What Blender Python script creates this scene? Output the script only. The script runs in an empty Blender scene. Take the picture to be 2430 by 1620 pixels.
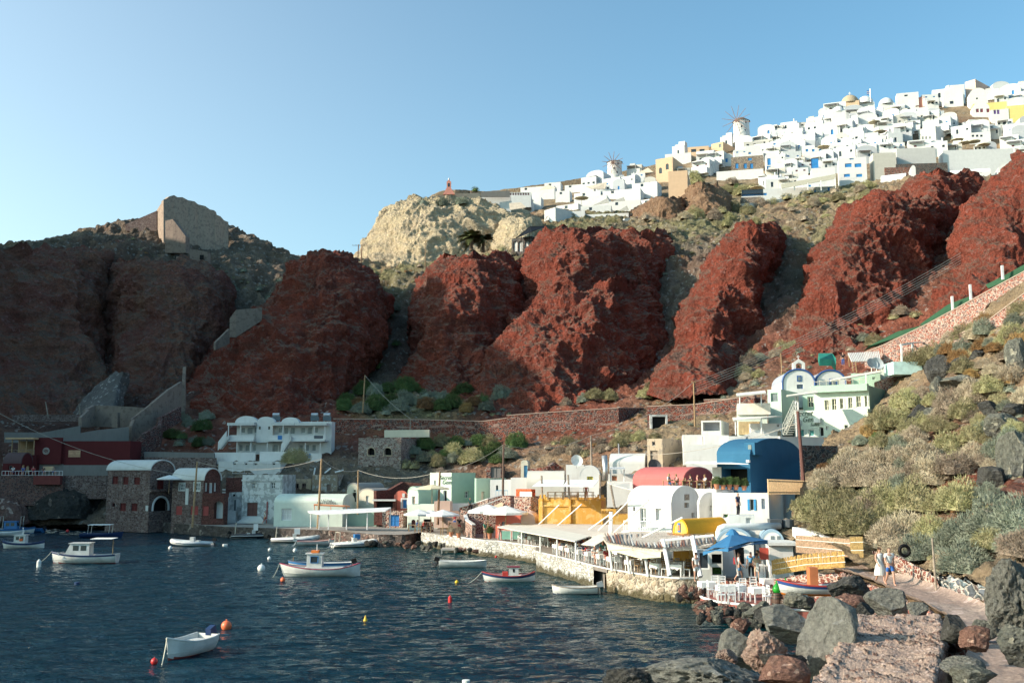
import bpy,bmesh,math,random
import numpy as np
from mathutils import Vector,Matrix,Euler
random.seed(7)
SC=bpy.context.scene
COL=SC.collection
FPX=2362.0;CAMH=8.2;PITCH=math.radians(7.5)
cd=bpy.data.cameras.new('camera');cam=bpy.data.objects.new('camera',cd);COL.objects.link(cam)
cd.sensor_width=36.0;cd.lens=36.0*FPX/2430.0
cd.clip_start=0.3;cd.clip_end=6000
cam.location=(0,0,CAMH);cam.rotation_euler=(math.pi/2+PITCH,0,0)
SC.camera=cam
SUN_EL=math.radians(24.0)
SUNV=Vector((-0.968*math.cos(SUN_EL),-0.25*math.cos(SUN_EL),math.sin(SUN_EL)))
world=bpy.data.worlds.new('World');SC.world=world;world.use_nodes=True
wn=world.node_tree.nodes;wl=world.node_tree.links;wn.clear()
wo=wn.new('ShaderNodeOutputWorld');wb=wn.new('ShaderNodeBackground');sk=wn.new('ShaderNodeTexSky')
sk.sky_type='NISHITA';sk.sun_disc=False;sk.sun_elevation=SUN_EL
sk.sun_rotation=math.atan2(SUNV.x,SUNV.y)
sk.air_density=1.0;sk.dust_density=2.2;sk.ozone_density=1.0;sk.altitude=0
wb.inputs['Strength'].default_value=0.15
tn=wn.new('ShaderNodeMix');tn.data_type='RGBA';tn.blend_type='MULTIPLY';tn.inputs[0].default_value=1.0
tn.inputs[7].default_value=(0.60,0.89,0.90,1);wl.new(sk.outputs[0],tn.inputs[6]);
gt=wn.new('ShaderNodeTexCoord');gd_=wn.new('ShaderNodeVectorMath');gd_.operation='DOT_PRODUCT';gd_.inputs[1].default_value=(-0.80,0.56,-0.20);wl.new(gt.outputs['Generated'],gd_.inputs[0])
gp=wn.new('ShaderNodeMath');gp.operation='POWER';gp.use_clamp=True;gp.inputs[1].default_value=2.6;gm_=wn.new('ShaderNodeMath');gm_.operation='MAXIMUM';gm_.inputs[1].default_value=0.0
wl.new(gd_.outputs['Value'],gm_.inputs[0]);wl.new(gm_.outputs[0],gp.inputs[0])
gx=wn.new('ShaderNodeMix');gx.data_type='RGBA';gx.blend_type='ADD';gx.inputs[7].default_value=(1.9,1.45,1.05,1);wl.new(gp.outputs[0],gx.inputs[0]);wl.new(tn.outputs[2],gx.inputs[6]);wl.new(gx.outputs[2],wb.inputs[0]);wl.new(wb.outputs[0],wo.inputs[0])
sd=bpy.data.lights.new('sun','SUN');sd.energy=3.9;sd.angle=math.radians(0.5);sd.color=(1.0,0.86,0.70)
so=bpy.data.objects.new('sun',sd);COL.objects.link(so);so.location=(-100,-50,200)
so.rotation_euler=(-SUNV).to_track_quat('-Z','Y').to_euler()
SC.view_settings.view_transform='Standard';SC.view_settings.look='None'
SC.view_settings.exposure=0.86;SC.view_settings.gamma=1.0
SC.render.engine='CYCLES';SC.cycles.max_bounces=6;SC.cycles.diffuse_bounces=3;SC.cycles.glossy_bounces=3
SC.cycles.transparent_max_bounces=4
CP,SP=math.cos(PITCH),math.sin(PITCH)
def at(px,py,Y):
 u=(px-1215.0)/FPX;v=(810.0-py)/FPX
 t=Y/(CP-v*SP)
 return Vector((u*t,Y,CAMH+t*(SP+v*CP)))
def kx(px,py):
 v=(810.0-py)/FPX
 return(px-1215.0)/FPX/(CP-v*SP)
def kz(py):
 v=(810.0-py)/FPX
 return(SP+v*CP)/(CP-v*SP)
def atz(px,py,z):
 Y=(z-CAMH)/kz(py)
 return at(px,py,Y)
def pxof(p):
 y=p[1];z=p[2]-CAMH
 fw=y*CP+z*SP;up=-y*SP+z*CP
 return 1215+FPX*p[0]/fw,810-FPX*up/fw
_rng=np.random.RandomState(3)
_perm=_rng.permutation(4096).astype(np.int64)
_grad=_rng.normal(size=(4096,3));_grad/=np.linalg.norm(_grad,axis=1)[:,None]
def gnoise(P):
 P=np.asarray(P,dtype=np.float64)
 i=np.floor(P).astype(np.int64);f=P-i
 w=f*f*f*(f*(f*6-15)+10)
 r=np.zeros(len(P))
 for dx in(0,1):
  for dy in(0,1):
   for dz in(0,1):
    h=_perm[(_perm[(_perm[(i[:,0]+dx)&4095]+i[:,1]+dy)&4095]+i[:,2]+dz)&4095]
    g=_grad[h]
    d=(f[:,0]-dx)*g[:,0]+(f[:,1]-dy)*g[:,1]+(f[:,2]-dz)*g[:,2]
    ww=(w[:,0]if dx else 1-w[:,0])*(w[:,1]if dy else 1-w[:,1])*(w[:,2]if dz else 1-w[:,2])
    r+=ww*d
 return r*1.6
def fbm(P,sc,octs=4,gain=0.5,ridged=False):
 P=np.asarray(P)/sc;a=1.0;r=0;
 for o in range(octs):
  n=gnoise(P+o*17.3)
  r=r+a*((1-2*np.abs(n))-0.5 if ridged else n)
  P=P*2.03;a*=gain
 return r
def catmull(vals,n):
 """vals (k, c) -> (n, c) smooth through control points"""
 vals=np.asarray(vals,float);k=len(vals)
 t=np.linspace(0,k-1,n);i=np.clip(np.floor(t).astype(int),0,k-2);f=(t-i)[:,None]
 ext=np.concatenate([vals[:1]*2-vals[1:2],vals,vals[-1:]*2-vals[-2:-1]])
 p0,p1,p2,p3=ext[i],ext[i+1],ext[i+2],ext[i+3]
 m1=(p2-p0)*0.42;m2=(p3-p1)*0.42
 f2=f*f;f3=f2*f
 return(2*f3-3*f2+1)*p1+(f3-2*f2+f)*m1+(-2*f3+3*f2)*p2+(f3-f2)*m2
def at_np(px,py,Y):
 u=(px-1215.0)/FPX;v=(810.0-py)/FPX
 t=Y/(CP-v*SP)
 return np.stack([u*t,Y,CAMH+t*(SP+v*CP)],-1)
def grid_normals(G):
 du=np.gradient(G,axis=1);dv=np.gradient(G,axis=0)
 n=np.cross(du,dv);l=np.linalg.norm(n,axis=-1,keepdims=True);n=n/np.maximum(l,1e-9)
 flip=np.where(((G-np.array([0,0,CAMH]))*n).sum(-1,keepdims=True)>0,-1,1)
 return n*flip
def grid_obj(name,G,mat,cols=None,kind='structure',smooth=False,parent=None):
 h,w=G.shape[:2]
 me=bpy.data.meshes.new(name)
 me.vertices.add(h*w);me.vertices.foreach_set('co',G.reshape(-1).astype(np.float32))
 a=np.arange(h*w).reshape(h,w)
 q=np.stack([a[:-1,:-1],a[:-1,1:],a[1:,1:],a[1:,:-1]],-1).reshape(-1,4)
 me.loops.add(len(q)*4);me.loops.foreach_set('vertex_index',q.reshape(-1).astype(np.int32))
 me.polygons.add(len(q));me.polygons.foreach_set('loop_start',(np.arange(len(q))*4).astype(np.int32))
 me.update(calc_edges=True)
 if cols is not None:
  ca=me.color_attributes.new('tint','FLOAT_COLOR','POINT')
  c4=np.ones((h*w,4),np.float32);c4[:,:3]=cols.reshape(-1,3);ca.data.foreach_set('color',c4 .reshape(-1))
 if smooth:me.polygons.foreach_set('use_smooth',np.ones(len(q),bool))
 me.materials.append(mat)
 o=bpy.data.objects.new(name,me);COL.objects.link(o)
 if parent:o.parent=parent
 if kind:o['kind']=kind
 return o
_M={}
def newmat(name):
 m=bpy.data.materials.new(name);m.use_nodes=True
 return m,m.node_tree.nodes,m.node_tree.links,m.node_tree.nodes['Principled BSDF']
def _noise(N,L,vec,scale,detail=4,rough=0.55,dist=0.0):
 n=N.new('ShaderNodeTexNoise');n.inputs['Scale'].default_value=scale;n.inputs['Detail'].default_value=detail
 n.inputs['Roughness'].default_value=rough;n.inputs['Distortion'].default_value=dist
 L.new(vec,n.inputs['Vector']);return n.outputs['Fac']
def _ramp(N,L,fac,a,b,lo,hi):
 r=N.new('ShaderNodeMapRange');r.inputs['From Min'].default_value=a;r.inputs['From Max'].default_value=b
 r.inputs['To Min'].default_value=lo;r.inputs['To Max'].default_value=hi;L.new(fac,r.inputs['Value']);return r.outputs[0]
def _mix(N,L,fac,a,b,blend='MIX'):
 m=N.new('ShaderNodeMix');m.data_type='RGBA';m.blend_type=blend
 for s,v in((m.inputs[0],fac),(m.inputs[6],a),(m.inputs[7],b)):
  if isinstance(v,(int,float)):s.default_value=v
  elif isinstance(v,tuple):s.default_value=(v[0],v[1],v[2],1)
  else:L.new(v,s)
 return m.outputs[2]
def _bump(N,L,h,strength,dist,B,prev=None):
 b=N.new('ShaderNodeBump');b.inputs['Strength'].default_value=strength;b.inputs['Distance'].default_value=dist
 L.new(h,b.inputs['Height'])
 if prev is not None:L.new(prev,b.inputs['Normal'])
 return b.outputs[0]
def flat(c,rough=0.7,metal=0.0,spec=0.5,var=0.12,scale=1.5,bump=0.0):
 """plain painted / fabric surface with faint mottling"""
 key=('flat',c,rough,metal,spec,var,scale,bump)
 if key in _M:return _M[key]
 m,N,L,B=newmat('paint')
 tc=N.new('ShaderNodeTexCoord').outputs['Object']
 n=_noise(N,L,tc,scale,5,0.6)
 dk=tuple(x*(1-var*1.6)for x in c);lt=tuple(min(1,x*(1+var))for x in c)
 L.new(_mix(N,L,_ramp(N,L,n,0.3,0.7,0,1),dk,lt),B.inputs['Base Color'])
 B.inputs['Roughness'].default_value=rough;B.inputs['Metallic'].default_value=metal
 B.inputs['Specular IOR Level'].default_value=spec
 if bump:L.new(_bump(N,L,_noise(N,L,tc,scale*8,5),bump,0.05,B),B.inputs['Normal'])
 _M[key]=m;return m
def plaster(c,dirt=(0.35,0.30,0.25),amt=0.25,worn=0.0,wornc=(0.30,0.24,0.18)):
 key=('pl',c,dirt,amt,worn,wornc)
 if key in _M:return _M[key]
 m,N,L,B=newmat('plaster')
 tc=N.new('ShaderNodeTexCoord').outputs['Object']
 mp=N.new('ShaderNodeMapping');mp.inputs['Scale'].default_value=(1,1,0.25);L.new(tc,mp.inputs['Vector'])
 streak=_ramp(N,L,_noise(N,L,mp.outputs[0],2.2,6,0.65),0.52,0.8,0,amt)
 mott=_noise(N,L,tc,0.9,4)
 c0=_mix(N,L,_ramp(N,L,mott,0.3,0.7,0,1),tuple(x*0.90 for x in c),c)
 c1=_mix(N,L,streak,c0,dirt)
 if worn:
  w=_noise(N,L,tc,1.3,6,0.62)
  c1=_mix(N,L,_ramp(N,L,w,0.62-worn*0.25,0.64-worn*0.25,0,1),c1,wornc)
 L.new(c1,B.inputs['Base Color']);B.inputs['Roughness'].default_value=0.85;B.inputs['Specular IOR Level'].default_value=0.2
 L.new(_bump(N,L,_noise(N,L,tc,6,5),0.35,0.04,B),B.inputs['Normal'])
 _M[key]=m;return m
def masonry(cs,mortar,size=0.32,mw=0.10,zsc=1.6,courses=0.0,tide=False):
 """rubble stone: voronoi stones in mortar"""
 key=('mas',cs,mortar,size,mw,zsc,courses,tide)
 if key in _M:return _M[key]
 m,N,L,B=newmat('masonry')
 tc=N.new('ShaderNodeTexCoord').outputs['Object']
 mp=N.new('ShaderNodeMapping');mp.inputs['Scale'].default_value=(1/size,1/size,zsc/size);L.new(tc,mp.inputs['Vector'])
 dn=N.new('ShaderNodeTexNoise');dn.inputs['Scale'].default_value=1.1;dn.inputs['Detail'].default_value=3;L.new(mp.outputs[0],dn.inputs['Vector'])
 dv=N.new('ShaderNodeVectorMath');dv.operation='MULTIPLY_ADD';dv.inputs[1].default_value=(1.1,1.1,1.1);L.new(dn.outputs['Color'],dv.inputs[0]);L.new(mp.outputs[0],dv.inputs[2]);mp=dv
 v=N.new('ShaderNodeTexVoronoi');L.new(mp.outputs[0],v.inputs['Vector']);v.inputs['Scale'].default_value=1.0
 ve=N.new('ShaderNodeTexVoronoi');ve.feature='DISTANCE_TO_EDGE';L.new(mp.outputs[0],ve.inputs['Vector']);ve.inputs['Scale'].default_value=1.0
 sep=N.new('ShaderNodeSeparateColor');L.new(v.outputs['Color'],sep.inputs[0])
 rmp=N.new('ShaderNodeValToRGB');rmp.color_ramp.interpolation='CONSTANT'
 el=rmp.color_ramp.elements
 while len(el)<len(cs):el.new(0.5)
 for i,c in enumerate(cs):
  el[i].position=i/len(cs);el[i].color=(*c,1)
 L.new(sep.outputs[0],rmp.inputs[0])
 val=_ramp(N,L,sep.outputs[1],0,1,0.6,1.25)
 hsv=N.new('ShaderNodeHueSaturation');L.new(rmp.outputs[0],hsv.inputs['Color']);L.new(val,hsv.inputs['Value'])
 wn_=_noise(N,L,tc,3.0,4)
 e2=N.new('ShaderNodeMath');e2 .operation='ADD';L.new(ve.outputs['Distance'],e2 .inputs[0])
 L.new(_ramp(N,L,wn_,0,1,-0.06,0.06),e2 .inputs[1])
 col=_mix(N,L,_ramp(N,L,e2 .outputs[0],mw*0.4,mw,0,1),mortar,hsv.outputs[0])
 if courses:
  wv=N.new('ShaderNodeTexWave');wv.bands_direction='Z';wv.inputs['Scale'].default_value=1.0/courses*0.31;wv.inputs['Distortion'].default_value=2.5
  wv.inputs['Detail'].default_value=3;wv.inputs['Detail Scale'].default_value=2
  L.new(tc,wv.inputs['Vector'])
  f=N.new('ShaderNodeMath');f.operation='MULTIPLY';L.new(_ramp(N,L,wv.outputs['Fac'],0.93,0.98,0,1),f.inputs[0])
  L.new(_ramp(N,L,_noise(N,L,tc,0.8,3),0.45,0.55,0,0.85),f.inputs[1])
  col=_mix(N,L,f.outputs[0],col,mortar)
 col=_mix(N,L,_ramp(N,L,_noise(N,L,tc,0.35,4),0.35,0.7,0,0.35),col,tuple(x*0.5 for x in cs[0]))
 if tide:
  sz=N.new('ShaderNodeSeparateXYZ');L.new(tc,sz.inputs[0]);ad=N.new('ShaderNodeMath');ad.operation='ADD';L.new(sz.outputs[2],ad.inputs[0]);L.new(_ramp(N,L,_noise(N,L,tc,1.6,4),0.3,0.7,-0.28,0.28),ad.inputs[1])
  col=_mix(N,L,_ramp(N,L,ad.outputs[0],0.28,0.62,0.92,0),col,(0.075,0.062,0.03))
 L.new(col,B.inputs['Base Color']);B.inputs['Roughness'].default_value=0.9;B.inputs['Specular IOR Level'].default_value=0.2
 L.new(_bump(N,L,_ramp(N,L,e2 .outputs[0],0,mw*2.5,0,1),0.8,size*0.35,B),B.inputs['Normal'])
 _M[key]=m;return m
def rockmat(c1,c2,c3,scale=1.0,tint=False,bump=0.9,crust=None,pits=True):
 key=('rock',c1,c2,c3,scale,tint,bump,crust,pits)
 if key in _M:return _M[key]
 m,N,L,B=newmat('rock')
 tc=N.new('ShaderNodeTexCoord').outputs['Object']
 n1=_noise(N,L,tc,0.12*scale,6,0.6,0.3);n2=_noise(N,L,tc,0.9*scale,8,0.7);n3=_noise(N,L,tc,4.0*scale,6,0.7)
 a=_mix(N,L,_ramp(N,L,n1,0.38,0.62,0,1),c1,c2)
 a=_mix(N,L,_ramp(N,L,n2,0.5,0.75,0,0.75),a,c3)
 if tint:
  at_=N.new('ShaderNodeAttribute');at_.attribute_name='tint'
  a=_mix(N,L,1.0,a,at_.outputs['Color'],'MULTIPLY')
 v=N.new('ShaderNodeTexVoronoi');v.inputs['Scale'].default_value=1.7*scale;L.new(tc,v.inputs['Vector'])
 sep=N.new('ShaderNodeSeparateColor');L.new(v.outputs['Color'],sep.inputs[0])
 a=_mix(N,L,_ramp(N,L,sep.outputs[0],0.93,0.95,0,0.55),a,tuple(x*2.2+0.05 for x in c3))
 if crust:
  ge=N.new('ShaderNodeNewGeometry');sx=N.new('ShaderNodeSeparateXYZ');L.new(ge.outputs['True Normal'],sx.inputs[0])
  ad=N.new('ShaderNodeMath');ad.operation='ADD';L.new(sx.outputs[2],ad.inputs[0]);L.new(_ramp(N,L,n1,0.3,0.7,-0.25,0.25),ad.inputs[1])
  a=_mix(N,L,_ramp(N,L,ad.outputs[0],0.50,0.82,0,0.8),a,crust)
  mp=N.new('ShaderNodeMapping');mp.inputs['Scale'].default_value=(0.05,0.05,0.55);L.new(tc,mp.inputs['Vector'])
  a=_mix(N,L,_ramp(N,L,_noise(N,L,mp.outputs[0],1.0,5,0.6,0.6),0.5,0.72,0,0.55),a,tuple(x*0.6+y*0.25 for x,y in zip(c3,crust)))
 hs=N.new('ShaderNodeHueSaturation');L.new(a,hs.inputs['Color']);L.new(_ramp(N,L,n3,0.25,0.75,0.55,1.45),hs.inputs['Value'])
 L.new(hs.outputs[0],B.inputs['Base Color'])
 B.inputs['Roughness'].default_value=0.95;B.inputs['Specular IOR Level'].default_value=0.15
 b1=_bump(N,L,n2,bump,1.2/scale,B)
 b2=_bump(N,L,n3,bump,0.35/scale,B,b1)
 if pits:b2=_bump(N,L,v.outputs['Distance'],bump*0.6,0.5/scale,B,b2)
 L.new(b2,B.inputs['Normal'])
 _M[key]=m;return m
WHITE=plaster((0.68,0.67,0.65),amt=0.25)
WHITE2=plaster((0.62,0.62,0.60),amt=0.3)
WORNW=plaster((0.62,0.63,0.62),worn=0.5,wornc=(0.36,0.37,0.36),amt=0.35)
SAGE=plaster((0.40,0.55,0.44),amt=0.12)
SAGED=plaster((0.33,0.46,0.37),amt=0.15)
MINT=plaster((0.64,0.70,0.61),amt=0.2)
YELLOW=plaster((0.72,0.39,0.09),dirt=(0.76,0.55,0.27),amt=0.9,worn=.3,wornc=(0.76,0.50,0.20))
MAROON=plaster((0.10,0.018,0.02),dirt=(0.05,0.012,0.014),amt=0.3)
PINK=plaster((0.55,0.16,0.15),amt=0.15)
CORAL=plaster((0.62,0.17,0.12),amt=0.2)
BLUEP=plaster((0.035,0.135,0.24),dirt=(0.06,0.16,0.25),amt=0.35)
SAND=plaster((0.46,0.37,0.27),worn=0.35,wornc=(0.30,0.25,0.20),amt=0.3)
CREAM=plaster((0.60,0.55,0.44),amt=0.3)
PEACH=plaster((0.62,0.43,0.28),amt=0.25)
CONC=plaster((0.25,0.195,0.16),dirt=(0.12,0.10,0.09),amt=0.8,worn=.25,wornc=(.17,.13,.11))
GREYC=plaster((0.20,0.19,0.18),dirt=(0.12,0.10,0.09),amt=0.5)
REDST=masonry(((0.20,0.05,0.035),(0.27,0.075,0.05),(0.12,0.05,0.045),(0.10,0.09,0.09)),(0.42,0.30,0.25),0.42,0.07,1.5,courses=2.4)
REDST2=masonry(((0.30,0.10,0.075),(0.22,0.07,0.05),(0.36,0.20,0.15),(0.12,0.10,0.10)),(0.62,0.50,0.42),0.30,0.13,1.4)
BROWNST=masonry(((0.16,0.10,0.09),(0.22,0.15,0.13),(0.12,0.075,0.07),(0.28,0.22,0.20)),(0.30,0.24,0.22),0.34,0.10,1.8)
REDBR=masonry(((0.13,0.045,0.04),(0.17,0.06,0.05),(0.10,0.04,0.035)),(0.22,0.12,0.10),0.26,0.08,2.2)
WHITEST=masonry(((0.66,0.64,0.60),(0.58,0.55,0.50),(0.68,0.67,0.64)),(0.38,0.35,0.30),0.34,0.08,1.3,tide=True)
TANST=masonry(((0.36,0.28,0.20),(0.30,0.24,0.19),(0.40,0.33,0.25)),(0.54,0.47,0.37),0.42,0.12,1.1,tide=True)
DARKST=masonry(((0.06,0.055,0.055),(0.09,0.08,0.075),(0.13,0.08,0.07),(0.05,0.06,0.07)),(0.25,0.23,0.21),0.4,0.07,1.3)
PINKST=masonry(((0.42,0.16,0.12),(0.34,0.12,0.09),(0.26,0.18,0.17)),(0.56,0.44,0.37),0.32,0.13,1.3)
SLATEST=masonry(((0.16,0.20,0.22),(0.24,0.27,0.28),(0.22,0.14,0.13),(0.12,0.13,0.15)),(0.62,0.56,0.50),0.42,0.12,1.2)
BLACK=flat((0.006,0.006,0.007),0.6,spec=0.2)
GLASS=flat((0.03,0.04,0.05),0.12,spec=0.6)
GLASSL=flat((0.16,0.19,0.20),0.2,spec=0.6)
WPAINT=flat((0.78,0.78,0.77),0.5)
CANVAS=flat((0.66,0.62,0.54),0.9,var=0.06)
CANVW=flat((0.80,0.79,0.76),0.85,var=0.04)
WOOD=flat((0.22,0.12,0.065),0.7,var=0.35,scale=6)
WOODL=flat((0.36,0.23,0.12),0.7,var=0.3,scale=6)
WOODG=flat((0.30,0.24,0.19),0.8,var=0.35,scale=5)
BLUEW=flat((0.02,0.17,0.45),0.55)
REDP=flat((0.35,0.035,0.03),0.55)
DKRED=flat((0.10,0.012,0.012),0.6)
METAL=flat((0.5,0.5,0.5),0.35,0.7)
TERRA=flat((0.50,0.20,0.11),0.8)
GREENP=flat((0.06,0.16,0.03),0.8,var=0.5,scale=8)
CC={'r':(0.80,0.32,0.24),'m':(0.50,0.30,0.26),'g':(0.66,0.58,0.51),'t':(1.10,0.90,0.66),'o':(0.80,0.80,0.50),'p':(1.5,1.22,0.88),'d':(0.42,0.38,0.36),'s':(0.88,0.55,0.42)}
GROUND=rockmat((0.24,0.22,0.20),(0.30,0.26,0.22),(0.15,0.14,0.125),1.0,tint=True,bump=0.8)
CLIFFR=rockmat((0.27,0.066,0.042),(0.19,0.052,0.036),(0.115,0.044,0.035),1.1,bump=1.0,crust=(0.21,0.14,0.105))
CLIFFM=rockmat((0.21,0.080,0.062),(0.26,0.125,0.085),(0.12,0.058,0.052),1.0,bump=1.0,crust=(0.15,0.12,0.095))
CLIFFP=rockmat((0.56,0.45,0.29),(0.50,0.40,0.27),(0.38,0.30,0.21),1.0,bump=0.9,crust=(0.46,0.38,0.27))
CLIFFD=rockmat((0.05,0.052,0.05),(0.075,0.07,0.065),(0.14,0.11,0.09),1.0,bump=1.0)
CLIFFB=rockmat((0.24,0.14,0.09),(0.30,0.19,0.12),(0.15,0.10,0.07),1.2,bump=1.0)
def make_water():
 m,N,L,B=newmat('sea_water')
 tc=N.new('ShaderNodeTexCoord').outputs['Object']
 mp=N.new('ShaderNodeMapping');mp.inputs['Scale'].default_value=(0.50,1.0,1.0);mp.inputs['Rotation'].default_value=(0,0,0.25);L.new(tc,mp.inputs['Vector'])
 sh=N.new('ShaderNodeSeparateXYZ');L.new(tc,sh.inputs[0])
 sx=N.new('ShaderNodeMath');sx.operation='MULTIPLY_ADD';sx.inputs[1].default_value=1.6;L.new(sh.outputs[0],sx.inputs[0]);L.new(sh.outputs[1],sx.inputs[2])
 fac=_ramp(N,L,sx.outputs[0],55,110,0,1)
 col=_mix(N,L,fac,(0.0004,0.022,0.038),(0.002,0.034,0.033))
 L.new(col,B.inputs['Base Color']);B.inputs['Roughness'].default_value=0.04;B.inputs['IOR'].default_value=1.33
 B.inputs['Specular IOR Level'].default_value=0.34
 a=_noise(N,L,mp.outputs[0],1.25,5,0.62,0.9);b=_noise(N,L,mp.outputs[0],6.0,3,0.6,0.3)
 n1=_bump(N,L,a,1.0,0.62,B);n2=_bump(N,L,b,1.0,0.09,B,n1)
 L.new(n2,B.inputs['Normal'])
 xs=np.concatenate([[-3000,-800,-250],np.linspace(-90,60,520),[300,3000]])
 ys=np.concatenate([[-600,-60],np.linspace(12,160,900),[400,3000]])
 X,Y=np.meshgrid(xs,ys)
 P=np.stack([X.ravel(),Y.ravel(),X.ravel()*0],-1)
 Q=P*np.array([0.55,1,1])@np.array([[0.97,0.25,0],[-0.25,0.97,0],[0,0,1]])
 Z=0.05*fbm(Q,3.2,2)+0.075*fbm(Q*np.array([1.0,1.25,1])+9,1.25,3,0.55)
 inside=(np.abs(X.ravel()+15)<76)&(Y.ravel()>11)&(Y.ravel()<161)
 G=np.stack([X,Y,(Z*inside).reshape(X.shape)],-1)
 return grid_obj('water',G,m,smooth=True)
make_water()
CX=[-420,-150,80,260,430,560,690,800,900,1030,1160,1290,1420,1560,1700,1840,1980,2120,2270,2430,2650,2900]
def hrow(py,D,c):
 return py,D,c
HR=[]
def addrow(pys,Ds,cs):
 HR.append([(p,d,CC[c])for p,d,c in zip(pys,Ds,cs)])
addrow([1243,1243,1243,1243,1243,1243,1243,1245,1247,1252,1258,1266,1275,1300,1320,1320,1320,1320,1320,1320,1320,1320],[150,148,146,144,142,141,140,136,132,128,120,112,106,96,90,88,86,84,82,80,80,80],'ddggggggggrrgtttttttt'+'t')
addrow([1190,1190,1190,1185,1175,1172,1165,1168,1172,1175,1168,1160,1150,1150,1150,1160,1170,1180,1180,1180,1180,1180],[156,154,152,150,147,146,146,144,142,140,137,132,124,114,106,102,98,94,92,90,88,88],'ddggggggggsstttttttttt')
addrow([1120,1120,1125,1130,1125,1110,1105,1100,1105,1110,1100,1085,1075,1065,1055,1060,1040,1000,960,930,900,880],[162,160,158,156,152,152,152,152,151,150,148,144,138,130,122,118,116,114,112,110,110,110],'mmmgggggggststttttttss')
addrow([1040,1040,1040,1035,1050,1055,1050,1045,1040,1045,1040,1030,1020,1005,995,975,945,905,860,820,780,750],[169,168,167,166,164,163,163,162,162,162,161,160,157,152,145,140,138,136,134,132,130,130],'mmmmrrrrrrrrrttssrrrrr')
addrow([985,985,985,975,980,985,985,975,970,968,968,965,955,945,930,905,875,835,790,745,700,670],[190,190,190,188,186,184,182,180,178,178,178,178,176,171,164,158,155,153,150,148,146,144],'mmmmmrrroorrrstsrrrrrr')
addrow([900,900,905,890,880,890,900,895,900,905,920,915,900,890,860,830,800,770,720,680,640,610],[216,216,216,218,218,218,218,218,214,214,214,213,208,200,190,184,180,176,172,168,164,162],'mmmmmrrmgrrrrrrrrrrrrr')
addrow([760,760,770,760,750,745,760,750,745,760,780,780,770,740,730,700,690,660,620,580,540,510],[236,236,236,236,240,242,242,242,242,240,238,236,234,230,222,214,209,204,199,196,193,190],'mmmmmgggggggggggggrrrr')
addrow([640,640,645,640,640,645,670,680,680,660,650,640,625,600,590,570,560,540,510,480,450,430],[246,246,246,246,250,256,260,262,264,258,254,250,250,250,246,240,236,232,228,226,224,222],'mmmmggggogggggggoggggg')
addrow([590,588,592,560,575,600,630,642,640,632,620,590,560,545,540,525,505,480,460,450,420,400],[258,258,260,264,268,272,276,280,282,280,278,276,276,276,276,276,276,272,270,268,266,264],'mmggggggoooogoottttggg')
addrow([580,572,582,533,520,548,606,628,628,622,605,560,528,520,510,492,462,440,436,432,405,385],[266,266,268,272,280,284,286,292,300,302,300,300,305,310,315,315,315,310,310,308,306,304],'mmtgggggpppoototottttt')
addrow([590,582,590,540,530,556,612,632,626,600,560,515,502,502,492,472,440,425,420,418,392,372],[280,280,282,284,292,296,300,304,312,325,330,335,345,350,350,350,350,345,345,345,345,345],'mmgggggpppptooototgtgt')
addrow([600,592,600,560,550,570,625,640,622,560,500,478,458,448,428,408,388,372,362,352,332,312],[310,310,310,310,312,316,320,330,345,360,370,372,385,392,395,398,400,398,398,398,398,398],'ggggggggpppttttttttttt')
addrow([610,602,610,580,575,585,635,645,612,470,462,446,424,398,352,330,285,262,242,222,205,190],[360,360,360,360,360,360,360,370,400,400,420,425,440,448,455,462,468,470,472,475,475,475],'ggggggggtttttttttttttt')
addrow([640,640,640,620,615,620,650,660,640,520,505,490,470,450,410,390,350,330,310,290,270,260],[520,520,520,520,520,520,520,520,560,560,560,560,600,600,600,610,620,620,620,620,620,620],'gggggggggttttttttttttt')
def build_hill():
 NU,NV=880,520
 T=np.array([[[CX[j],r[j][0],r[j][1],*r[j][2]]for j in range(len(CX))]for r in HR],float)
 pxs=np.linspace(CX[0],CX[-1],NU)
 rows=[]
 for r in T:
  f=catmull(r,2400);rr=np.stack([np.interp(pxs,f[:,0],f[:,k])for k in range(1,6)],-1);rows.append(rr)
 rows=np.array(rows)
 full=np.stack([catmull(rows[:,j],NV)for j in range(NU)],1)
 PX=np.broadcast_to(pxs,(NV,NU))
 G=at_np(PX,full[...,0],full[...,1])
 n=grid_normals(G);P=G.reshape(-1,3)
 dep=np.clip((full[...,1].reshape(-1)-140)/80,0.15,1.0)
 d=dep*(1.6*fbm(P,16,3)+1.3*fbm(P+31,5,3,ridged=True))+0.5*fbm(P+7,1.8,3)
 vil=np.clip((full[...,1].reshape(-1)-340)/20,0,1);d=d*(1-0.85*vil)-1.5*vil
 G=G+n*d.reshape(NV,NU)[...,None]
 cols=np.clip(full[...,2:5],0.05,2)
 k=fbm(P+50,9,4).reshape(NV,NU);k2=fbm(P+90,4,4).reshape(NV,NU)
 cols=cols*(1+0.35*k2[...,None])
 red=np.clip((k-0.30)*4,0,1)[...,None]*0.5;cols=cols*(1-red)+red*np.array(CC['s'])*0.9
 return G,cols,full,pxs
HG,HC,HF,HPX=build_hill()
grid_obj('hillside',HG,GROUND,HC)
def hill_at(px,py):
 """point of the hillside seen at pixel (nearest crossing from above)"""
 j=int(round((px-HPX[0])/(HPX[1]-HPX[0])));j=max(0,min(len(HPX)-1,j))
 col=HF[:,j,0]
 i=np.argmin(np.abs(col-py)+np.where(np.arange(len(col))>len(col)-50,1e3,0))
 return Vector(HG[i,j]),float(HF[i,j,1])
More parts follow.
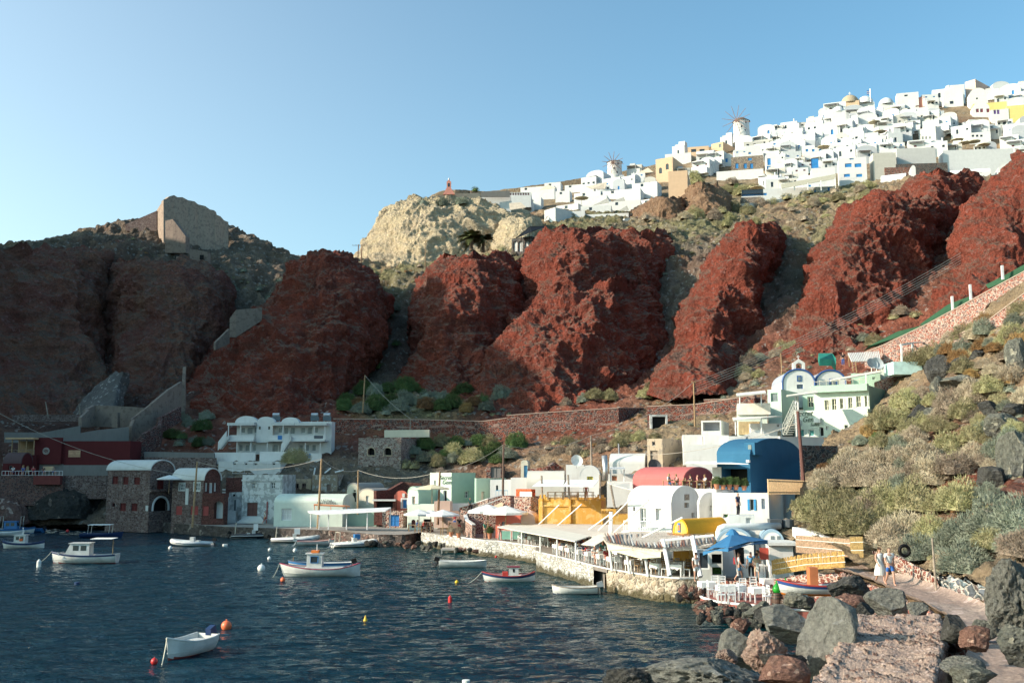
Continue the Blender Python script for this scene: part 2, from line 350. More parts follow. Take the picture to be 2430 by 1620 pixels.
def bluff(name,secs,mat,amp=1.0,seed=0,nu=230,nv=230,cap=14,flute=1.0):
 s=np.array(secs,float)
 f=catmull(s,nv)
 t=np.linspace(-1.12,1.12,nu);a=t*math.pi/2
 sx=np.where(np.abs(t)<=1,np.sin(a),np.sign(t)*(1-(np.abs(t)-1)*0.15));sd_=np.where(np.abs(t)<=1,1-np.cos(a),1+(np.abs(t)-1)*5)
 PXg=np.where(t[None,:]<0,f[:,2:3]+(f[:,2:3]-f[:,1:2])*sx[None,:],f[:,2:3]+(f[:,3:4]-f[:,2:3])*sx[None,:])
 PYg=np.broadcast_to(f[:,0:1],PXg.shape)
 Dg=f[:,4:5]+(f[:,5:6]-f[:,4:5])*sd_[None,:]
 G=at_np(PXg,PYg,Dg)
 last=G[0];capr=[]
 for k in range(1,10):
  q=last.copy();q[:,1]+=cap*k/9.0;q[:,0]*=(1+cap*k/9.0/np.maximum(last[:,1],1));q[:,2]+=(-0.6*k/9.0)*cap*0.25;capr.append(q)
 G=np.concatenate([np.array(capr)[::-1],G],0)
 n=grid_normals(G);P=G.reshape(-1,3)+seed*13.7
 Pf=P*np.array([1,1,0.35])
 Pv=P*np.array([1,1,0.4]);d=amp*(1.8*fbm(Pv+3,19,2,ridged=True)+1.1*fbm(P,11,3)+0.24*np.tanh(2.5*np.sin(P[:,2]*1.25+P[:,0]*.15+5*fbm(P,14,2)))+flute*1.1*fbm(Pf,6,3,ridged=True)+0.32*fbm(P,2.6,3,ridged=True)+0.26*fbm(P,0.9,2))
 G=G+n*d.reshape(G.shape[:2])[...,None]
 return grid_obj(name,G,mat)
k=1.0332
def S(rows):return[(r[0]*k,r[1]*k,r[2]*k,r[3]*k,r[4],r[5])for r in rows]
bluff('cliff_left',S([(574,-300,40,205,232,262),(588,-310,60,250,226,260),(600,-320,80,250,222,258),(640,-330,100,246,218,252),(700,-330,100,247,214,246),(780,-330,90,250,208,238),(860,-330,90,262,200,226),(920,-330,90,270,190,212),(1000,-330,90,270,178,202)]),CLIFFM,1.0,1,nu=300)
bluff('cliff_left',S([(600,282,335,430,232,258),(618,262,350,490,226,256),(660,250,360,528,220,250),(720,250,370,533,216,246),(790,246,360,520,210,240),(850,240,350,480,204,232),(905,240,340,450,198,224),(960,235,340,450,190,214)]),CLIFFM,0.9,2)
bluff('cliff_red',S([(586,722,742,758,222,236),(600,690,738,792,218,240),(630,660,720,830,212,242),(680,632,725,882,206,240),(720,600,720,893,202,236),(770,530,705,880,197,230),(820,470,680,850,193,222),(870,426,660,825,188,214),(920,420,650,800,183,206),(965,418,640,800,178,202),(1010,410,640,810,172,196)]),CLIFFR,1.15,3,nu=300)
bluff('cliff_red',S([(590,1030,1080,1125,226,246),(612,1000,1070,1190,221,248),(650,972,1050,1205,216,246),(700,952,1040,1205,212,240),(760,940,1030,1200,208,234),(820,928,1030,1190,204,228),(880,915,1040,1180,198,218),(930,895,1040,1180,192,212),(985,880,1040,1190,184,206)]),CLIFFR,1.0,4)
bluff('cliff_red',S([(528,1260,1330,1400,232,254),(545,1240,1320,1440,227,256),(590,1214,1290,1475,221,256),(640,1205,1280,1500,217,254),(700,1200,1280,1500,213,248),(760,1190,1290,1510,211,240),(840,1190,1290,1500,209,230)]),CLIFFR,1.05,5)
bluff('cliff_red',S([(535,1435,1465,1500,244,258),(560,1420,1470,1540,238,262),(610,1400,1470,1556,233,262),(660,1400,1470,1545,230,258),(720,1400,1470,1530,226,250),(780,1400,1470,1500,222,240)]),CLIFFR,1.0,6)
bluff('cliff_red',S([(656,1345,1400,1470,212,232),(690,1225,1370,1498,206,236),(730,1155,1340,1510,201,234),(780,1108,1310,1525,196,228),(830,1085,1300,1530,191,222),(880,1072,1290,1480,185,210),(920,1060,1290,1470,179,202),(965,1050,1290,1460,172,194),(1000,1040,1290,1450,168,190)]),CLIFFR,1.1,7,nu=300)
bluff('cliff_red',S([(516,1715,1740,1770,218,236),(535,1690,1730,1788,213,238),(580,1655,1715,1792,207,238),(640,1612,1680,1785,201,234),(690,1588,1655,1775,196,228),(740,1562,1645,1770,192,222),(790,1550,1640,1765,188,214),(840,1545,1640,1760,184,206)]),CLIFFR,1.05,8)
bluff('cliff_red',S([(784,1600,1640,1665,172,186),(800,1560,1630,1700,168,188),(840,1515,1600,1722,164,186),(880,1508,1600,1715,160,180),(915,1500,1600,1690,156,174)]),CLIFFR,0.8,9,nu=160,nv=120)
bluff('cliff_red',S([(400,2120,2160,2210,232,250),(414,2095,2150,2245,227,252),(450,2080,2150,2262,222,250),(500,2075,2150,2262,217,244),(560,2075,2150,2240,212,236)]),CLIFFR,0.9,10,nu=160,nv=140)
bluff('cliff_red',S([(456,2040,2070,2110,210,226),(470,1990,2040,2150,205,228),(500,1945,2015,2180,200,230),(550,1915,1985,2200,194,228),(600,1872,1960,2205,188,224),(650,1848,1935,2215,182,218),(700,1838,1920,2200,177,210),(750,1830,1915,2150,172,202),(800,1823,1900,2060,166,190),(830,1820,1895,2000,162,180)]),CLIFFR,1.15,11,nu=320,nv=280)
bluff('cliff_red',S([(350,2352,2440,2560,190,214),(395,2318,2420,2600,182,212),(440,2262,2390,2620,176,208),(490,2215,2340,2640,171,204),(540,2196,2320,2640,166,198),(600,2204,2310,2640,161,190),(650,2188,2300,2640,156,182),(690,2158,2290,2640,150,172),(730,2150,2280,2640,144,162),(780,2150,2280,2640,138,152)]),CLIFFR,1.1,12,nu=300)
bluff('cliff_pale',S([(456,960,1010,1110,322,345),(470,925,1000,1160,316,345),(490,885,980,1205,310,342),(520,868,970,1230,304,338),(560,845,960,1240,299,332),(600,812,950,1240,294,324),(625,780,950,1240,290,318)]),CLIFFP,0.8,13,nu=300,nv=180,flute=1.2)
bluff('cliff_pale',S([(500,1175,1200,1225,300,312),(515,1150,1195,1240,296,312),(550,1135,1195,1245,292,310),(590,1130,1195,1245,288,306),(620,1120,1195,1245,286,304)]),CLIFFP,0.6,14,nu=120,nv=110)
bluff('outcrop',S([(425,1585,1615,1640,312,324),(445,1575,1620,1668,308,326),(470,1568,1620,1680,304,322),(490,1560,1620,1680,301,318)]),CLIFFB,0.8,15,nu=110,nv=70)
bluff('outcrop',S([(455,1500,1530,1570,312,324),(470,1480,1525,1580,308,324),(495,1462,1520,1585,304,320),(505,1450,1520,1585,302,318)]),CLIFFB,0.8,16,nu=110,nv=60)
bluff('rubble_bank',S([(856,270,282,292,178,186),(880,235,270,292,175,188),(920,190,262,282,171,186),(950,170,255,280,168,184)]),rockmat((0.20,0.18,0.165),(0.16,0.145,0.135),(0.27,0.25,0.23),1.5),0.3,19,nu=110,nv=90)
bluff('sea_cave_rock',S([(1129,60,150,236,147,154),(1145,40,150,242,145.5,154),(1165,10,140,244,144.5,154),(1192,0,130,246,144,153)]),CLIFFD,0.45,17,nu=160,nv=110)
bluff('sea_cave_rock',S([(1128,-60,20,78,146.5,154),(1150,-70,30,84,144.5,153),(1195,-80,40,95,143,151)]),rockmat((0.22,0.13,0.11),(0.16,0.09,0.08),(0.28,0.22,0.19),1.2),0.4,18,nu=120,nv=90)
def left_ridge():
 W=[(-560,108),(-420,112),(-300,116),(-270,122),(-240,132),(-222,134),(-196,118),(-175,112),(-159,96),(-131,68),(-95,26),(-60,0),(-30,-4)]
 a=np.linspace(-330,-85,60);rows=[]
 for w in np.linspace(-560,-30,140):
  h=np.interp(w,[q[0]for q in W],[q[1]for q in W])
  z=np.interp(a,[-330,-140,-85],[h*0.7,h,h*0.0-5])if False else np.where(a<-140,h,h*np.clip((-85-a)/55,0,1)-5*(a>-90))
  x=a*0.968+w*0.25;y=a*0.25-w*0.968
  rows.append(np.stack([x,y,z],-1))
 G=np.array(rows);P=G.reshape(-1,3)
 G[...,2]+=(2.0*fbm(P*np.array([1,1,0]),14,3)).reshape(G.shape[:2])*(G[...,2]>1)
 grid_obj('headland',G,CLIFFM)
left_ridge()
class MB:
 def __init__(s):s.v=[];s.f=[];s.mi=[]
 def add(s,vs,fs,mi=0):
  b=len(s.v);s.v+=[tuple(v)for v in vs];s.f+=[tuple(b+i for i in f)for f in fs];s.mi+=[mi]*len(fs);return s
 def box(s,x0,y0,z0,x1,y1,z1,mi=0):
  return s.add([(x0,y0,z0),(x1,y0,z0),(x1,y1,z0),(x0,y1,z0),(x0,y0,z1),(x1,y0,z1),(x1,y1,z1),(x0,y1,z1)],[(0,3,2,1),(4,5,6,7),(0,1,5,4),(1,2,6,5),(2,3,7,6),(3,0,4,7)],mi)
 def quad(s,a,b,c,d,mi=0):return s.add([a,b,c,d],[(0,1,2,3)],mi)
 def tube(s,pts,r,n=6,mi=0,cap=True):
  pts=[Vector(p)for p in pts];rs=r if isinstance(r,(list,tuple))else[r]*len(pts)
  vs=[];fs=[];up=None
  for i,p in enumerate(pts):
   d=(pts[min(i+1,len(pts)-1)]-pts[max(i-1,0)])
   d=d.normalized()if d.length>1e-9 else Vector((0,0,1))
   a=d.orthogonal().normalized()if up is None else(up-d*up.dot(d)).normalized()
   up=a;b=d.cross(a)
   for k in range(n):
    t=2*math.pi*k/n;vs.append(p+(a*math.cos(t)+b*math.sin(t))*rs[i])
  for i in range(len(pts)-1):
   for k in range(n):
    fs.append((i*n+k,i*n+(k+1)%n,(i+1)*n+(k+1)%n,(i+1)*n+k))
  if cap:fs.append(tuple(range(n))[::-1]);fs.append(tuple((len(pts)-1)*n+k for k in range(n)))
  return s.add(vs,fs,mi)
 def lathe(s,prof,c=(0,0,0),n=16,mi=0,a0=0,a1=2*math.pi,sx=1,sy=1):
  full=abs(a1-a0-2*math.pi)<1e-6;m=n if full else n+1;vs=[];fs=[]
  for(r,z)in prof:
   for k in range(m):
    t=a0+(a1-a0)*k/n;vs.append((c[0]+r*math.cos(t)*sx,c[1]+r*math.sin(t)*sy,c[2]+z))
  for i in range(len(prof)-1):
   for k in range(n):fs.append((i*m+k,i*m+(k+1)%m,(i+1)*m+(k+1)%m,(i+1)*m+k))
  return s.add(vs,fs,mi)
 def prism(s,poly,z0,z1,mi=0,axis='z'):
  n=len(poly)
  def q(a,b,h):return(a,b,h)if axis=='z' else((a,h,b)if axis=='y' else(h,a,b))
  vs=[q(a,b,z0)for a,b in poly]+[q(a,b,z1)for a,b in poly]
  fs=[tuple(range(n))[::-1],tuple(range(n,2*n))]+[(i,(i+1)%n,n+(i+1)%n,n+i)for i in range(n)]
  return s.add(vs,fs,mi)
 def build(s,name,mat,parent=None,smooth=False,loc=None,rz=0):
  me=bpy.data.meshes.new(name);me.from_pydata(s.v,[],s.f)
  mats=mat if isinstance(mat,(list,tuple))else[mat]
  for m in mats:me.materials.append(m)
  if any(s.mi):me.polygons.foreach_set('material_index',s.mi)
  bm=bmesh.new();bm.from_mesh(me);bmesh.ops.recalc_face_normals(bm,faces=bm.faces);bm.to_mesh(me);bm.free()
  if smooth:me.polygons.foreach_set('use_smooth',[True]*len(me.polygons))
  me.update()
  o=bpy.data.objects.new(name,me);COL.objects.link(o)
  if parent:o.parent=parent
  if loc is not None:o.location=loc
  if rz:o.rotation_euler=(0,0,rz)
  return o
def tag(o,label,cat,group=None,kind=None):
 if label:o['label']=label
 if cat:o['category']=cat
 if group:o['group']=group
 if kind:o['kind']=kind
 return o
def empty(name,loc=(0,0,0),rz=0,label=None,cat=None,group=None):
 o=bpy.data.objects.new(name,None);COL.objects.link(o);o.location=loc;o.rotation_euler=(0,0,rz);o.empty_display_size=0.3
 return tag(o,label,cat,group)
KIDS={}
def copy_tree(o,parent=None,loc=None,rz=None,sc=None,label=None,group=None):
 c=o.copy();COL.objects.link(c);c.parent=parent
 if loc is not None:c.location=loc
 if rz is not None:c.rotation_euler=(0,0,rz)if isinstance(rz,(int,float))else rz
 if sc is not None:c.scale=(sc,sc,sc)if isinstance(sc,(int,float))else sc
 if label:c['label']=label
 if group:c['group']=group
 if o.name not in KIDS:KIDS[o.name]=[(x)for x in bpy.data.objects if x.parent==o]
 for ch in KIDS[o.name]:copy_tree(ch,c)
 return c
def arcpts(x0,x1,z0,h,n=12):
 """arch from (x0,z0) over to (x1,z0) with rise h"""
 cx=(x0+x1)/2;r=(x1-x0)/2
 return[(cx-r*math.cos(math.pi*i/n),z0+h*math.sin(math.pi*i/n))for i in range(n+1)]
class House:
 """two-faced block. front face from left edge px L to corner px C, side face from C to right edge px R.
    base at pixel row pb (at the corner), top at pixel row pt, corner at depth D, yaw phi (deg)."""
 def __init__(s,name,L,C,R,pb,pt,D,phi=25,wall=WHITE,label='',cat='house',group=None,roof='flat',rise=None,roofmat=None,base=2.0,depth=None,parapet=0.25,over=0.0,sidemat=None):
  s.phi=ph=math.radians(phi);s.D=D
  c=at(C,pb,D);top=at(C,pt,D)
  s.H=top.z-c.z;s.h0=base
  kL=kx(L,(pb+pt)/2);kR=kx(R,(pb+pt)/2)
  s.W=(c.x-kL*c.y)/(math.cos(ph)+kL*math.sin(ph))
  den=math.sin(ph)-kR*math.cos(ph)
  dp=(kR*c.y-c.x)/den if(R>C and abs(den)>1e-3)else None
  s.dp=depth if depth is not None else(dp if dp and dp>0 else 5.0)
  org=c+Vector((-math.cos(ph),math.sin(ph),0))*s.W
  s.name=name;s.e=empty(name,org,-ph,label,cat,group)
  s.org=org;s.wall=wall;s.fo=[];s.so=[];s.roof=roof;s.rise=rise;s.roofmat=roofmat or wall;s.parapet=parapet;s.over=over;s.extra=[];s.sidemat=sidemat
 def toface(s,px,py,face='f'):
  """pixel -> (along, z) on a face, in metres"""
  u=(px-1215.0)/FPX;v=(810.0-py)/FPX
  d=Vector((u,CP-v*SP,SP+v*CP));o=Vector((0,0,CAMH))-s.org
  ph=s.phi;ax=Vector((math.cos(ph),-math.sin(ph),0));ay=Vector((math.sin(ph),math.cos(ph),0))
  if face=='f':n=ay;off=0.0
  else:n=ax;off=s.W
  t=(off-o.dot(n))/d.dot(n);p=o+d*t
  return(p.dot(ax)if face=='f' else p.dot(ay)),p.z
 def op(s,kind,px0,py0,px1,py1,face='f',pane=None,frame=None,arch=False,rec=0.22,surround=None,muntin=False,shut=None,label=None):
  a0,za=s.toface(px0,(py0+py1)/2,face);a1,zb=s.toface(px1,(py0+py1)/2,face)
  _,z1=s.toface((px0+px1)/2,py0,face);_,z0=s.toface((px0+px1)/2,py1,face)
  lim=s.W if face=='f' else s.dp
  a0,a1=max(0.06,min(a0,a1)),min(lim-0.06,max(a0,a1));z0=max(z0,-s.h0+0.1)
  if a1-a0<0.05 or z1-z0<0.05:return s
  (s.fo if face=='f' else s.so).append(dict(kind=kind,a0=a0,a1=a1,z0=z0,z1=min(z1,s.H-0.05)if s.roof=='flat' or face==('f' if s.roof=='vaultx' else's')else z1,pane=pane or GLASS,frame=frame,arch=arch,rec=rec,sur=surround,mun=muntin,shut=shut,label=label))
  return s
 def win(s,*a,**k):return s.op('window',*a,**k)
 def door(s,*a,**k):return s.op('door',*a,**k)
 def _face(s,mb,ops,length,tf,gable=None):
  H=s.H;h0=-s.h0
  xs=sorted({0.0,length}|{o['a0']for o in ops}|{o['a1']for o in ops});zs=sorted({h0,H}|{min(o['z0'],H)for o in ops}|{min(o['z1'],H)for o in ops})
  for i in range(len(xs)-1):
   for j in range(len(zs)-1):
    xm=(xs[i]+xs[i+1])/2;zm=(zs[j]+zs[j+1])/2
    if any(o['a0']<xm<o['a1']and o['z0']<zm<o['z1']for o in ops):continue
    mb.quad(tf(xs[i],0,zs[j]),tf(xs[i+1],0,zs[j]),tf(xs[i+1],0,zs[j+1]),tf(xs[i],0,zs[j+1]))
  if gable:
   arc=arcpts(0,length,H,gable)
   mb.add([tf(a,0,z)for a,z in arc],[tuple(range(len(arc)))])
  for o in ops:
   a0,a1,z0,z1,r=o['a0'],o['a1'],o['z0'],o['z1'],o['rec']
   mb.quad(tf(a0,0,z0),tf(a0,r,z0),tf(a0,r,z1),tf(a0,0,z1));mb.quad(tf(a1,0,z0),tf(a1,r,z0),tf(a1,r,z1),tf(a1,0,z1))
   mb.quad(tf(a0,0,z0),tf(a1,0,z0),tf(a1,r,z0),tf(a0,r,z0));mb.quad(tf(a0,0,z1),tf(a1,0,z1),tf(a1,r,z1),tf(a0,r,z1))
   if o['arch']:
    rr=min((a1-a0)/2,(z1-z0)*0.6);arc=arcpts(a0,a1,z1-rr,rr,10);h=5
    for side in(arc[:h+1],arc[h:]):
     corner=(a0,z1)if side is not arc[h:]and side[0][0]<(a0+a1)/2-1e-6 and side[0]==arc[0]else(a1,z1)
     for q in range(len(side)-1):
      mb.add([tf(side[q][0],0.004,side[q][1]),tf(side[q+1][0],0.004,side[q+1][1]),tf(corner[0],0.004,corner[1])],[(0,1,2)])
 def _parts(s,ops,tf):
  for o in ops:
   a0,a1,z0,z1,r=o['a0'],o['a1'],o['z0'],o['z1'],o['rec']
   w=a1-a0;h=z1-z0;fw=min(0.09,w*0.14)
   def bx(mb,p0,p1,q0,q1,y0,y1,mi=0):
    P=[tf(a,y,z)for z in(q0,q1)for(a,y)in((p0,y0),(p1,y0),(p1,y1),(p0,y1))]
    mb.add(P,[(0,3,2,1),(4,5,6,7),(0,1,5,4),(1,2,6,5),(2,3,7,6),(3,0,4,7)],mi)
   if o['frame']is not None:
    mb=MB();bx(mb,a0,a0+fw,z0,z1,r-0.06,r);bx(mb,a1-fw,a1,z0,z1,r-0.06,r);bx(mb,a0+fw,a1-fw,z1-fw,z1,r-0.06,r);bx(mb,a0+fw,a1-fw,z0,z0+fw*0.8,r-0.06,r)
    if o['mun']or w>1.0:bx(mb,(a0+a1)/2-fw*.4,(a0+a1)/2+fw*.4,z0+fw,z1-fw,r-0.055,r)
    if o['mun']:bx(mb,a0+fw,a1-fw,(z0+z1)/2-fw*.35,(z0+z1)/2+fw*.35,r-0.052,r)
    w_=mb.build(o['kind'],o['frame'],s.e)
    mb=MB();bx(mb,a0,a1,z0,z1,r+0.003,r+0.05);mb.build('pane' if o['kind']=='window' else'door_leaf',o['pane'],w_)
   else:
    mb=MB();bx(mb,a0,a1,z0,z1,r-0.02,r+0.05);w_=mb.build(o['kind']if o['kind']!='hole' else'opening',o['pane'],s.e)
   if o['label']:w_['label']=o['label']
   if o['sur']is not None:
    mb=MB();sw=0.16;bx(mb,a0-sw,a0,z0,z1+sw,-0.03,0.05);bx(mb,a1,a1+sw,z0,z1+sw,-0.03,0.05);bx(mb,a0,a1,z1,z1+sw,-0.03,0.05)
    if o['kind']=='window':bx(mb,a0-sw,a1+sw,z0-0.1,z0,-0.06,0.05)
    mb.build('surround',o['sur'],w_)
   if o['shut']is not None:
    for sg in(0,1):
     mb=MB();xa=a0-w*0.5 if sg==0 else a1;bx(mb,xa,xa+w*0.5,z0,z1,-0.06,-0.02);mb.build('shutter',o['shut'],w_)
 def build(s,wn_='wall'):
  W,Dp,H,h0=s.W,s.dp,s.H,-s.h0
  tf=lambda a,y,z:(a,y,z);ts=lambda a,y,z:(W-y,a,z)
  gf=s.rise if s.roof=='vaulty' else None;gs=s.rise if s.roof=='vaultx' else None
  mb=MB();s._face(mb,s.fo,W,tf,gf)
  if s.sidemat is None:s._face(mb,s.so,Dp,ts,gs)
  mb.quad((0,0,h0),(0,Dp,h0),(0,Dp,H),(0,0,H));mb.quad((0,Dp,h0),(W,Dp,h0),(W,Dp,H),(0,Dp,H))
  if gs:
   arc=arcpts(0,Dp,H,gs);mb.add([(0,a,z)for a,z in arc],[tuple(range(len(arc)))])
  if gf:
   arc=arcpts(0,W,H,gf);mb.add([(a,Dp,z)for a,z in arc],[tuple(range(len(arc)))])
  if s.roof=='flat':
   mb.quad((0,0,H-s.parapet),(W,0,H-s.parapet),(W,Dp,H-s.parapet),(0,Dp,H-s.parapet))
   t=0.18
   if s.parapet>0 and W>0.6 and Dp>0.6:
    mb.quad((t,t,H-s.parapet),(W-t,t,H-s.parapet),(W-t,t,H),(t,t,H));mb.quad((t,Dp-t,H-s.parapet),(W-t,Dp-t,H-s.parapet),(W-t,Dp-t,H),(t,Dp-t,H))
    mb.quad((t,t,H-s.parapet),(t,Dp-t,H-s.parapet),(t,Dp-t,H),(t,t,H));mb.quad((W-t,t,H-s.parapet),(W-t,Dp-t,H-s.parapet),(W-t,Dp-t,H),(W-t,t,H))
    for q in(((0,0),(W,0),(W-t,t),(t,t)),((W,0),(W,Dp),(W-t,Dp-t),(W-t,t)),((W,Dp),(0,Dp),(t,Dp-t),(W-t,Dp-t)),((0,Dp),(0,0),(t,t),(t,Dp-t))):
     mb.quad(*[(a,b,H)for a,b in q])
  s.walls=mb.build(wn_,s.wall,s.e)
  if s.sidemat is not None:
   mb=MB();s._face(mb,s.so,Dp,ts,gs);mb.build('side_wall',s.sidemat,s.e)
  if s.roof in('vaultx','vaulty'):
   mb=MB();o=s.over;n=16;Ls=Dp if s.roof=='vaultx' else W
   a=arcpts(-o,Ls+o,H-(0.02 if o==0 else 0.05),s.rise+0.03+o,n);b=arcpts(-o+0.12,Ls+o-0.12,H-0.1,s.rise-0.05+o,n)
   LL=W if s.roof=='vaultx' else Dp;e0=-o-0.02;e1=LL+o+0.02
   f=(lambda t,q:(t,q[0],q[1]))if s.roof=='vaultx' else(lambda t,q:(q[0],t,q[1]))
   for i in range(n):
    mb.quad(f(e0,a[i]),f(e1,a[i]),f(e1,a[i+1]),f(e0,a[i+1]));mb.quad(f(e0,b[i]),f(e1,b[i]),f(e1,b[i+1]),f(e0,b[i+1]))
    mb.quad(f(e0,a[i]),f(e0,a[i+1]),f(e0,b[i+1]),f(e0,b[i]));mb.quad(f(e1,a[i]),f(e1,a[i+1]),f(e1,b[i+1]),f(e1,b[i]))
   for q in(0,n):mb.quad(f(e0,a[q]),f(e1,a[q]),f(e1,b[q]),f(e0,b[q]))
   mb.build('roof',s.roofmat,s.e,smooth=False)
  s._parts(s.fo,tf);s._parts(s.so,ts)
  return s
 def loc(s,px,py,face='f',out=0.0):
  a,z=s.toface(px,py,face)
  return(a,-out,z)if face=='f' else(s.W+out,a,z)
def wire_pt(p,q,sag,n=10):
 p,q=Vector(p),Vector(q)
 return[p.lerp(q,i/n)-Vector((0,0,sag*4*(i/n)*(1-i/n)))for i in range(n+1)]
def text_mesh(txt,size,mat,name='lettering',parent=None,loc=(0,0,0),rot=(math.pi/2,0,0),shear=0.0,ext=0.01,align='CENTER',sx=1.0):
 cu=bpy.data.curves.new(name,'FONT');cu.body=txt;cu.size=size;cu.extrude=ext;cu.shear=shear;cu.align_x=align;cu.align_y='CENTER';cu.resolution_u=3
 o=bpy.data.objects.new('tmp_text',cu);COL.objects.link(o)
 dg=bpy.context.evaluated_depsgraph_get();me=bpy.data.meshes.new_from_object(o.evaluated_get(dg));bpy.data.objects.remove(o);bpy.data.curves.remove(cu)
 me.name=name;me.materials.clear();me.materials.append(mat)
 r=bpy.data.objects.new(name,me);COL.objects.link(r);r.parent=parent;r.location=loc;r.rotation_euler=rot;r.scale=(sx,1,1)
 return r
PAVE=flat((0.30,0.27,0.24),0.85,var=0.2,scale=0.8,bump=0.4)
def sheet(name,rows,mat,nu=200,nv=120,amp=0.3,seed=0,kind='structure',tint=True):
 R=[]
 for r in rows:
  a=np.array([[p[0],p[1],p[2],*(CC[p[3]]if len(p)>3 else(1,1,1))]for p in r],float);R.append(catmull(a,nu))
 R=np.array(R);F=np.stack([catmull(R[:,j],nv)for j in range(nu)],1)
 G=at_np(F[...,0],F[...,1],F[...,2]);n=grid_normals(G);P=G.reshape(-1,3)+seed*7.1
 d=amp*(fbm(P,5,3)+0.5*fbm(P,1.5,3)+0.22*fbm(P,0.5,2))
 G=G+n*d.reshape(G.shape[:2])[...,None]
 cols=np.clip(F[...,3:6],0.05,2)*(1+0.3*fbm(P,3,3).reshape(G.shape[:2])[...,None])
 return grid_obj(name,G,mat,cols if tint else None),G
SLOPE_ROWS=[[(1800,1262,70,'t'),(1960,1300,61,'t'),(2060,1335,55,'t'),(2160,1352,52,'t'),(2260,1372,47,'t'),(2360,1390,42,'t'),(2480,1400,37,'t'),(2800,1400,34,'t')],[(1870,1235,74,'t'),(1980,1235,68,'o'),(2070,1260,63,'o'),(2160,1275,59,'t'),(2260,1278,55,'t'),(2360,1272,51,'g'),(2480,1262,47,'g'),(2800,1240,44,'t')],[(1898,1175,80,'t'),(1990,1160,78,'o'),(2080,1160,75,'o'),(2170,1155,71,'t'),(2260,1150,67,'r'),(2360,1130,63,'r'),(2480,1110,60,'r'),(2800,1080,57,'s')],[(1915,1120,88,'t'),(2000,1090,88,'t'),(2085,1075,86,'t'),(2175,1060,83,'s'),(2265,1040,79,'s'),(2360,1015,75,'s'),(2480,985,72,'s'),(2800,920,70,'s')],[(1945,1068,98,'t'),(2025,1030,99,'t'),(2105,990,98,'t'),(2190,960,95,'s'),(2275,925,91,'s'),(2365,890,88,'t'),(2480,850,84,'t'),(2800,780,80,'t')],[(1965,1040,108,'t'),(2045,1000,112,'t'),(2120,940,112,'t'),(2200,890,110,'t'),(2285,850,106,'t'),(2370,800,102,'t'),(2480,735,98,'t'),(2800,620,94,'t')],[(1990,1030,116,'t'),(2065,960,122,'t'),(2135,885,124,'t'),(2215,825,122,'t'),(2295,775,118,'t'),(2375,715,113,'t'),(2480,650,108,'t'),(2800,540,104,'t')],[(2000,1060,124,'t'),(2075,990,132,'t'),(2145,900,134,'t'),(2225,840,132,'t'),(2305,790,128,'t'),(2385,735,122,'t'),(2485,670,117,'t'),(2800,560,112,'t')]]
RSLOPE,RG=sheet('right_slope',SLOPE_ROWS,GROUND,420,330,0.55,2)
RG_FLAT=RG.reshape(-1,3);_rp=np.array([pxof(p)for p in RG_FLAT[::7]])
def slope_at(px,py):
 d=(_rp[:,0]-px)**2+(_rp[:,1]-py)**2;i=int(np.argmin(d));return Vector(RG_FLAT[i*7])
def seg(name,edge,mat,zt=1.5,back=34.0,zb=-1.6,top=PAVE,batter=0.15,rough=0.12,lip=None):
 """quay segment: edge pixels lie on height zt; front wall down to below the water"""
 pts=[atz(x,y,zt)for x,y in edge];fine=[]
 for a,b in zip(pts[:-1],pts[1:]):
  n=max(2,int((b-a).length/0.35))
  for i in range(n):fine.append(a.lerp(b,i/n))
 fine.append(pts[-1])
 rows=[];H=zt-zb
 for k in range(13):
  f=k/12;rows.append([p+Vector((0,-batter*f*H,-f*H))for p in fine])
 G=np.array([[list(p)for p in r]for r in rows]);n=grid_normals(G)
 P=G.reshape(-1,3);d=rough*fbm(P,0.8,3).reshape(G.shape[:2]);d[0]*=0.2
 G=G+n*d[...,None]
 o=grid_obj(name,G,mat,kind='structure')
 m=MB();vs=[tuple(G[0][i]+np.array([0,0,0.01]))for i in range(len(fine))];bk=[(v[0]*(1+back/v[1]),v[1]+back,zt+0.01)for v in vs]
 for i in range(len(vs)-1):m.quad(vs[i],vs[i+1],bk[i+1],bk[i])
 p=m.build('pavement',top);p['kind']='structure'
 return o
seg('quay',[(-220,1222),(0,1226),(120,1229),(250,1232),(410,1241),(534,1249),(640,1252),(783,1258)],rockmat((0.16,0.13,0.115),(0.10,0.085,0.08),(0.24,0.20,0.17),1.5),1.3,rough=0.25)
seg('quay',[(783,1258),(830,1262),(900,1268),(960,1268),(1000,1262)],masonry(((0.20,0.12,0.10),(0.26,0.2,0.17),(0.12,0.1,0.09)),(0.10,0.08,0.07),0.5,0.12,1.1),1.3,rough=0.3)
seg('quay',[(1000,1262),(1060,1270),(1106,1277),(1150,1283),(1182,1284),(1284,1298)],WHITEST,1.5,rough=0.10)
seg('quay',[(1272,1309),(1340,1325),(1408,1343)],WHITEST,1.5,rough=0.10,back=20)
seg('quay',[(1438,1349),(1500,1360),(1560,1369),(1612,1373),(1680,1372)],TANST,1.5,rough=0.08,back=20)
seg('quay',[(1680,1372),(1760,1371),(1840,1369),(1905,1366)],REDST2,1.5,rough=0.2,back=14)
m=MB();a=atz(1405,1342,1.5);b=atz(1441,1350,1.5)
m.quad((a.x,a.y+2.2,-1),(b.x,b.y+2.0,-1),(b.x,b.y+2,1.5),(a.x,a.y+2.2,1.5));m.quad((a.x,a.y,1.495),(b.x,b.y,1.495),(b.x,b.y+20,1.495),(a.x,a.y+20,1.495));m.quad((a.x,a.y,1.25),(b.x,b.y,1.25),(b.x,b.y,1.495),(a.x,a.y,1.495))
m.quad((a.x,a.y,1.25),(b.x,b.y,1.25),(b.x,b.y+2.1,1.25),(a.x,a.y+2.1,1.25))
o=m.build('quay',flat((0.2,0.17,0.15),0.9));o['kind']='structure'
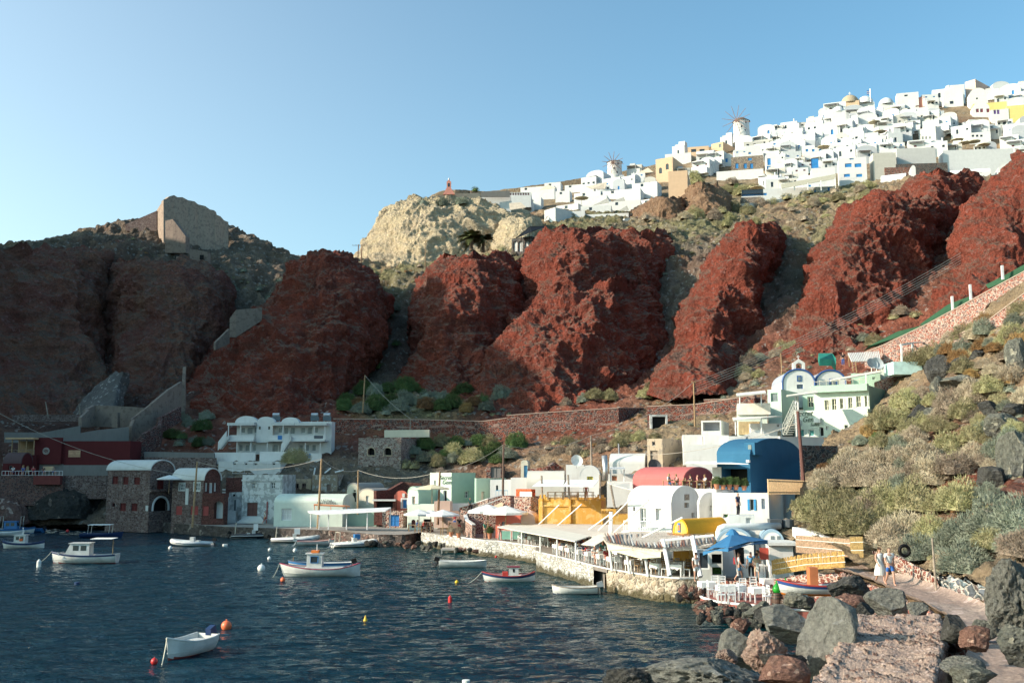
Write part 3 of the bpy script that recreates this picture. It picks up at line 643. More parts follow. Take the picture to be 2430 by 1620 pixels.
def coping(edge,zt,w=0.35,h=0.08,mat=WHITE,name='coping'):
 pts=[atz(x,y,zt)for x,y in edge];mb=MB()
 for p,q in zip(pts[:-1],pts[1:]):
  mb.add([(p.x,p.y-.03,zt),(q.x,q.y-.03,zt),(q.x,q.y+w,zt),(p.x,p.y+w,zt),(p.x,p.y-.03,zt+h),(q.x,q.y-.03,zt+h),(q.x,q.y+w,zt+h),(p.x,p.y+w,zt+h)],[(4,5,6,7),(0,1,5,4),(3,2,6,7),(0,3,7,4),(1,2,6,5)])
 o=mb.build(name,mat);o['kind']='structure'
coping([(1060,1270),(1106,1277),(1150,1283),(1182,1284),(1284,1298)],1.5)
coping([(1272,1309),(1340,1325),(1405,1342),(1441,1350),(1500,1360),(1560,1369),(1612,1373),(1690,1372)],1.5)
TZ=1.3
tedge=[(1655,1408),(1668,1418),(1700,1427),(1745,1432),(1790,1436),(1840,1441),(1880,1446),(1930,1448)]
tp=[atz(x,y,TZ)for x,y in tedge]+[atz(1960,1400,TZ),atz(1900,1392,TZ),atz(1760,1392,TZ),atz(1662,1396,TZ)]
mb=MB();mb.prism([(p.x,p.y)for p in tp],0.6,TZ);o=mb.build('terrace_floor',flat((0.30,0.095,0.075),0.85,var=0.15));o['kind']='structure'
mb=MB()
for p,q in zip(tp[:7],tp[1:8]):mb.tube([(p.x,p.y,TZ),(q.x,q.y,TZ)],0.07,5)
o=mb.build('terrace_edge',WHITE);o['kind']='structure'
PZ=2.8
def pathpt(px,py):return atz(px,py,PZ)
L_=[(1960,1352),(2010,1362),(2060,1380),(2110,1404),(2170,1432),(2230,1462),(2270,1486),(2300,1520),(2290,1600),(2260,1800)]
R_=[(2060,1340),(2085,1352),(2150,1376),(2215,1398),(2290,1424),(2350,1450),(2390,1480),(2440,1540),(2560,1660),(2900,1900)]
rows=[]
for(a,b)in zip(L_,R_):
 rows.append([(a[0]+(b[0]-a[0])*f,a[1]+(b[1]-a[1])*f)for f in(0,.25,.5,.75,1)])
arr=np.array(rows,float);A=catmull(arr.reshape(len(arr),-1),160).reshape(160,5,2);A=np.stack([catmull(A[i],60)for i in range(160)])
G=np.array([[list(pathpt(x,y))for x,y in r]for r in A]);G[...,2]+=(0.05*fbm(G.reshape(-1,3),0.7,3)+0.06*fbm(G.reshape(-1,3),3,2)).reshape(G.shape[:2])
G[...,2]+=0.25*(np.abs(np.linspace(-1,1,60))[None,:]**6)
grid_obj('path',G,rockmat((0.33,0.24,0.20),(0.38,0.29,0.24),(0.24,0.18,0.16),1.6,bump=0.35,pits=False))
rows=[]
for q in L_+[(2300,2400)]:
 A_=pathpt(*q);rows.append([[A_.x+.3+(75-A_.x)*f**1.5,A_.y+4*f,2.40+5.5*f**1.3-.0]for f in np.linspace(0,1,40)])
G=catmull(np.array(rows).reshape(len(rows),-1),120).reshape(120,40,3);G=np.concatenate([[[[v[0],v[1]+9,v[2]-.3]for v in G[0]]],G,[[[v[0],v[1]-40,v[2]]for v in G[-1]]]]);G[...,2]+=(.10*fbm(G.reshape(-1,3),3,3)).reshape(G.shape[:2])*np.linspace(0,1,40)[None,:]
grid_obj('ground',G,GROUND,np.ones((G.shape[0],40,3))*np.array(CC['t']))
def rubble_wall(name,top,z0,z1s,mat,thick=0.5,rough=0.18,kind='structure',label=None,cat=None,zt=None):
 P=[p if isinstance(p,Vector)else Vector(p)for p in top];rows=[];fine=[];zz=[]
 for i,(a,b)in enumerate(zip(P[:-1],P[1:])):
  n=max(2,int((b-a).length/0.22))
  for j in range(n):fine.append(a.lerp(b,j/n))
 fine.append(P[-1]);
 prof=[]
 for f in fine:
  nrm=Vector((-f.x*0,-1,0));r=[]
  for k in range(9):r.append(f+Vector((0,-0.12*k/8,-(f.z-z0)*k/8)))
  prof.append([f+Vector((0,thick,-0.6)),f+Vector((0,thick,0)),f+Vector((0,thick*0.5,0.02))]+r)
 G=np.array([[list(v)for v in col]for col in prof]).transpose(1,0,2);n=grid_normals(G)
 G=G+n*(rough*fbm(G.reshape(-1,3),0.55,3)).reshape(G.shape[:2])[...,None]
 o=grid_obj(name,G,mat,kind=None)
 if label:tag(o,label,cat)
 else:o['kind']=kind
 return o
def pt(px,py,z):return atz(px,py,z)
rubble_wall('terrace_wall',[Vector((*at(1690,1376,61)[:2],1.75)),Vector((*at(1790,1374,60)[:2],1.8)),Vector((*at(1840,1360,59)[:2],2.0)),Vector((*at(1880,1348,58)[:2],2.3)),Vector((*at(1990,1340,55)[:2],2.75))],0.9,None,REDST2,label='rubble wall of red and cream stones behind the waterside tables and the beached boat',cat='wall')
rubble_wall('path_wall',[pt(1990,1352,2.75),pt(2040,1378,2.75),pt(2110,1408,2.75),pt(2170,1438,2.75),pt(2240,1474,2.75),pt(2290,1500,2.75)],0.6,None,PINKST,thick=0.7,rough=0.35,label='crumbling pale rubble edge wall along the sea side of the path',cat='wall')
rubble_wall('garden_wall',[Vector((*pathpt(2068,1346)[:2],3.75)),Vector((*pathpt(2110,1358)[:2],3.85)),Vector((*pathpt(2160,1378)[:2],3.75)),Vector((*pathpt(2205,1393)[:2],3.5)),Vector((*pathpt(2225,1400)[:2],3.3))],2.6,None,REDST2,label='low wall of red stones beside the couple on the path',cat='wall')
rubble_wall('stone_kerb',[Vector((*pathpt(2215,1396)[:2],3.45)),Vector((*pathpt(2280,1412)[:2],3.45)),Vector((*pathpt(2350,1432)[:2],3.4)),Vector((*pathpt(2375,1440)[:2],3.4))],2.6,None,SLATEST,rough=0.3,label='low wall of bluish grey stones at the foot of the slope',cat='wall')
p0=at(2296,1318,50);p1=at(2380,1290,50);p2=at(2440,1275,49)
rubble_wall('slope_wall',[p0,p1,p2],at(2350,1372,48).z,None,SLATEST,thick=1.0,rough=0.3,label='retaining wall of blue grey stones in white mortar at the right edge of the slope',cat='wall')
def rockmesh(seed,cuts=12,sub=4,rough=0.06,pit=0.0,chunk=0.09):
 rng=random.Random(seed);bm=bmesh.new();bmesh.ops.create_icosphere(bm,subdivisions=sub,radius=1.0)
 P=np.array([v.co[:]for v in bm.verts])
 for c in range(cuts):
  n=Vector((rng.gauss(0,1),rng.gauss(0,1),rng.gauss(0,.8))).normalized();h=rng.uniform(0.42,0.80);nn=np.array(n)
  d=P@nn;over=np.maximum(d-h,0);P=P-over[:,None]*nn
 nrm=P/np.linalg.norm(P,axis=1)[:,None]
 P=P+nrm*(chunk*0.5*fbm(P+seed,0.9,2)+rough*fbm(P+seed,0.28,3))[:,None]
 if pit:P=P-nrm*(pit*np.clip(fbm(P*1+seed,0.16,2)-0.1,0,1))[:,None]
 for v,p in zip(bm.verts,P):v.co=p
 me=bpy.data.meshes.new('rock');bm.to_mesh(me);bm.free();me.update();return me
RG1=rockmat((0.19,0.185,0.165),(0.24,0.23,0.20),(0.11,0.11,0.105),2.6,bump=0.8)
RG2=rockmat((0.17,0.17,0.14),(0.13,0.13,0.12),(0.22,0.20,0.15),2.5,bump=0.8)
RG3=rockmat((0.07,0.068,0.065),(0.10,0.095,0.085),(0.05,0.048,0.046),2.5,bump=0.8)
RG4=rockmat((0.26,0.14,0.105),(0.20,0.11,0.09),(0.34,0.22,0.17),2.5,bump=0.8)
RG5=rockmat((0.48,0.36,0.30),(0.40,0.26,0.21),(0.26,0.13,0.10),3.0,bump=1.0)
def rock(px,py,w,h,D,mat,seed,label,cuts=12,sub=4,pit=0.0,dep=0.8,sink=0.15,rz=None,group=None,rough=0.06,ry=0.0):
 me=rockmesh(seed,cuts,sub,rough,pit);me.materials.append(mat)
 o=bpy.data.objects.new('boulder' if w*D/FPX>0.8 else'stone',me);COL.objects.link(o)
 W=w*D/FPX/2;Hh=h*D/FPX/2;c=at(px,py,D)
 o.scale=(W*1.12,W*dep*1.12,Hh*1.12);o.location=(c.x,c.y,c.z);o.rotation_euler=(0,ry,0)
 return tag(o,label,'rock',group)
rock(1962,1520,180,190,33,RG1,11,'tall faceted grey boulder beside the rubble ledge in the foreground',9,5,dep=0.9,rough=0.03)
rock(1862,1482,170,80,38,RG1,12,'flat pale grey boulder below the barrels',12,5,rough=0.03)
rock(1745,1548,125,100,32.5,RG1,13,'smooth rounded grey rock sloping into the water',7,5,rough=0.03)
rock(1812,1540,90,95,31.8,RG5,14,'rough pink mortar lump standing between two grey boulders',5,5,rough=0.14)
rock(1690,1625,340,105,28,RG1,15,'broad pitted grey slab at the bottom edge of the photo',6,6,pit=0.30,rough=0.05,dep=0.6)
rock(1493,1618,110,70,28,RG3,16,'jagged black rock at the water edge, bottom of the photo',12,5,rough=0.14)
rock(1862,1598,120,75,27.5,RG4,17,'reddish brown angular rock beside the pitted slab',9,5,rough=0.04)
rock(1850,1568,110,50,30,RG3,18,'black wet rock wedged under the tall faceted boulder',9,4)
rock(1725,1560,45,35,29.5,RG5,19,'small round pink rubble stone on the pitted slab',4,4,rough=0.14)
rock(1906,1428,82,58,46,RG2,20,'dark olive rock in front of the beached boat',10,5)
rock(2000,1400,100,75,44.5,RG3,21,'dark rough rock right of the beached boat',10,5,rough=0.1)
rock(2022,1430,80,70,42,RG4,22,'brown wedge shaped rock behind the tall grey boulder',8,4)
rock(2108,1432,110,66,41,RG1,23,'blue grey angular boulder below the path edge',9,5,rough=0.04)
rock(2176,1448,56,36,38.5,RG1,24,'small grey rock lying on the red rubble under the path',9,4)
rock(1802,1450,74,60,47,RG2,25,'olive grey boulder beside the smallest barrel',10,4)
rock(1762,1482,52,46,45,RG4,26,'brown rock at the water below the terrace',8,4)
rock(1836,1458,90,44,43,RG3,27,'black rock hidden low between the barrels and the pale grey boulder',9,4)
rock(2052,1455,60,46,39,RG3,28,'black rock behind the rubble ledge',9,4)
rock(2412,1425,130,170,30,rockmat((0.17,0.165,0.145),(0.20,0.19,0.165),(0.10,0.10,0.09),4,bump=1.0),29,'large porous volcanic rock at the right edge beside the path',8,6,pit=0.35,rough=0.08)
rock(2415,1520,110,100,27,RG2,30,'grey rock under the porous volcanic rock at the right edge',8,5,pit=0.2)
rock(2342,1492,60,62,33,RG2,31,'small olive grey rock on the right side of the path',7,4)
rock(2265,1490,90,60,32,RG3,32,'black rock in shade right of the rubble ledge',8,4)
rock(2320,1520,90,60,29,RG4,33,'brown rock in shade at the path end',8,4)
rock(2285,1580,90,42,26,RG1,34,'flat grey slab lying on the dark sand',6,4,rough=0.02)
rock(2305,1612,110,60,24.5,RG2,35,'low grey rock in the bottom right corner',8,4)
_rr=random.Random(4)
for i in range(46):
 f=_rr.random();px=1650+150*f+_rr.uniform(-6,6);py=1432+14*f+_rr.uniform(0,34);
 rock(px,py,_rr.uniform(16,34),_rr.uniform(16,32),53-(py-1432)*0.09,_rr.choice([RG2,RG4,RG3,RG4,RG2]),100+i,'brown or dark rubble stone heaped at the foot of the red floored terrace',8,3,group='stones heaped under the waterside terrace')
for i in range(16):
 rock(1610+i*4.2+_rr.uniform(-4,4),1406+_rr.uniform(-8,12),_rr.uniform(14,26),_rr.uniform(14,26),58+_rr.uniform(-1,1),_rr.choice([RG2,RG4,RG3]),170+i,'dark stone piled in the corner between quay wall and terrace',8,3,group='stones in the corner of the quay')
for i in range(30):
 px=860+i*11+_rr.uniform(-4,4);py=1288+0.10*(px-900)*0.6+_rr.uniform(-6,6)
 rock(px,py,_rr.uniform(10,22),_rr.uniform(8,15),8.1*FPX/(py+3-1121),_rr.choice([RG2,RG4,RG3]),200+i,'dark wet stone at the waterline of the middle quay',8,3,group='stones along the waterline of the middle quay')
rows=[]
Ltop=[(2030,1448,37.5,'t'),(2010,1480,34,'t'),(1985,1520,31,'t'),(1950,1570,27.5,'t'),(1905,1620,24.5,'t'),(1840,1720,20,'t')]
Rtop=[(2222,1450,37.5,'t'),(2232,1480,34,'t'),(2228,1520,31,'t'),(2218,1570,27.5,'t'),(2205,1620,24.5,'t'),(2180,1720,20,'t')]
g=[]
for a,b in zip(Ltop,Rtop):
 A_=at(*a[:3]);B_=at(*b[:3]);z=2.95
 A_=Vector((A_.x,A_.y,z));B_=Vector((B_.x,B_.y,z));r=[A_+Vector((-.25,-0.1,-1.8)),A_+Vector((-.1,-0.05,-0.8))]+[A_.lerp(B_,q/6)for q in range(7)]+[B_+Vector((.10,0,-0.25)),B_+Vector((.18,0,-1.3)),B_+Vector((.3,0,-2.4))]
 g.append([list(v)for v in r])
g=[[[v[0],v[1]+0.5,v[2]-2.2]for v in g[0]]]+g
g=np.array(g,float);A1=catmull(g.reshape(len(g),-1),330).reshape(330,g.shape[1],3);A1=np.stack([catmull(A1[i],330)for i in range(330)])
n=grid_normals(A1);P=A1 .reshape(-1,3)
cell=fbm(P,0.15,2);st=np.clip(cell*1.5-.12,0,1)*np.clip(fbm(P+5,0.8,2)*1.6+.55,0.05,1);d=0.10*fbm(P,0.9,3)+0.075*st+0.02*fbm(P,0.07,2)
A1=A1+n*d.reshape(A1 .shape[:2])[...,None]
tintc=np.where(st[:,None]>0.22,np.where((fbm(P+40,0.5,2)>0)[:,None],np.array([0.50,0.36,0.32]),np.array([0.30,0.28,0.27])),np.array([1.0,0.90,0.84]))
lg=grid_obj('rubble_ledge',A1,rockmat((0.42,0.34,0.29),(0.37,0.29,0.25),(0.27,0.20,0.17),5,tint=True,bump=0.5,pits=False),tintc.reshape(330,330,3),kind=None)
tag(lg,'massive foreground ledge of red and black stones set in pale pink mortar','ledge')
for i,(px,py,w,h,s_,lb)in enumerate([(2185,995,100,62,RG3,'dark split boulder among the bushes right of the green hotel'),(2215,985,50,44,RG2,'grey rock leaning on the split boulder right of the green hotel'),(2232,880,66,70,RG3,'black outcrop beside the stone wall above the green hotel'),(2268,908,90,46,RG2,'grey outcrop below the black one above the green hotel'),(2222,925,34,66,RG2,'narrow upright grey rock under the black outcrop'),(2282,862,44,26,RG3,'small black rock on the upper right slope'),(2316,843,40,24,RG3,'smallest black rock high on the right slope'),(2374,1010,80,56,RG2,'grey boulder on the edge of the red scree'),(2350,975,66,44,RG3,'black rock above the red scree'),(2405,968,60,40,RG3,'black rock at the right edge above the scree'),(2352,1140,92,60,RG3,'round dark brown boulder among pale green bushes'),(2415,1090,90,140,RG2,'tall grey boulder at the right edge of the slope'),(2418,845,60,90,RG2,'grey rock face at the right edge below the ramp'),(1945,1170,50,40,RG2,'grey rock half buried in bushes beside the wooden railing')]):
 c=slope_at(px,py+h*0.3);rock(px,py,w,h,c.y-0.4,s_,300+i,lb,10,4,rough=0.08)
def pbox(h,name,px0,py0,px1,py1,o0,o1,mat,face='f',parent=None):
 a0,_=h.toface(px0,(py0+py1)/2,face);a1,_=h.toface(px1,(py0+py1)/2,face);_,z1=h.toface((px0+px1)/2,py0,face);_,z0=h.toface((px0+px1)/2,py1,face)
 a0,a1=min(a0,a1),max(a0,a1);mb=MB()
 if face=='f':mb.box(a0,-o1,z0,a1,-o0,z1)
 else:mb.box(h.W+o0,a0,z0,h.W+o1,a1,z1)
 return mb.build(name,mat,parent or h.e)
def archplate(h,px0,px1,pyb,pyt,mat,name='gable',t=0.25,out=0.0,n=14):
 a0,z0=h.toface(px0,pyb);a1,_=h.toface(px1,pyb);_,z1=h.toface((px0+px1)/2,pyt)
 pts=arcpts(a0,a1,z0,z1-z0,n);mb=MB();mb.prism(pts,-out,-out+t,axis='y');return mb.build(name,mat,h.e)
def rail(h,px0,px1,pyt,pyb,mat,out=0.05,n=10,name='railing',face='f',bars=True):
 a0,z1=h.toface(px0,pyt,face);a1,_=h.toface(px1,pyt,face);_,z0=h.toface((px0+px1)/2,pyb,face);mb=MB()
 T=(lambda a,z:(a,-out,z))if face=='f' else(lambda a,z:(h.W+out,a,z))
 mb.tube([T(a0,z1),T(a1,z1)],0.035,5);mb.tube([T(a0,z0+.08),T(a1,z0+.08)],0.025,5)
 for i in range(n+1):
  a=a0+(a1-a0)*i/n;mb.tube([T(a,z0),T(a,z1)],0.02 if bars else 0.03,4)
 return mb.build(name,mat,h.e)
h=House('restaurant',82,306,312,1129,1046,149,3,MAROON,'long windowless dark red restaurant with a round emblem and a tan sign on its wall','restaurant',depth=6)
h.build();pbox(h,'tall_wall',84,1038,149,1101,0.05,0.5,MAROON)
pbox(h,'plinth',84,1101,150,1129,0.0,0.12,GREYC);pbox(h,'plinth',152,1103,270,1128,0.0,0.35,GREYC)
w=pbox(h,'window',107,1106,132,1118,0.5,0.56,flat((0.62,0.42,0.25),0.8));w['label']='lit tan window'
a=h.loc(114,1070,out=0.56);mb=MB();ring=lambda r:[(a[0]+r*math.cos(t*math.pi/12),a[1],a[2]+r*math.sin(t*math.pi/12))for t in range(25)]
for r in(0.48,0.33):mb.tube(ring(r),0.05,5,cap=False)
em=mb.build('emblem',flat((0.45,0.40,0.36),0.6),h.e)
text_mesh('G',0.5,flat((0.45,0.40,0.36),0.6),parent=em,loc=a)
sg=pbox(h,'sign',163,1068,191,1084,0.02,0.08,flat((0.55,0.33,0.20),0.7));
b=h.loc(177,1076,out=0.10)
for i,tx in enumerate(('ΑΜΜΟΥΔΙ','1985','RESTAURANT')):text_mesh(tx,0.30,flat((0.35,0.18,0.10),0.7),parent=sg,loc=(b[0],b[1],b[2]+0.28-0.28*i))
h=House('red_vault_house',6,48,78,1122,1099,146.5,20,MAROON,'small maroon vaulted house with tan round doorways on the left terrace',roof='vaultx',rise=1.6,roofmat=flat((0.09,0.05,0.055),0.7))
h.win(20,1104,28,1113,pane=GLASS,frame=GREYC);h.door(52,1102,60,1122,'s',pane=flat((0.55,0.36,0.2)),arch=True);h.door(62,1104,71,1122,'s',pane=flat((0.62,0.42,0.24)),arch=True);h.build()
h=House('terrace_block',18,84,88,1103,1079,148.5,3,MAROON,'maroon dining terrace under a tan awning above the vaulted red house','terrace',depth=6)
h.build();rail(h,20,82,1067,1079,WOODG,0.0,9);pbox(h,'awning',18,1038,86,1042,-4,0.6,flat((0.55,0.35,0.2),0.8))
for x in(28,44,62,80):pbox(h,'post',x,1042,x+2,1079,0,0.12,WOODL)
pbox(h,'back_wall',20,1044,84,1079,-3.2,-3,flat((0.35,0.22,0.12),0.8))
h=House('sea_terrace',-20,148,152,1166,1128,146,2,masonry(((0.16,0.08,0.07),(0.22,0.11,0.09),(0.10,0.06,0.06)),(0.24,0.18,0.16),0.35),'stone terrace wall with a white railing over the sea, far left','terrace',depth=3.2,parapet=0.0)
h.build();rail(h,4,148,1117,1128,WPAINT,-0.1,18,bars=False);pbox(h,'balcony',85,1128,148,1149,0.0,0.7,flat((0.16,0.03,0.025),0.8))
h=House('stone_store',150,253,256,1150,1128,146.5,2,BROWNST,'low brown stone parapet between the red balcony and the two storey stone house','wall',depth=2,parapet=0);h.build()
def slabwall(name,pts,mat,label,t=0.5,cat='wall'):
 """pts: list of (px, ptop, pbot, D)"""
 mb=MB()
 for a,b in zip(pts[:-1],pts[1:]):
  A1,A0,B1,B0=at(a[0],a[1],a[3]),at(a[0],a[2],a[3]),at(b[0],b[1],b[3]),at(b[0],b[2],b[3])
  n=(B1-A1).cross(Vector((0,0,1))).normalized()*t
  if n.y<0:n=-n
  v=[A0,B0,B1,A1,A0+n,B0+n,B1+n,A1+n];mb.add(v,[(0,1,2,3),(5,4,7,6),(3,2,6,7),(0,3,7,4),(1,5,6,2),(0,4,5,1)])
 return tag(mb.build(name,mat),label,cat)
slabwall('retaining_wall',[(226,961,1012,166),(300,964,1014,166),(360,968,1016,166)],CONC,'pale concrete wall above the maroon restaurant with one square pillar')
slabwall('retaining_wall',[(186,990,1012,160),(205,972,1014,163),(226,961,1012,166)],CONC,'short curved concrete wing wall left of the pillar wall')
slabwall('pillar',[(265,979,1014,163),(279,979,1014,163)],CONC,'square concrete pillar in front of the pale ruined wall',1.0,'pillar')
slabwall('retaining_wall',[(306,1010,1050,158),(312,995,1050,159),(360,958,1050,162),(400,925,1000,166),(432,905,975,170),(434,870,960,171)],CONC,'tall ruined concrete stair wall climbing to the red cliff')
slabwall('retaining_wall',[(152,1034,1056,153),(230,1020,1056,155),(306,1012,1056,157)],GREYC,'grey sloping wall directly above the maroon restaurant')
slabwall('retaining_wall',[(10,1025,1050,158),(100,1026,1050,158),(190,1010,1050,159)],GREYC,'dark grey wall behind the tan awning, far left')
slabwall('retaining_wall',[(30,984,1000,168),(188,983,1000,168)],BROWNST,'long low stone wall under the maroon cliff, left')
slabwall('stone_ramp_wall',[(306,1060,1105,152),(340,1030,1100,153),(374,1010,1060,156),(378,992,1030,158),(430,965,1000,164)],masonry(((0.10,0.035,0.03),(0.13,0.05,0.045),(0.07,0.05,0.05)),(0.3,0.24,0.22),0.4,0.06),'dark red rubble ramp beside the tall concrete stair wall')
slabwall('retaining_wall',[(342,1071,1084,152),(508,1074,1086,152)],GREYC,'grey parapet on top of the long brown stone wall behind the stone houses')
slabwall('stone_wall',[(342,1084,1170,151.5),(430,1085,1180,151.5),(512,1086,1180,151.5)],BROWNST,'long brown stone wall with an arched niche behind the two vaulted stone houses')
slabwall('stair_ramp',[(545,755,800,208),(560,735,800,208),(622,730,760,210)],CONC,'pale ramp wall in the gully above the tall concrete stair wall')
slabwall('stair_ramp',[(512,812,830,202),(545,780,815,206)],CONC,'lower end of the pale ramp wall in the gully')
h=House('stone_house',253,352,410,1228,1114,138,28,BROWNST,'two storey brown stone house with a white vaulted roof and an arched white doorway',roof='vaultx',rise=1.25,roofmat=WHITE2,over=0.15)
for x0,y0,x1,y1 in((266,1130,280,1148),(291,1131,305,1149),(317,1132,332,1149),(284,1193,299,1212),(311,1194,326,1212)):h.win(x0,y0,x1,y1,pane=DKRED,frame=flat((0.16,0.02,0.02)),muntin=True,surround=None)
h.win(265,1193,273,1202,pane=BLACK,frame=DKRED);h.door(373,1131,390,1160,'s',pane=DKRED,frame=DKRED);h.door(361,1180,398,1212,'s',pane=BLACK,arch=True,surround=None,rec=0.5);h.build()
a,z0=h.toface(361,1212,'s');b,_=h.toface(399,1212,'s');_,z1=h.toface(380,1178,'s')
mb=MB();r=(b-a)/2
mb.tube([(h.W+.05,a,z0)]+[(h.W+.05,q[0],q[1])for q in arcpts(a,b,z1-r,r,12)]+[(h.W+.05,b,z0)],0.16,6);mb.build('door_arch',WHITE,h.e)
pbox(h,'terrace_wall',352,1160,408,1166,0.0,0.5,BROWNST,'s');pbox(h,'notice',346,1199,352,1212,0.02,0.06,WHITE2)
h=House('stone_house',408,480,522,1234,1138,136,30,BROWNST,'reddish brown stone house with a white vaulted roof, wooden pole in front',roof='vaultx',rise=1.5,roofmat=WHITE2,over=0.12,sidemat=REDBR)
for x0,y0,x1,y1 in((426,1147,438,1163),(461,1145,474,1164)):h.win(x0,y0,x1,y1,pane=GLASSL,frame=WPAINT,muntin=True,surround=WHITE2)
for x0,x1 in((417,432),(452,470)):h.win(x0,1200,x1,1221,pane=flat((0.30,0.05,0.045)),frame=None,rec=0.1)
for x0,y0,x1,y1 in((487,1145,493,1165),(497,1145,505,1169),(508,1145,514,1165)):h.win(x0,y0,x1,y1,'s',pane=WHITE2,frame=WPAINT)
h.build();sg=pbox(h,'sign',441,1158,448,1197,0.03,0.09,WHITE2);b=h.loc(444.5,1177,out=0.1)
h=House('stone_porch',479,530,541,1237,1170,134.5,12,REDBR,'dark red stone porch with an arched opening in front of the reddish house',cat='house',parapet=0.3)
h.win(481,1200,495,1223,pane=flat((0.30,0.05,0.045)),rec=0.1);h.op('hole',507,1188,529,1230,pane=WHITE2,arch=True,rec=0.8);h.build()
h=House('hotel',561,785,792,1100,1000,156,4,WHITE,'large white three storey hotel with balconies and three round gables under the red cliff','hotel',depth=2.2,parapet=0.3)
for y0,y1,xs in((1013,1027,((571,582),(586,600),(603,612),(659,670),(673,685),(688,700),(714,725),(729,741),(744,755))),(1054,1070,((567,576),(581,592),(600,608),(647,660),(664,684),(708,719),(723,734),(739,750)))):
 for x0,x1 in xs:h.win(x0,y0,x1,y1+(3 if x1-x0>11 else 0),pane=flat((0.30,0.32,0.32),0.4),frame=WPAINT)
for x0,x1 in((619,623),(641,645)):h.win(x0,1012,x1,1018,pane=GLASS)
h.build()
archplate(h,561,613,1003,987,WHITE,out=0.6,t=1.2);archplate(h,614,655,1003,989,WHITE,out=0.95,t=1.2);archplate(h,670,712,1003,990,WHITE,out=0.6,t=1.2)
pbox(h,'stair_bay',613,1000,651,1050,0.0,0.9,WHITE)
wb_=pbox(h,'window',619,1012,623,1019,0.9,0.94,GLASS);wb_=pbox(h,'window',641,1012,645,1019,0.9,0.94,GLASS)
for x0,x1 in((549,612),(652,706),(707,782)):
 pbox(h,'canopy',x0,1004,x1,1010,0.0,1.9,WHITE2)
for x0,x1 in((556,612),(650,694),(702,780)):pbox(h,'balcony',x0,1033,x1,1044,1.7,1.9,WHITE)
for x0,x1 in((548,612),(640,684),(694,779)):pbox(h,'balcony_floor',x0,1044,x1,1048,0.0,2.3,WHITE2)
for x,y0,y1 in((551,1008,1034),(579,1010,1034),(679,1010,1034),(752,1012,1034),(777,1012,1034),(571,1050,1075),(603,1050,1075),(642,1050,1075),(731,1050,1076),(766,1050,1076)):
 pbox(h,'post',x,y0,x+2,y1,1.75,1.88,WHITE)
pbox(h,'terrace_wall',523,1074,620,1098,2.6,2.9,WHITE);pbox(h,'terrace_wall',630,1072,694,1096,2.6,2.9,WHITE);pbox(h,'terrace_wall',704,1076,774,1100,2.6,2.9,WHITE)
pbox(h,'floor',523,1096,780,1101,0.0,2.9,WHITE2)
for(xa,ya,xb,yb)in((536,1060,556,1034),(683,1066,702,1036)):
 A=Vector(h.loc(xa,ya,out=2.0));B=Vector(h.loc(xb,yb,out=2.0));mb=MB();n=9
 for i in range(n):
  p=A.lerp(B,i/n);q=A.lerp(B,(i+1)/n);mb.box(min(p.x,q.x),-2.6,p.z-.4,max(p.x,q.x),-1.6,q.z)
 mb.build('staircase',WHITE2,h.e)
 mb=MB();mb.add([A+Vector((-.3,-.65,-.6)),B+Vector((-.3,-.65,-.6)),B+Vector((-.3,-.65,.7)),A+Vector((-.3,-.65,.7)),A+Vector((-.3,-.5,-.6)),B+Vector((-.3,-.5,-.6)),B+Vector((-.3,-.5,.7)),A+Vector((-.3,-.5,.7))],[(0,1,2,3),(4,7,6,5),(3,2,6,7)]);mb.build('stair_wall',WHITE,h.e)
for x0,y0,x1,y1,mt in((668,1034,678,1044,BLUEW),(741,1077,749,1086,BLUEW),(753,1034,774,1041,flat((0.08,0.09,0.11)))):
 o=pbox(h,'towel',x0,y0,x1,y1,1.92 if y0<1050 else 2.92,1.95 if y0<1050 else 2.95,mt)
for x0 in(640,733,763):
 m_=pbox(h,'solar_heater',x0-8,985,x0+12,996,-3,-2.9,flat((0.06,0.09,0.12),0.3));mb=MB();p=h.loc(x0-6,981,out=-3);q=h.loc(x0+10,981,out=-3);mb.tube([p,q],0.28,8);mb.build('tank',METAL,m_)
 mb=MB();mb.box(p[0],3,h.H-.3,p[0]+.1,3.1,p[2]);mb.box(q[0]-.1,3,h.H-.3,q[0],3.1,q[2]);mb.build('stand',METAL,m_)
h=House('white_annex',518,665,670,1134,1094,150,4,WHITE2,'white lower wing of the hotel with a concrete frame and two small signs','house',depth=4)
for x0,y0,x1,y1 in((553,1087+8,560,1103),(580,1096,587,1103),(602,1096,611,1104),(646,1096,653,1103)):h.win(x0,y0,x1,y1,pane=GLASS,frame=WPAINT)
h.win(526,1118,534,1130,pane=GLASSL,frame=WPAINT);h.build()
rail(h,555,665,1098,1124,WPAINT,0.4,4,'concrete_frame');pbox(h,'sign',540,1120,545,1130,0.02,0.08,REDP);pbox(h,'sign',551,1121,557,1131,0.02,0.08,WHITE)
h=House('worn_house',574,668,676,1231,1126,138,5,WORNW,'peeling white two storey house with a large brown double door on the quay',depth=6)
for x0,x1 in((597,606),(643,653)):h.win(x0,1144,x1,1159,pane=GLASS,frame=WPAINT,muntin=True)
h.door(586,1192,611,1224,pane=flat((0.17,0.07,0.055)),frame=flat((0.15,0.06,0.05)),muntin=True);h.build();pbox(h,'cornice',574,1137,668,1141,0.0,0.15,WORNW);pbox(h,'cornice',574,1171,668,1173,0.0,0.08,WORNW);pbox(h,'drainpipe',633,1190,635,1230,0.03,0.12,REDP)
mb=MB()
for i in range(5):
 p=h.loc(586-i*3,1231,out=0);q=h.loc(622+i*4,1231,out=0);z=h.loc(600,1224+i*2.6)[2];mb.box(p[0],-0.6-.32*i,-0.5,q[0],-0.32*i,z)
mb.build('steps',WHITE2,h.e)
mb=MB()
base=at(548,1236,139)
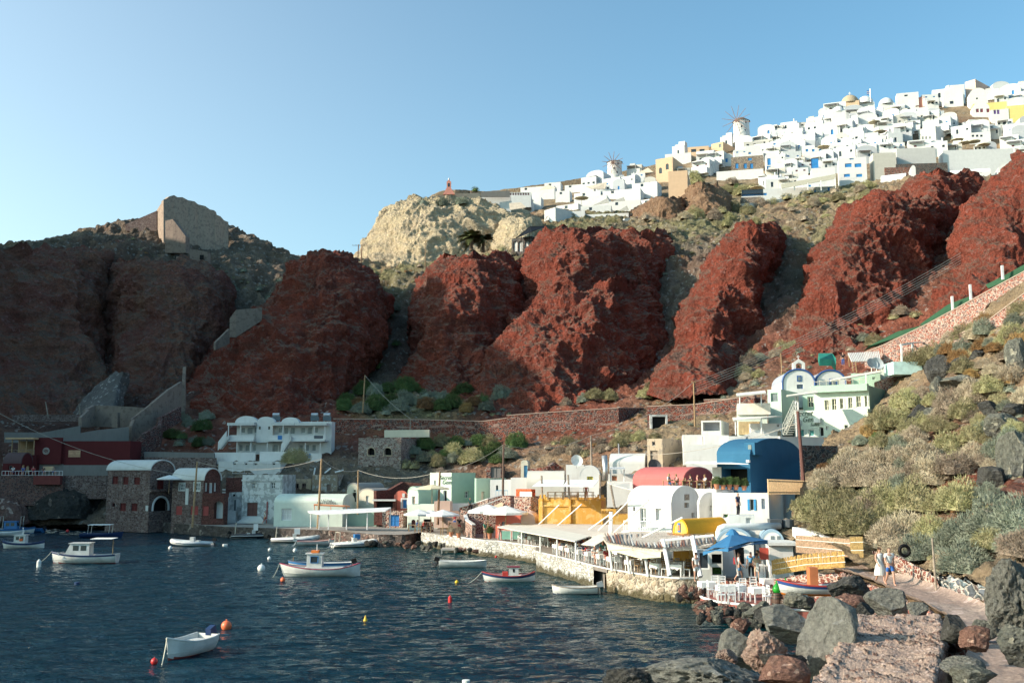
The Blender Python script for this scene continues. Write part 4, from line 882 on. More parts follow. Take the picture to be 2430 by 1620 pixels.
for i in range(16):
 p=at(540+i*0.2,1232-i*6.6,138+i*0.85);mb.box(p.x-0.9,p.y,p.z-.5,p.x+1.1,p.y+1.2,p.z)
tag(mb.build('staircase',WHITE2),'narrow white staircase between the stone porch and the peeling white house','staircase')
h=House('white_hut',543,572,576,1215,1168,141,4,WORNW,'narrow white hut beside the stairs left of the peeling white house',depth=4);h.win(552,1172,558,1177,pane=BLACK);h.door(553,1184,560,1212,pane=GLASSL,frame=WPAINT);h.build()
h=House('stone_shed',536,574,580,1165,1133,145,3,REDBR,'low dark stone shed above the narrow staircase',depth=4);h.build()
h=House('ruin',668,738,742,1178,1136,146,3,SAND,'ruined plaster facade with three dark openings behind the vaulted white boathouse',depth=4,parapet=0)
for x0,y0,x1,y1 in((677,1145,688,1162),(695,1146,709,1170),(716,1146,726,1162)):h.win(x0,y0,x1,y1,pane=BLACK,frame=flat((0.2,0.13,0.12)),muntin=True)
h.build()
h=House('ruin',741,800,807,1176,1126,145,5,plaster((0.5,0.47,0.43),worn=0.6,amt=0.4),'ruined flat white house with broken roof beams beside the cream vaults',depth=5,parapet=0);h.win(775,1148,785,1164,pane=flat((0.25,0.14,0.11)),frame=WOODG,muntin=True);h.build()
for i,(x0,y0,x1,y1)in enumerate(((770,1122,785,1110),(795,1120,815,1115),(745,1126,748,1110))):
 mb=MB();mb.tube([at(x0,y0,144.5),at(x1,y1,145)],0.12,5);o=mb.build('beam',WPAINT);o.parent=h.e;o.matrix_parent_inverse=Matrix.Translation(-h.org)if abs(h.phi)<0 else(Matrix.Translation(h.org)@Matrix.Rotation(-h.phi,4,'Z')).inverted()
h=House('boathouse',650,812,824,1244,1192,130,6,MINT,'white vaulted boathouse with a taverna name spelled on its gable','boathouse',roof='vaultx',rise=1.05,roofmat=MINT,depth=6)
h.door(668,1206,692,1234,pane=WHITE,frame=WPAINT,muntin=True);h.build()
for i,tx in enumerate(('KATINA','FISH TAVERN')):
 b=h.loc(775,1187+6*i,out=0.08);text_mesh(tx,0.42,flat((0.08,0.05,0.05)),parent=h.e,loc=b)
h=House('open_room',790,893,900,1247,1211,131,8,SAGED,'sage green open room under the taverna canopy','room',depth=4);h.build()
def canopy(name,pts,mat,label,cat='canopy',t=0.12,posts=(),pmat=WPAINT,pr=0.07,zfloor=1.5,wav=0.0,group=None):
 P=[at(*p)if len(p)==3 else Vector(p[:3])for p in pts];e=empty(name,P[0],0,label,cat,group);o0=P[0]
 mb=MB();n=len(P);v=[p-o0 for p in P]+[p-o0-Vector((0,0,t))for p in P]
 mb.add(v,[tuple(range(n)),tuple(range(2*n-1,n-1,-1))]+[(i,(i+1)%n,n+(i+1)%n,n+i)for i in range(n)]);mb.build('roof_sheet',mat,e)
 for q in posts:
  p=at(*q[:3])-o0;zf=(q[3]if len(q)>3 else zfloor)-o0 .z;lean=q[4]if len(q)>4 else 0.0
  mb=MB();mb.tube([(p.x,p.y,p.z-.02),(p.x+lean,p.y,zf)],pr,6);mb.build('post',pmat,e)
 return e
canopy('pergola',[(730,1211,124),(928,1203,122),(915,1211,118.5),(760,1219,120),(732,1214,121)],WPAINT,'long white taverna canopy on thin crooked posts beside the boathouse','canopy',posts=[(738,1213,122.4),(758,1217,121),(780,1216,120.6),(823,1215,120),(872,1212,119.5),(926,1205,121)])
mb=MB();mb.tube([at(745,1197,127),at(830,1201,127)],0.12,6)
for x in(746,785,822):mb.tube([at(x,1198,127),at(x,1210,127)],0.05,5)
tag(mb.build('roof_railing',flat((0.75,0.30,0.15))),'orange roof railing above the long white taverna canopy','railing')
h=House('cream_vault_house',823,852,912,1196,1160,137,30,CREAM,'cream plaster house with a barrel vault and a tall black doorway',roof='vaulty',rise=0.85,roofmat=plaster((0.33,0.31,0.28),amt=0.3));h.door(836,1168,845,1190,pane=BLACK);h.win(839,1162,844,1166,pane=BLACK);h.build()
h=House('cream_vault_house',852,891,930,1200,1170,134.5,30,CREAM,'lower cream house with a curved gable and a pale narrow door',roof='vaulty',rise=0.65,roofmat=plaster((0.33,0.31,0.28),amt=0.3));h.door(868,1176,875,1196,pane=WHITE2,frame=WPAINT);h.build()
slabwall('stone_wall',[(893,1164,1205,134),(925,1162,1205,136),(958,1143,1205,139),(1000,1146,1205,139)],REDBR,'sloping dark red stone wall between the cream vaults and the pale green houses')
h=House('red_store',907,956,967,1249,1211,127.5,12,REDST2,'red stone store with a bright blue double door on the quay','store',depth=5);h.door(922,1221,947,1248,pane=BLUEW,frame=BLUEW,muntin=True);h.build()
h=House('coral_shrine',935,968,974,1208,1173,131,8,CORAL,'coral red facade with a curved top and white shell ornament above the blue door store','house',depth=3,parapet=0);h.door(954,1184,966,1206,pane=BLUEW,frame=WPAINT,surround=WPAINT);h.build();archplate(h,938,966,1174,1163,CORAL);pbox(h,'ornament',955,1170,961,1179,0.0,0.15,WHITE)
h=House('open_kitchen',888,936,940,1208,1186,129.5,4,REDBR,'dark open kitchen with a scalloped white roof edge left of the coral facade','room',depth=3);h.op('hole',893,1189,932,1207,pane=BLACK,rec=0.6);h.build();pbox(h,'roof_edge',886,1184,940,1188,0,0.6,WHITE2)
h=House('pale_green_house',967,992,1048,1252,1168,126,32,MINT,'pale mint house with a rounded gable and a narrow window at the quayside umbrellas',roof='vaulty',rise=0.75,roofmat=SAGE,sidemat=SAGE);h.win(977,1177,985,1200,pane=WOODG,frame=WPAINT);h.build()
h=House('mint_wall_house',968,1040,1060,1254,1197,122.5,14,MINT,'mint white ground floor with an arched red doorway behind the quayside umbrellas',depth=3);h.door(976,1232,986,1252,pane=DKRED,arch=True);h.op('hole',1005,1231,1024,1250,pane=BLACK);h.build()
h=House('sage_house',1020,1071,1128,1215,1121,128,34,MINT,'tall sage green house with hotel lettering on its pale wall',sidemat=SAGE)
h.win(1030,1139,1034,1152,pane=WOODG,frame=WPAINT);h.win(1103,1165,1113,1181,'s',pane=GLASS,frame=WPAINT,muntin=True,surround=None);h.door(1052,1163,1060,1189,pane=BLACK,frame=WPAINT);h.build()
for i,(tx,y)in enumerate((('Secret',1133),('Gem',1144))):text_mesh(tx,0.75,flat((0.05,0.12,0.07)),parent=h.e,loc=h.loc(1057+3*i,y,out=0.05),shear=0.35)
h=House('sage_house',1126,1130,1200,1215,1134,127,40,SAGE,'lower sage green wing with one pale door right of the lettered sage house',sidemat=SAGE);h.door(1142,1166,1150,1190,'s',pane=CREAM);h.build()
h=House('white_plinth_wall',1066,1070,1150,1228,1194,124,60,WHITE,'white base wall below the sage houses beside the curved stairs','wall');h.win(1103,1203,1109,1209,'s',pane=GLASSL);h.build()
h=House('pink_terrace',1030,1068,1072,1212,1189,120.5,5,plaster((0.62,0.45,0.38)),'small pale pink terrace wall at the top of the tiled steps','wall',depth=2);h.build()
mb=MB()
for i in range(9):
 p=at(1058+i*4.6,1212+i*3.4,120-i*1.1);mb.box(p.x-1.3,p.y,p.z-0.6,p.x+1.5,p.y+1.3,p.z)
tag(mb.build('staircase',plaster((0.42,0.28,0.22))),'wide reddish steps descending from the pink terrace to the quay','staircase')
def lowwall(name,pts,hgt,t,mat,cap,label,cat='wall'):
 P=[at(*p)for p in pts];e=empty(name,P[0],0,label,cat);m1=MB();m2=MB()
 for a,b in zip(P[:-1],P[1:]):
  a=a-P[0];b=b-P[0];n=(b-a).cross(Vector((0,0,1)));n.z=0;n=n.normalized()*t/2;z=Vector((0,0,1))
  for M,h0,h1,tt in((m1,-2.5,hgt,1.0),(m2,hgt+0.002,hgt+0.10,1.15)):
   v=[a-n*tt+z*h0,b-n*tt+z*h0,b+n*tt+z*h0,a+n*tt+z*h0,a-n*tt+z*h1,b-n*tt+z*h1,b+n*tt+z*h1,a+n*tt+z*h1]
   M.add(v,[(0,3,2,1),(4,5,6,7),(0,1,5,4),(1,2,6,5),(2,3,7,6),(3,0,4,7)])
 m1 .build('wall',mat,e);m2 .build('coping',cap,e);return e
lowwall('ramp_wall',[(1192,1197,112),(1170,1206,112),(1140,1216,112),(1118,1226,112),(1104,1238,112),(1108,1250,108),(1124,1262,104)],0.7,0.35,REDST2,WHITE,'curving red stone ramp wall with a white coping beside the sage houses')
lowwall('ramp_wall',[(1192,1187,116),(1160,1196,116),(1128,1207,117),(1092,1216,118)],0.6,0.35,REDST2,WHITE,'upper of the two ramp walls under the white house')
h=House('stone_tower',850,951,982,1130,1038,150,14,masonry(((0.24,0.15,0.13),(0.30,0.26,0.24),(0.17,0.12,0.11),(0.36,0.32,0.29)),(0.42,0.36,0.32),0.34,0.10,1.5),'square stone ruin with four arched openings under the long red wall','ruin',depth=8,parapet=0.0)
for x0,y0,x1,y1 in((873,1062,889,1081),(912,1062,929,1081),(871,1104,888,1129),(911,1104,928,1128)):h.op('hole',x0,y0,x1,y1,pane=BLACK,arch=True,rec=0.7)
h.build();pbox(h,'roof_wall',880,1016,990,1034,-6,-5.6,CREAM)
for x0,x1,yt,yb in((872,890,1061,1081),(911,930,1061,1081)):
 a,z0=h.toface(x0,yb);b,_=h.toface(x1,yb);_,z1=h.toface((x0+x1)/2,yt);r=(b-a)/2;mb=MB()
 mb.tube([(a,-.03,z0)]+[(q[0],-.03,q[1])for q in arcpts(a,b,z1-r,r,10)]+[(b,-.03,z0),(a,-.03,z0)],0.09,5);mb.build('window_surround',SAND,h.e)
def bigwall(name,pts,mat,cap,label,t=1.2):
 """pts (px, ptop, pbot, D)"""
 P=[(at(p[0],p[1],p[3]),at(p[0],p[2],p[3]))for p in pts];o0=P[0][0];e=empty(name,o0,0,label,'wall');mb=MB();m2=MB()
 for(a1,a0),(b1,b0)in zip(P[:-1],P[1:]):
  n=(b1-a1).cross(Vector((0,0,1)));n.z=0;n=n.normalized()*t
  if n.y<0:n=-n
  a0=Vector((a1 .x,a1 .y,a0 .z-1.5))-o0;b0=Vector((b1 .x,b1 .y,b0 .z-1.5))-o0;a_=a1-o0;b_=b1-o0
  mb.add([a0,b0,b_,a_,a0+n,b0+n,b_+n,a_+n],[(0,1,2,3),(5,4,7,6),(3,2,6,7),(0,3,7,4),(1,5,6,2)])
  zz=Vector((0,0,.12));f=n*-0.06
  m2 .add([a_+f,b_+f,b_+n,a_+n,a_+f+zz,b_+f+zz,b_+n+zz,a_+n+zz],[(4,5,6,7),(0,1,5,4),(3,2,6,7),(0,3,7,4),(1,2,6,5)])
 mb.build('masonry',mat,e)
 if cap:m2 .build('coping',cap,e)
 return e
CAPM=plaster((0.45,0.33,0.27))
bigwall('retaining_wall',[(790,994,1040,166),(1000,996,1045,165),(1145,1000,1062,163),(1205,992,1055,162)],REDST,CAPM,'long dark red retaining wall in shadow behind the square stone ruin')
bigwall('retaining_wall',[(1202,986,1052,161),(1300,979,1050,160),(1468,968,1044,158),(1540,969,1030,166)],REDST,CAPM,'sunlit red retaining wall whose corner turns at the middle of the photo')
bigwall('retaining_wall',[(1535,965,1022,152),(1650,960,1030,150),(1790,938,1000,146)],REDST,CAPM,'red retaining wall with a dark doorway right of the corner wall')
bigwall('terrace_wall',[(1670,949,970,150),(1740,947,962,149),(1800,944,960,147)],REDST,CAPM,'short upper terrace wall of red stones beside the white pergola balcony')
mb=MB();c=at(1562,1019,150.2);mb.box(-1.3,-.3,-1.5,-1.0,.5,1.6);mb.box(1.0,-.3,-1.5,1.3,.5,1.6);mb.box(-1.3,-.3,1.6,1.3,.5,1.9)
e=empty('stone_doorway',c-Vector((0,.6,-.3)),0,'dark doorway with a whitewashed frame in the red retaining wall','doorway');mb.build('frame',WORNW,e);mb=MB();mb.box(-1.0,.1,-1.5,1.0,.3,1.6);mb.build('opening',BLACK,e)
h=House('stone_hut',1154,1190,1200,1133,1106,140,10,REDST,'low red stone hut with a grey door behind the white house',depth=3,parapet=0);h.door(1164,1107,1188,1133,pane=GREYC,frame=GREYC);h.build()
h=House('blue_door_shed',1236,1253,1258,1140,1097,128,8,CREAM,'narrow cream hut with a light blue door beside a round stone wall',depth=2,roof='vaulty',rise=0.3);h.door(1243,1104,1252,1136,pane=flat((0.12,0.36,0.60)));h.build()
slabwall('stone_wall',[(1252,1112,1150,128),(1300,1108,1150,127),(1318,1096,1148,128),(1345,1118,1150,128)],REDST,'curved red stone wall behind the beige vault')
h=House('white_house',1163,1212,1216,1196,1138,122,6,WHITE,'plain white house with one small window left of the beige vault',depth=6);h.win(1177,1151,1182,1163,pane=GLASS);h.build();rail(h,1178,1206,1163,1180,flat((0.05,0.35,0.6)),0.5,4)
h=House('white_house',1212,1252,1256,1190,1133,120,5,WHITE,'white block joined to the beige vault',depth=6);h.build()
h=House('beige_vault_house',1250,1338,1345,1190,1150,116,5,plaster((0.66,0.62,0.54)),'beige barrel vault behind the awnings of the yellow restaurant',roof='vaultx',rise=1.6,depth=5);h.build()
h=House('white_house',1343,1386,1394,1150,1102,124,8,WHITE,'white cube with a satellite dish on its roof',depth=5);h.build()
h=House('white_arch_house',1374,1424,1432,1160,1128,116,6,WHITE,'white house with a semicircular gable and a small yellow framed window',roof='vaulty',rise=1.2,depth=6);h.win(1393,1122+8,1407,1140,pane=GLASSL,frame=flat((0.7,0.6,0.05)),muntin=True);h.build()
h=House('white_vault_house',1446,1530,1545,1122,1100,122,12,WHITE2,'long white vault with a curved rear gable beside the ruined tower',roof='vaultx',rise=1.3,depth=5);h.build()
h=House('white_terrace_house',1440,1505,1512,1160,1124,112,8,WHITE,'white terrace house with a pergola and a straw screen left of the pink vault',depth=4);h.win(1452,1127,1464,1140,pane=TERRA);h.build()
canopy('pergola',[(1448,1108,112),(1482,1108,112),(1482,1111,109.5),(1446,1111,109.5)],WPAINT,'small white roof pergola above the straw screen',posts=[(1449,1110,110,6.5),(1481,1110,110,6.5)])
mb=MB();c=at(1436,1140,110);mb.tube([c,at(1437,1118,110),at(1434,1080,110)],0.32,10);tag(mb.build('chimney_flue',METAL,smooth=True),'tall white metal chimney flue in front of the white terrace house','chimney')
h=House('yellow_restaurant',1278,1428,1450,1246,1184,99,9,YELLOW,'ochre yellow restaurant block with scalloped corners and a roof terrace','restaurant',parapet=0.5,depth=7)
h.build()
for x0,x1 in((1281,1300),(1412,1433)):
 pbox(h,'corner_horn',x0+(0 if x0<1300 else 6),1173,x1-(6 if x0<1300 else 0),1186,-0.4,0.12,YELLOW);archplate(h,x0-3,x1+3,1187,1177,YELLOW,'scallop',out=0.1,t=0.3)
pbox(h,'moulding',1288,1197,1420,1201,0.0,0.12,YELLOW)
for x in(1285,1352,1424):pbox(h,'pilaster',x-2,1180,x+3,1240,0.0,0.2,YELLOW)
rail(h,1296,1412,1175,1184,WOODG,-0.6,14,'terrace_railing')
h2=House('yellow_side_wall',1428,1494,1500,1252,1220,95,4,YELLOW,'low yellow wall with a dark arched opening and the end of a painted name','wall',depth=3,parapet=0);h2 .op('hole',1431,1226,1446,1246,pane=SAND,arch=True);h2 .build();pbox(h2,'name_board',1427,1207,1462,1222,-0.4,0.05,YELLOW);text_mesh('nset',0.62,flat((0.25,0.10,0.02)),parent=h2 .e,loc=h2 .loc(1440,1214,out=0.08))
h=House('red_stone_block',1220,1260,1283,1222,1177,106,35,REDST2,'square red stone block draped with an orange net beside the yellow restaurant','wall');h.build();pbox(h,'net',1222,1160,1258,1177,-1.0,-0.2,flat((0.75,0.12,0.04),0.9,var=0.5,scale=6,bump=1));pbox(h,'white_wall',1234,1166,1262,1178,-0.1,0.05,WHITE)
h=House('red_stone_block',1192,1211,1221,1218,1176,109,25,REDST2,'narrow red stone pier left of the net covered block','wall');h.build()
h=House('coral_house',1176,1235,1280,1262,1222,104,12,CORAL,'coral pink ground floor shop behind the white umbrellas','shop');h.win(1190,1237,1198,1250,pane=GLASS,frame=WPAINT,muntin=True);h.op('hole',1150,1230,1174,1255,pane=BLACK);h.build()
h=House('pale_pink_vault',1236,1270,1276,1256,1232,101.5,8,plaster((0.66,0.5,0.44)),'small pale pink vault in front of the yellow restaurant',roof='vaulty',rise=0.72,depth=3);h.build()
h=House('pink_vault_house',1502,1622,1694,1160,1137,92,33,PINK,'pink restaurant with a long barrel vault and a shaded gable','restaurant',roof='vaultx',rise=1.15,roofmat=PINK,sidemat=plaster((0.42,0.09,0.10)));h.build()  # gable wall in a darker rose, its shade put into the colour
h=House('ruined_tower',1536,1573,1632,1112,1040,118,33,SAND,'crumbling sand coloured square tower with a blocked doorway','ruin',parapet=0);h.win(1547,1047,1554,1057,pane=BLACK,frame=WPAINT);h.door(1543,1069,1561,1095,pane=WOODG,frame=WOODG);h.build()
h=House('white_long_house',1628,1745,1760,1110,1054,106,10,WHITE,'long blank white wall house behind the pink vault',depth=6);h.build()
h=House('white_terrace_block',1621,1668,1674,1062,1031,116,8,WHITE,'small white block at the left end of the upper white terraces',depth=5);h.build()
h=House('white_terrace_block',1672,1730,1737,1064,1032,113,8,WHITE,'white block with sloping top below the open lilac box room',depth=5);h.build()
h=House('white_terrace_block',1728,1850,1856,1064,1034,109,6,WHITE,'long white terrace with a small arched window above the blue house',depth=6);h.win(1770,1033,1776,1046,pane=GLASSL,frame=WPAINT,arch=True);h.build();archplate(h,1765,1781,1036,1030,WHITE);archplate(h,1776,1830,1036,1020,WHITE,out=-1)
h=House('white_terrace_block',1782,1856,1862,1040,1004,112,8,WHITE,'white block with one air conditioner below the lilac retaining wall',depth=4);h.win(1844,1006,1849,1012,pane=SAND);h.win(1845,1022,1856,1034,pane=SAND,arch=True);h.build();pbox(h,'air_conditioner',1799,1019,1813,1029,0.0,0.35,WPAINT)
h=House('lilac_wall',1848,1852,1972,1062,1035,106,70,WHITE2,'pale lilac shaded retaining wall below the hotel lettering','wall',parapet=0);h.build()
h=House('open_box_room',1664,1712,1730,1034,997,119,20,WHITE2,'lilac open box room with a slatted roof','room');h.op('hole',1668,1001,1708,1022,pane=flat((0.45,0.45,0.5)),rec=1.5);h.build()
h=House('rubble_house',1898,1902,1990,1165,1056,86,62,DARKST,'very dark rubble stone wall right of the blue house','wall',parapet=0);h.build()
h=House('blue_house',1702,1782,1902,1168,1077,86,38,BLUEP,'bright blue house with a large rounded gable and a barrel vault',roof='vaultx',rise=1.5,roofmat=BLUEP,base=0.2)
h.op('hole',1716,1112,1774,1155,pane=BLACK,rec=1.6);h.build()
mb=MB();p=h.loc(1766,1076);mb.box(p[0]-0.1,0.3,p[2]-.1,p[0]+0.85,1.9,p[2]+0.95);dm=mb.build('dormer',BLUEP,h.e);mb=MB();mb.box(p[0]+0.25,0.26,p[2]+.1,p[0]+0.55,0.3,p[2]+0.75);mb.build('window',GLASSL,dm)
pbox(h,'floodlight',1774,1091,1781,1097,0.0,0.3,WPAINT);pbox(h,'door_panel',1693,1108,1714,1145,0.1,0.2,WHITE2)
h=House('white_arch_building',1490,1594,1660,1262,1191,79,33,WHITE,'big white vaulted house with a balcony door above the taverna roof',roof='vaultx',rise=1.25,roofmat=WHITE)
h.win(1502,1202,1507,1212,pane=GLASSL);h.door(1519,1205,1533,1252,pane=GLASSL,frame=WPAINT,muntin=True);h.win(1556,1206,1570,1234,pane=WHITE2,frame=WPAINT)
h.win(1624,1180+12,1635,1204,'s',pane=WOODG);h.win(1641,1216,1648,1227,'s',pane=WOODG);h.build();rail(h,1492,1556,1234,1260,WPAINT,0.9,16,'balcony_railing');pbox(h,'balcony',1488,1258,1556,1263,0.0,0.95,WHITE)
w=pbox(h,'window',1624,1172,1635,1186,0.0,0.04,WOODG,'s')
h=House('white_arch_building',1655,1660,1712,1245,1196,77.5,50,WHITE,'second smaller white gable joined to the big vaulted white house',roof='vaultx',rise=0.9,roofmat=WHITE);h.win(1684,1183+16,1691,1210,'s',pane=WOODG);h.door(1697,1216,1708,1232,'s',pane=BLUEW,frame=WPAINT);h.build()
h=House('white_flat_house',1690,1826,1908,1240,1169,75,20,WHITE,'flat roofed white house with blue shutters and a wooden railing on top',depth=None,sidemat=WHITE2)  # side wall in greyer white, painting in the shade on it
h.win(1779,1184,1789,1210,pane=GLASS,frame=WPAINT,shut=flat((0.03,0.27,0.55)));h.win(1807,1183,1815,1207,pane=WHITE2,frame=BLUEW);h.win(1716,1219,1728,1228,pane=GREENP,frame=WPAINT);h.build()
def slatrail(P0,P1,hgt,mat,label,n=46):
 e=empty('wooden_railing',P0,0,label,'railing');d=P1-P0;mb=MB();nn=Vector((d.y,-d.x,0)).normalized()*0.04
 for i in range(n+1):
  p=d*(i/n);q=p+d*(0.55/n);mb.add([p-nn,q-nn,q+nn,p+nn]+[v+Vector((0,0,hgt))for v in(p-nn,q-nn,q+nn,p+nn)],[(0,3,2,1),(4,5,6,7),(0,1,5,4),(1,2,6,5),(2,3,7,6),(3,0,4,7)])
 mb.build('slats',mat,e);mb=MB();mb.tube([(0,0,.15),d+Vector((0,0,.15))],.05,4);mb.tube([(0,0,hgt-.12),d+Vector((0,0,hgt-.12))],.05,4);mb.build('rails',mat,e);return e
slatrail(at(1823,1172,74.5),at(1918,1172,84),at(1823,1136,74.5).z-at(1823,1172,74.5).z,flat((0.74,0.50,0.28),.7,var=.2,scale=6),'light wooden slatted railing on the roof beside the blue house')
h=House('white_service_block',1730,1792,1817,1250,1223,71,12,WHITE2,'white service block with small cabinet doors behind the taverna roof','block',depth=2.5,parapet=0);h.win(1770,1228,1782,1244,pane=WHITE,frame=WPAINT);h.build()
h=House('roof_terrace',1600,1700,1782,1172,1160,84,30,WHITE,'curved white roof terrace edge with potted plants in front of the blue house','terrace',parapet=0.0);h.build()
h=House('yellow_vault',1597,1634,1728,1280,1266,71,48,YELLOW,'small yellow barrel vault with a taverna name painted under a blue window','vault',roof='vaulty',rise=1.0,roofmat=plaster((0.75,0.36,0.03),dirt=(0.5,0.22,0.02),amt=0.6))
h.build();p=pbox(h,'window',1609,1240,1615,1262,0.02,0.06,BLUEW);pbox(h,'window_pane',1610,1245,1614,1258,0.065,0.08,flat((0.75,0.2,0.03)),parent=None)
text_mesh('ΠΑΡΑΔΟΣΙΑΚΗ ΤΑΒΕΡΝΑ',0.27,flat((0.28,0.10,0.02)),parent=h.e,loc=h.loc(1615,1269,out=0.05),sx=0.7)
ROOFB=plaster((0.30,0.42,0.52))
h=House('white_chapel',1700,1790,1806,1345,1290,66,12,WHITE,'low white vault with a bluish roof behind the blue umbrella','house',roof='vaulty',rise=1.0,roofmat=ROOFB,depth=5);h.op('hole',1744,1298,1766,1345,pane=BLACK);h.build()
h=House('white_chapel',1806,1862,1872,1320,1284,66.5,12,WHITE,'white rounded gable with two small square windows right of the blue umbrella','house',roof='vaulty',rise=0.75,roofmat=ROOFB,depth=4);h.win(1829,1283-8,1836,1282,pane=GLASSL);h.win(1844,1283,1851,1283,pane=GLASSL);h.build()
for x in(1829,1844):pbox(h,'window',x,1271,x+8,1281,0.0,0.04,GLASSL)
h=House('white_hut',1868,1906,1912,1320,1262,68,10,WHITE,'white hut with a red door and blue roof edge beside the bamboo fence','house',depth=3);h.door(1882,1272,1890,1320,pane=REDP);h.build();pbox(h,'roof_edge',1850,1257,1872,1278,-1,-0.5,BLUEW)
h=House('white_kiosk',1826,1883,1888,1334,1292,64,8,WHITE,'white kiosk with a slanted roof and a red side door by the blue umbrella','kiosk',depth=2.5,parapet=0);h.build();pbox(h,'roof',1818,1286,1892,1293,-2.6,0.35,WHITE2);pbox(h,'side_door',1804,1300,1825,1328,-0.4,-0.3,flat((0.42,0.06,0.04)))
h=House('tavern_kitchen',1655,1716,1745,1366,1305,63.8,10,plaster((0.5,0.5,0.47)),'open grill kitchen of the taverna beside the leaning white posts','kitchen',depth=2.5,parapet=0);h.op('hole',1689,1314,1713,1337,pane=BLACK,rec=0.8);h.op('hole',1690,1345,1712,1364,pane=GREENP,rec=0.8);h.win(1657,1304+4,1683,1350,pane=GLASS,frame=WPAINT,rec=.1);h.build()
mb=MB();mb.tube([at(1707,1290,67.2),at(1706,1262,67.2),at(1709,1254,67.2),at(1718,1250,67.2),at(1790,1249,67.6),at(1850,1247,68.2)],0.24,10);tag(mb.build('ventilation_pipe',flat((0.68,0.68,0.66),0.45),smooth=True),'thick white ventilation pipe bending above the taverna kitchen','pipe')
mb=MB();c=at(1870,1250,68.5);mb.lathe([(0.0,0),(.42,0),(.42,.5),(0,.5)],c,12);mb.box(c.x-1.3,c.y-.4,c.z-.1,c.x-.5,c.y+.3,c.z+.55);tag(mb.build('extractor_fan',flat((0.08,0.09,0.1))),'dark extractor fan unit at the end of the white pipe','fan')
h=House('green_hotel',1885,2062,2120,1036,969,111,33,MINT,'pale green hotel wing with its name painted beside the outside stairs','hotel',sidemat=SAGE)  # deeper green on the side away from the sun, shade as colour
h.win(1919,1019,1932,1035,pane=flat((0.08,0.30,0.28)),frame=WPAINT);h.door(1896,1018,1908,1035,pane=flat((0.08,0.30,0.28)),frame=WPAINT);h.door(1945,1013,1955,1035,pane=BLACK,frame=WPAINT);h.win(1960,1011,1967,1020,pane=WHITE2);h.win(2004,1008,2012,1016,pane=GLASS);h.build()
for tx,x,y,sz in(('Secret',1907,981,0.9),('Gem',1919,995,0.9),('Suites',1933,1007,0.5)):text_mesh(tx,sz,flat((0.03,0.06,0.04)),parent=h.e,loc=h.loc(x,y,out=0.05),shear=0.4,sx=0.85)
for x0,y0 in((1933,991),(1878+8,996)):pbox(h,'air_conditioner',x0,y0,x0+15,y0+12,0.0,0.4,WPAINT)
for i in(0,1):pbox(h,'air_conditioner',2068,981+14*i,2082,993+14*i,0.0,0.4,WPAINT,'s')
h=House('green_hotel',1932,2064,2191,972,914,112.5,33,MINT,'upper storey of the green hotel with shuttered windows and a long shaded side','hotel',sidemat=plaster((0.22,0.33,0.27)),parapet=0.1,base=.2)  # long side wall in a darkened green that paints in its shade
for x0,y0,x1,y1 in((1957,946,1967,972),(1974,943,1985,971),(1993,942,2001,966),(2013,940,2023,965),(2032,937,2043,962),(2052,936,2058,961)):h.win(x0,y0+3,x1,y1+3,pane=GLASS,frame=flat((0.7,0.66,0.5)),muntin=True,shut=flat((0.74,0.72,0.6)))
h.build();pbox(h,'roof_slab',1930,914,2062,930,0.0,0.9,SAGE)
mb=MB();r0=h.loc(1934,912,out=.8);r1=h.loc(2060,908,out=.8)
for i in range(9):
 t=i/8;x=r0[0]+(r1[0]-r0[0])*t;mb.tube([(x,-.7,h.H),(x,-.7,h.H+.8)],.03,4)
 if i<8:mb.tube(wire_pt((x,-.7,h.H+.75),(x+(r1[0]-r0[0])/8,-.7,h.H+.75),.15,5),.03,4)
mb.build('rope_railing',CREAM,h.e)
h3=House('green_hotel',1905,1934,1940,972,936,119.5,33,SAGE,'recessed sage green corner of the hotel with a shuttered door and a pergola','hotel',depth=3,base=.2);h3 .door(1916,941,1930,966,pane=GLASS,frame=flat((0.7,0.66,0.5)),muntin=True);h3 .build()
canopy('pergola',[(1866,937,110),(1938,926,112),(1940,931,108.5),(1868,940,107)],flat((0.72,0.68,0.56)),'cream slatted pergola over the outside stairs of the green hotel',posts=[(1887,937,108,11.0),(1893,935,109,11.5)])
mb=MB()
for sx_ in(0,1):
 A=at(1858+8*sx_,1030,106+sx_);B=at(1884+8*sx_,972,106+sx_)
 for k_ in range(3):mb.tube([A+Vector((0,0,.5*k_)),B+Vector((0,0,.5*k_))],.04,4)
 for k_ in range(8):q=A.lerp(B,k_/7);mb.tube([q,q+Vector((0,0,1.0))],.03,4)
for k_ in range(12):
 q=at(1860,1030,106.2).lerp(at(1886,972,106.2),k_/11);mb.box(q.x,q.y-.2,q.z-.05,q.x+.9,q.y+.25,q.z)
tag(mb.build('metal_staircase',flat((0.7,0.68,0.6))),'steep cream metal staircase left of the painted hotel name','staircase')
BT=flat((0.02,0.08,0.25),0.6)
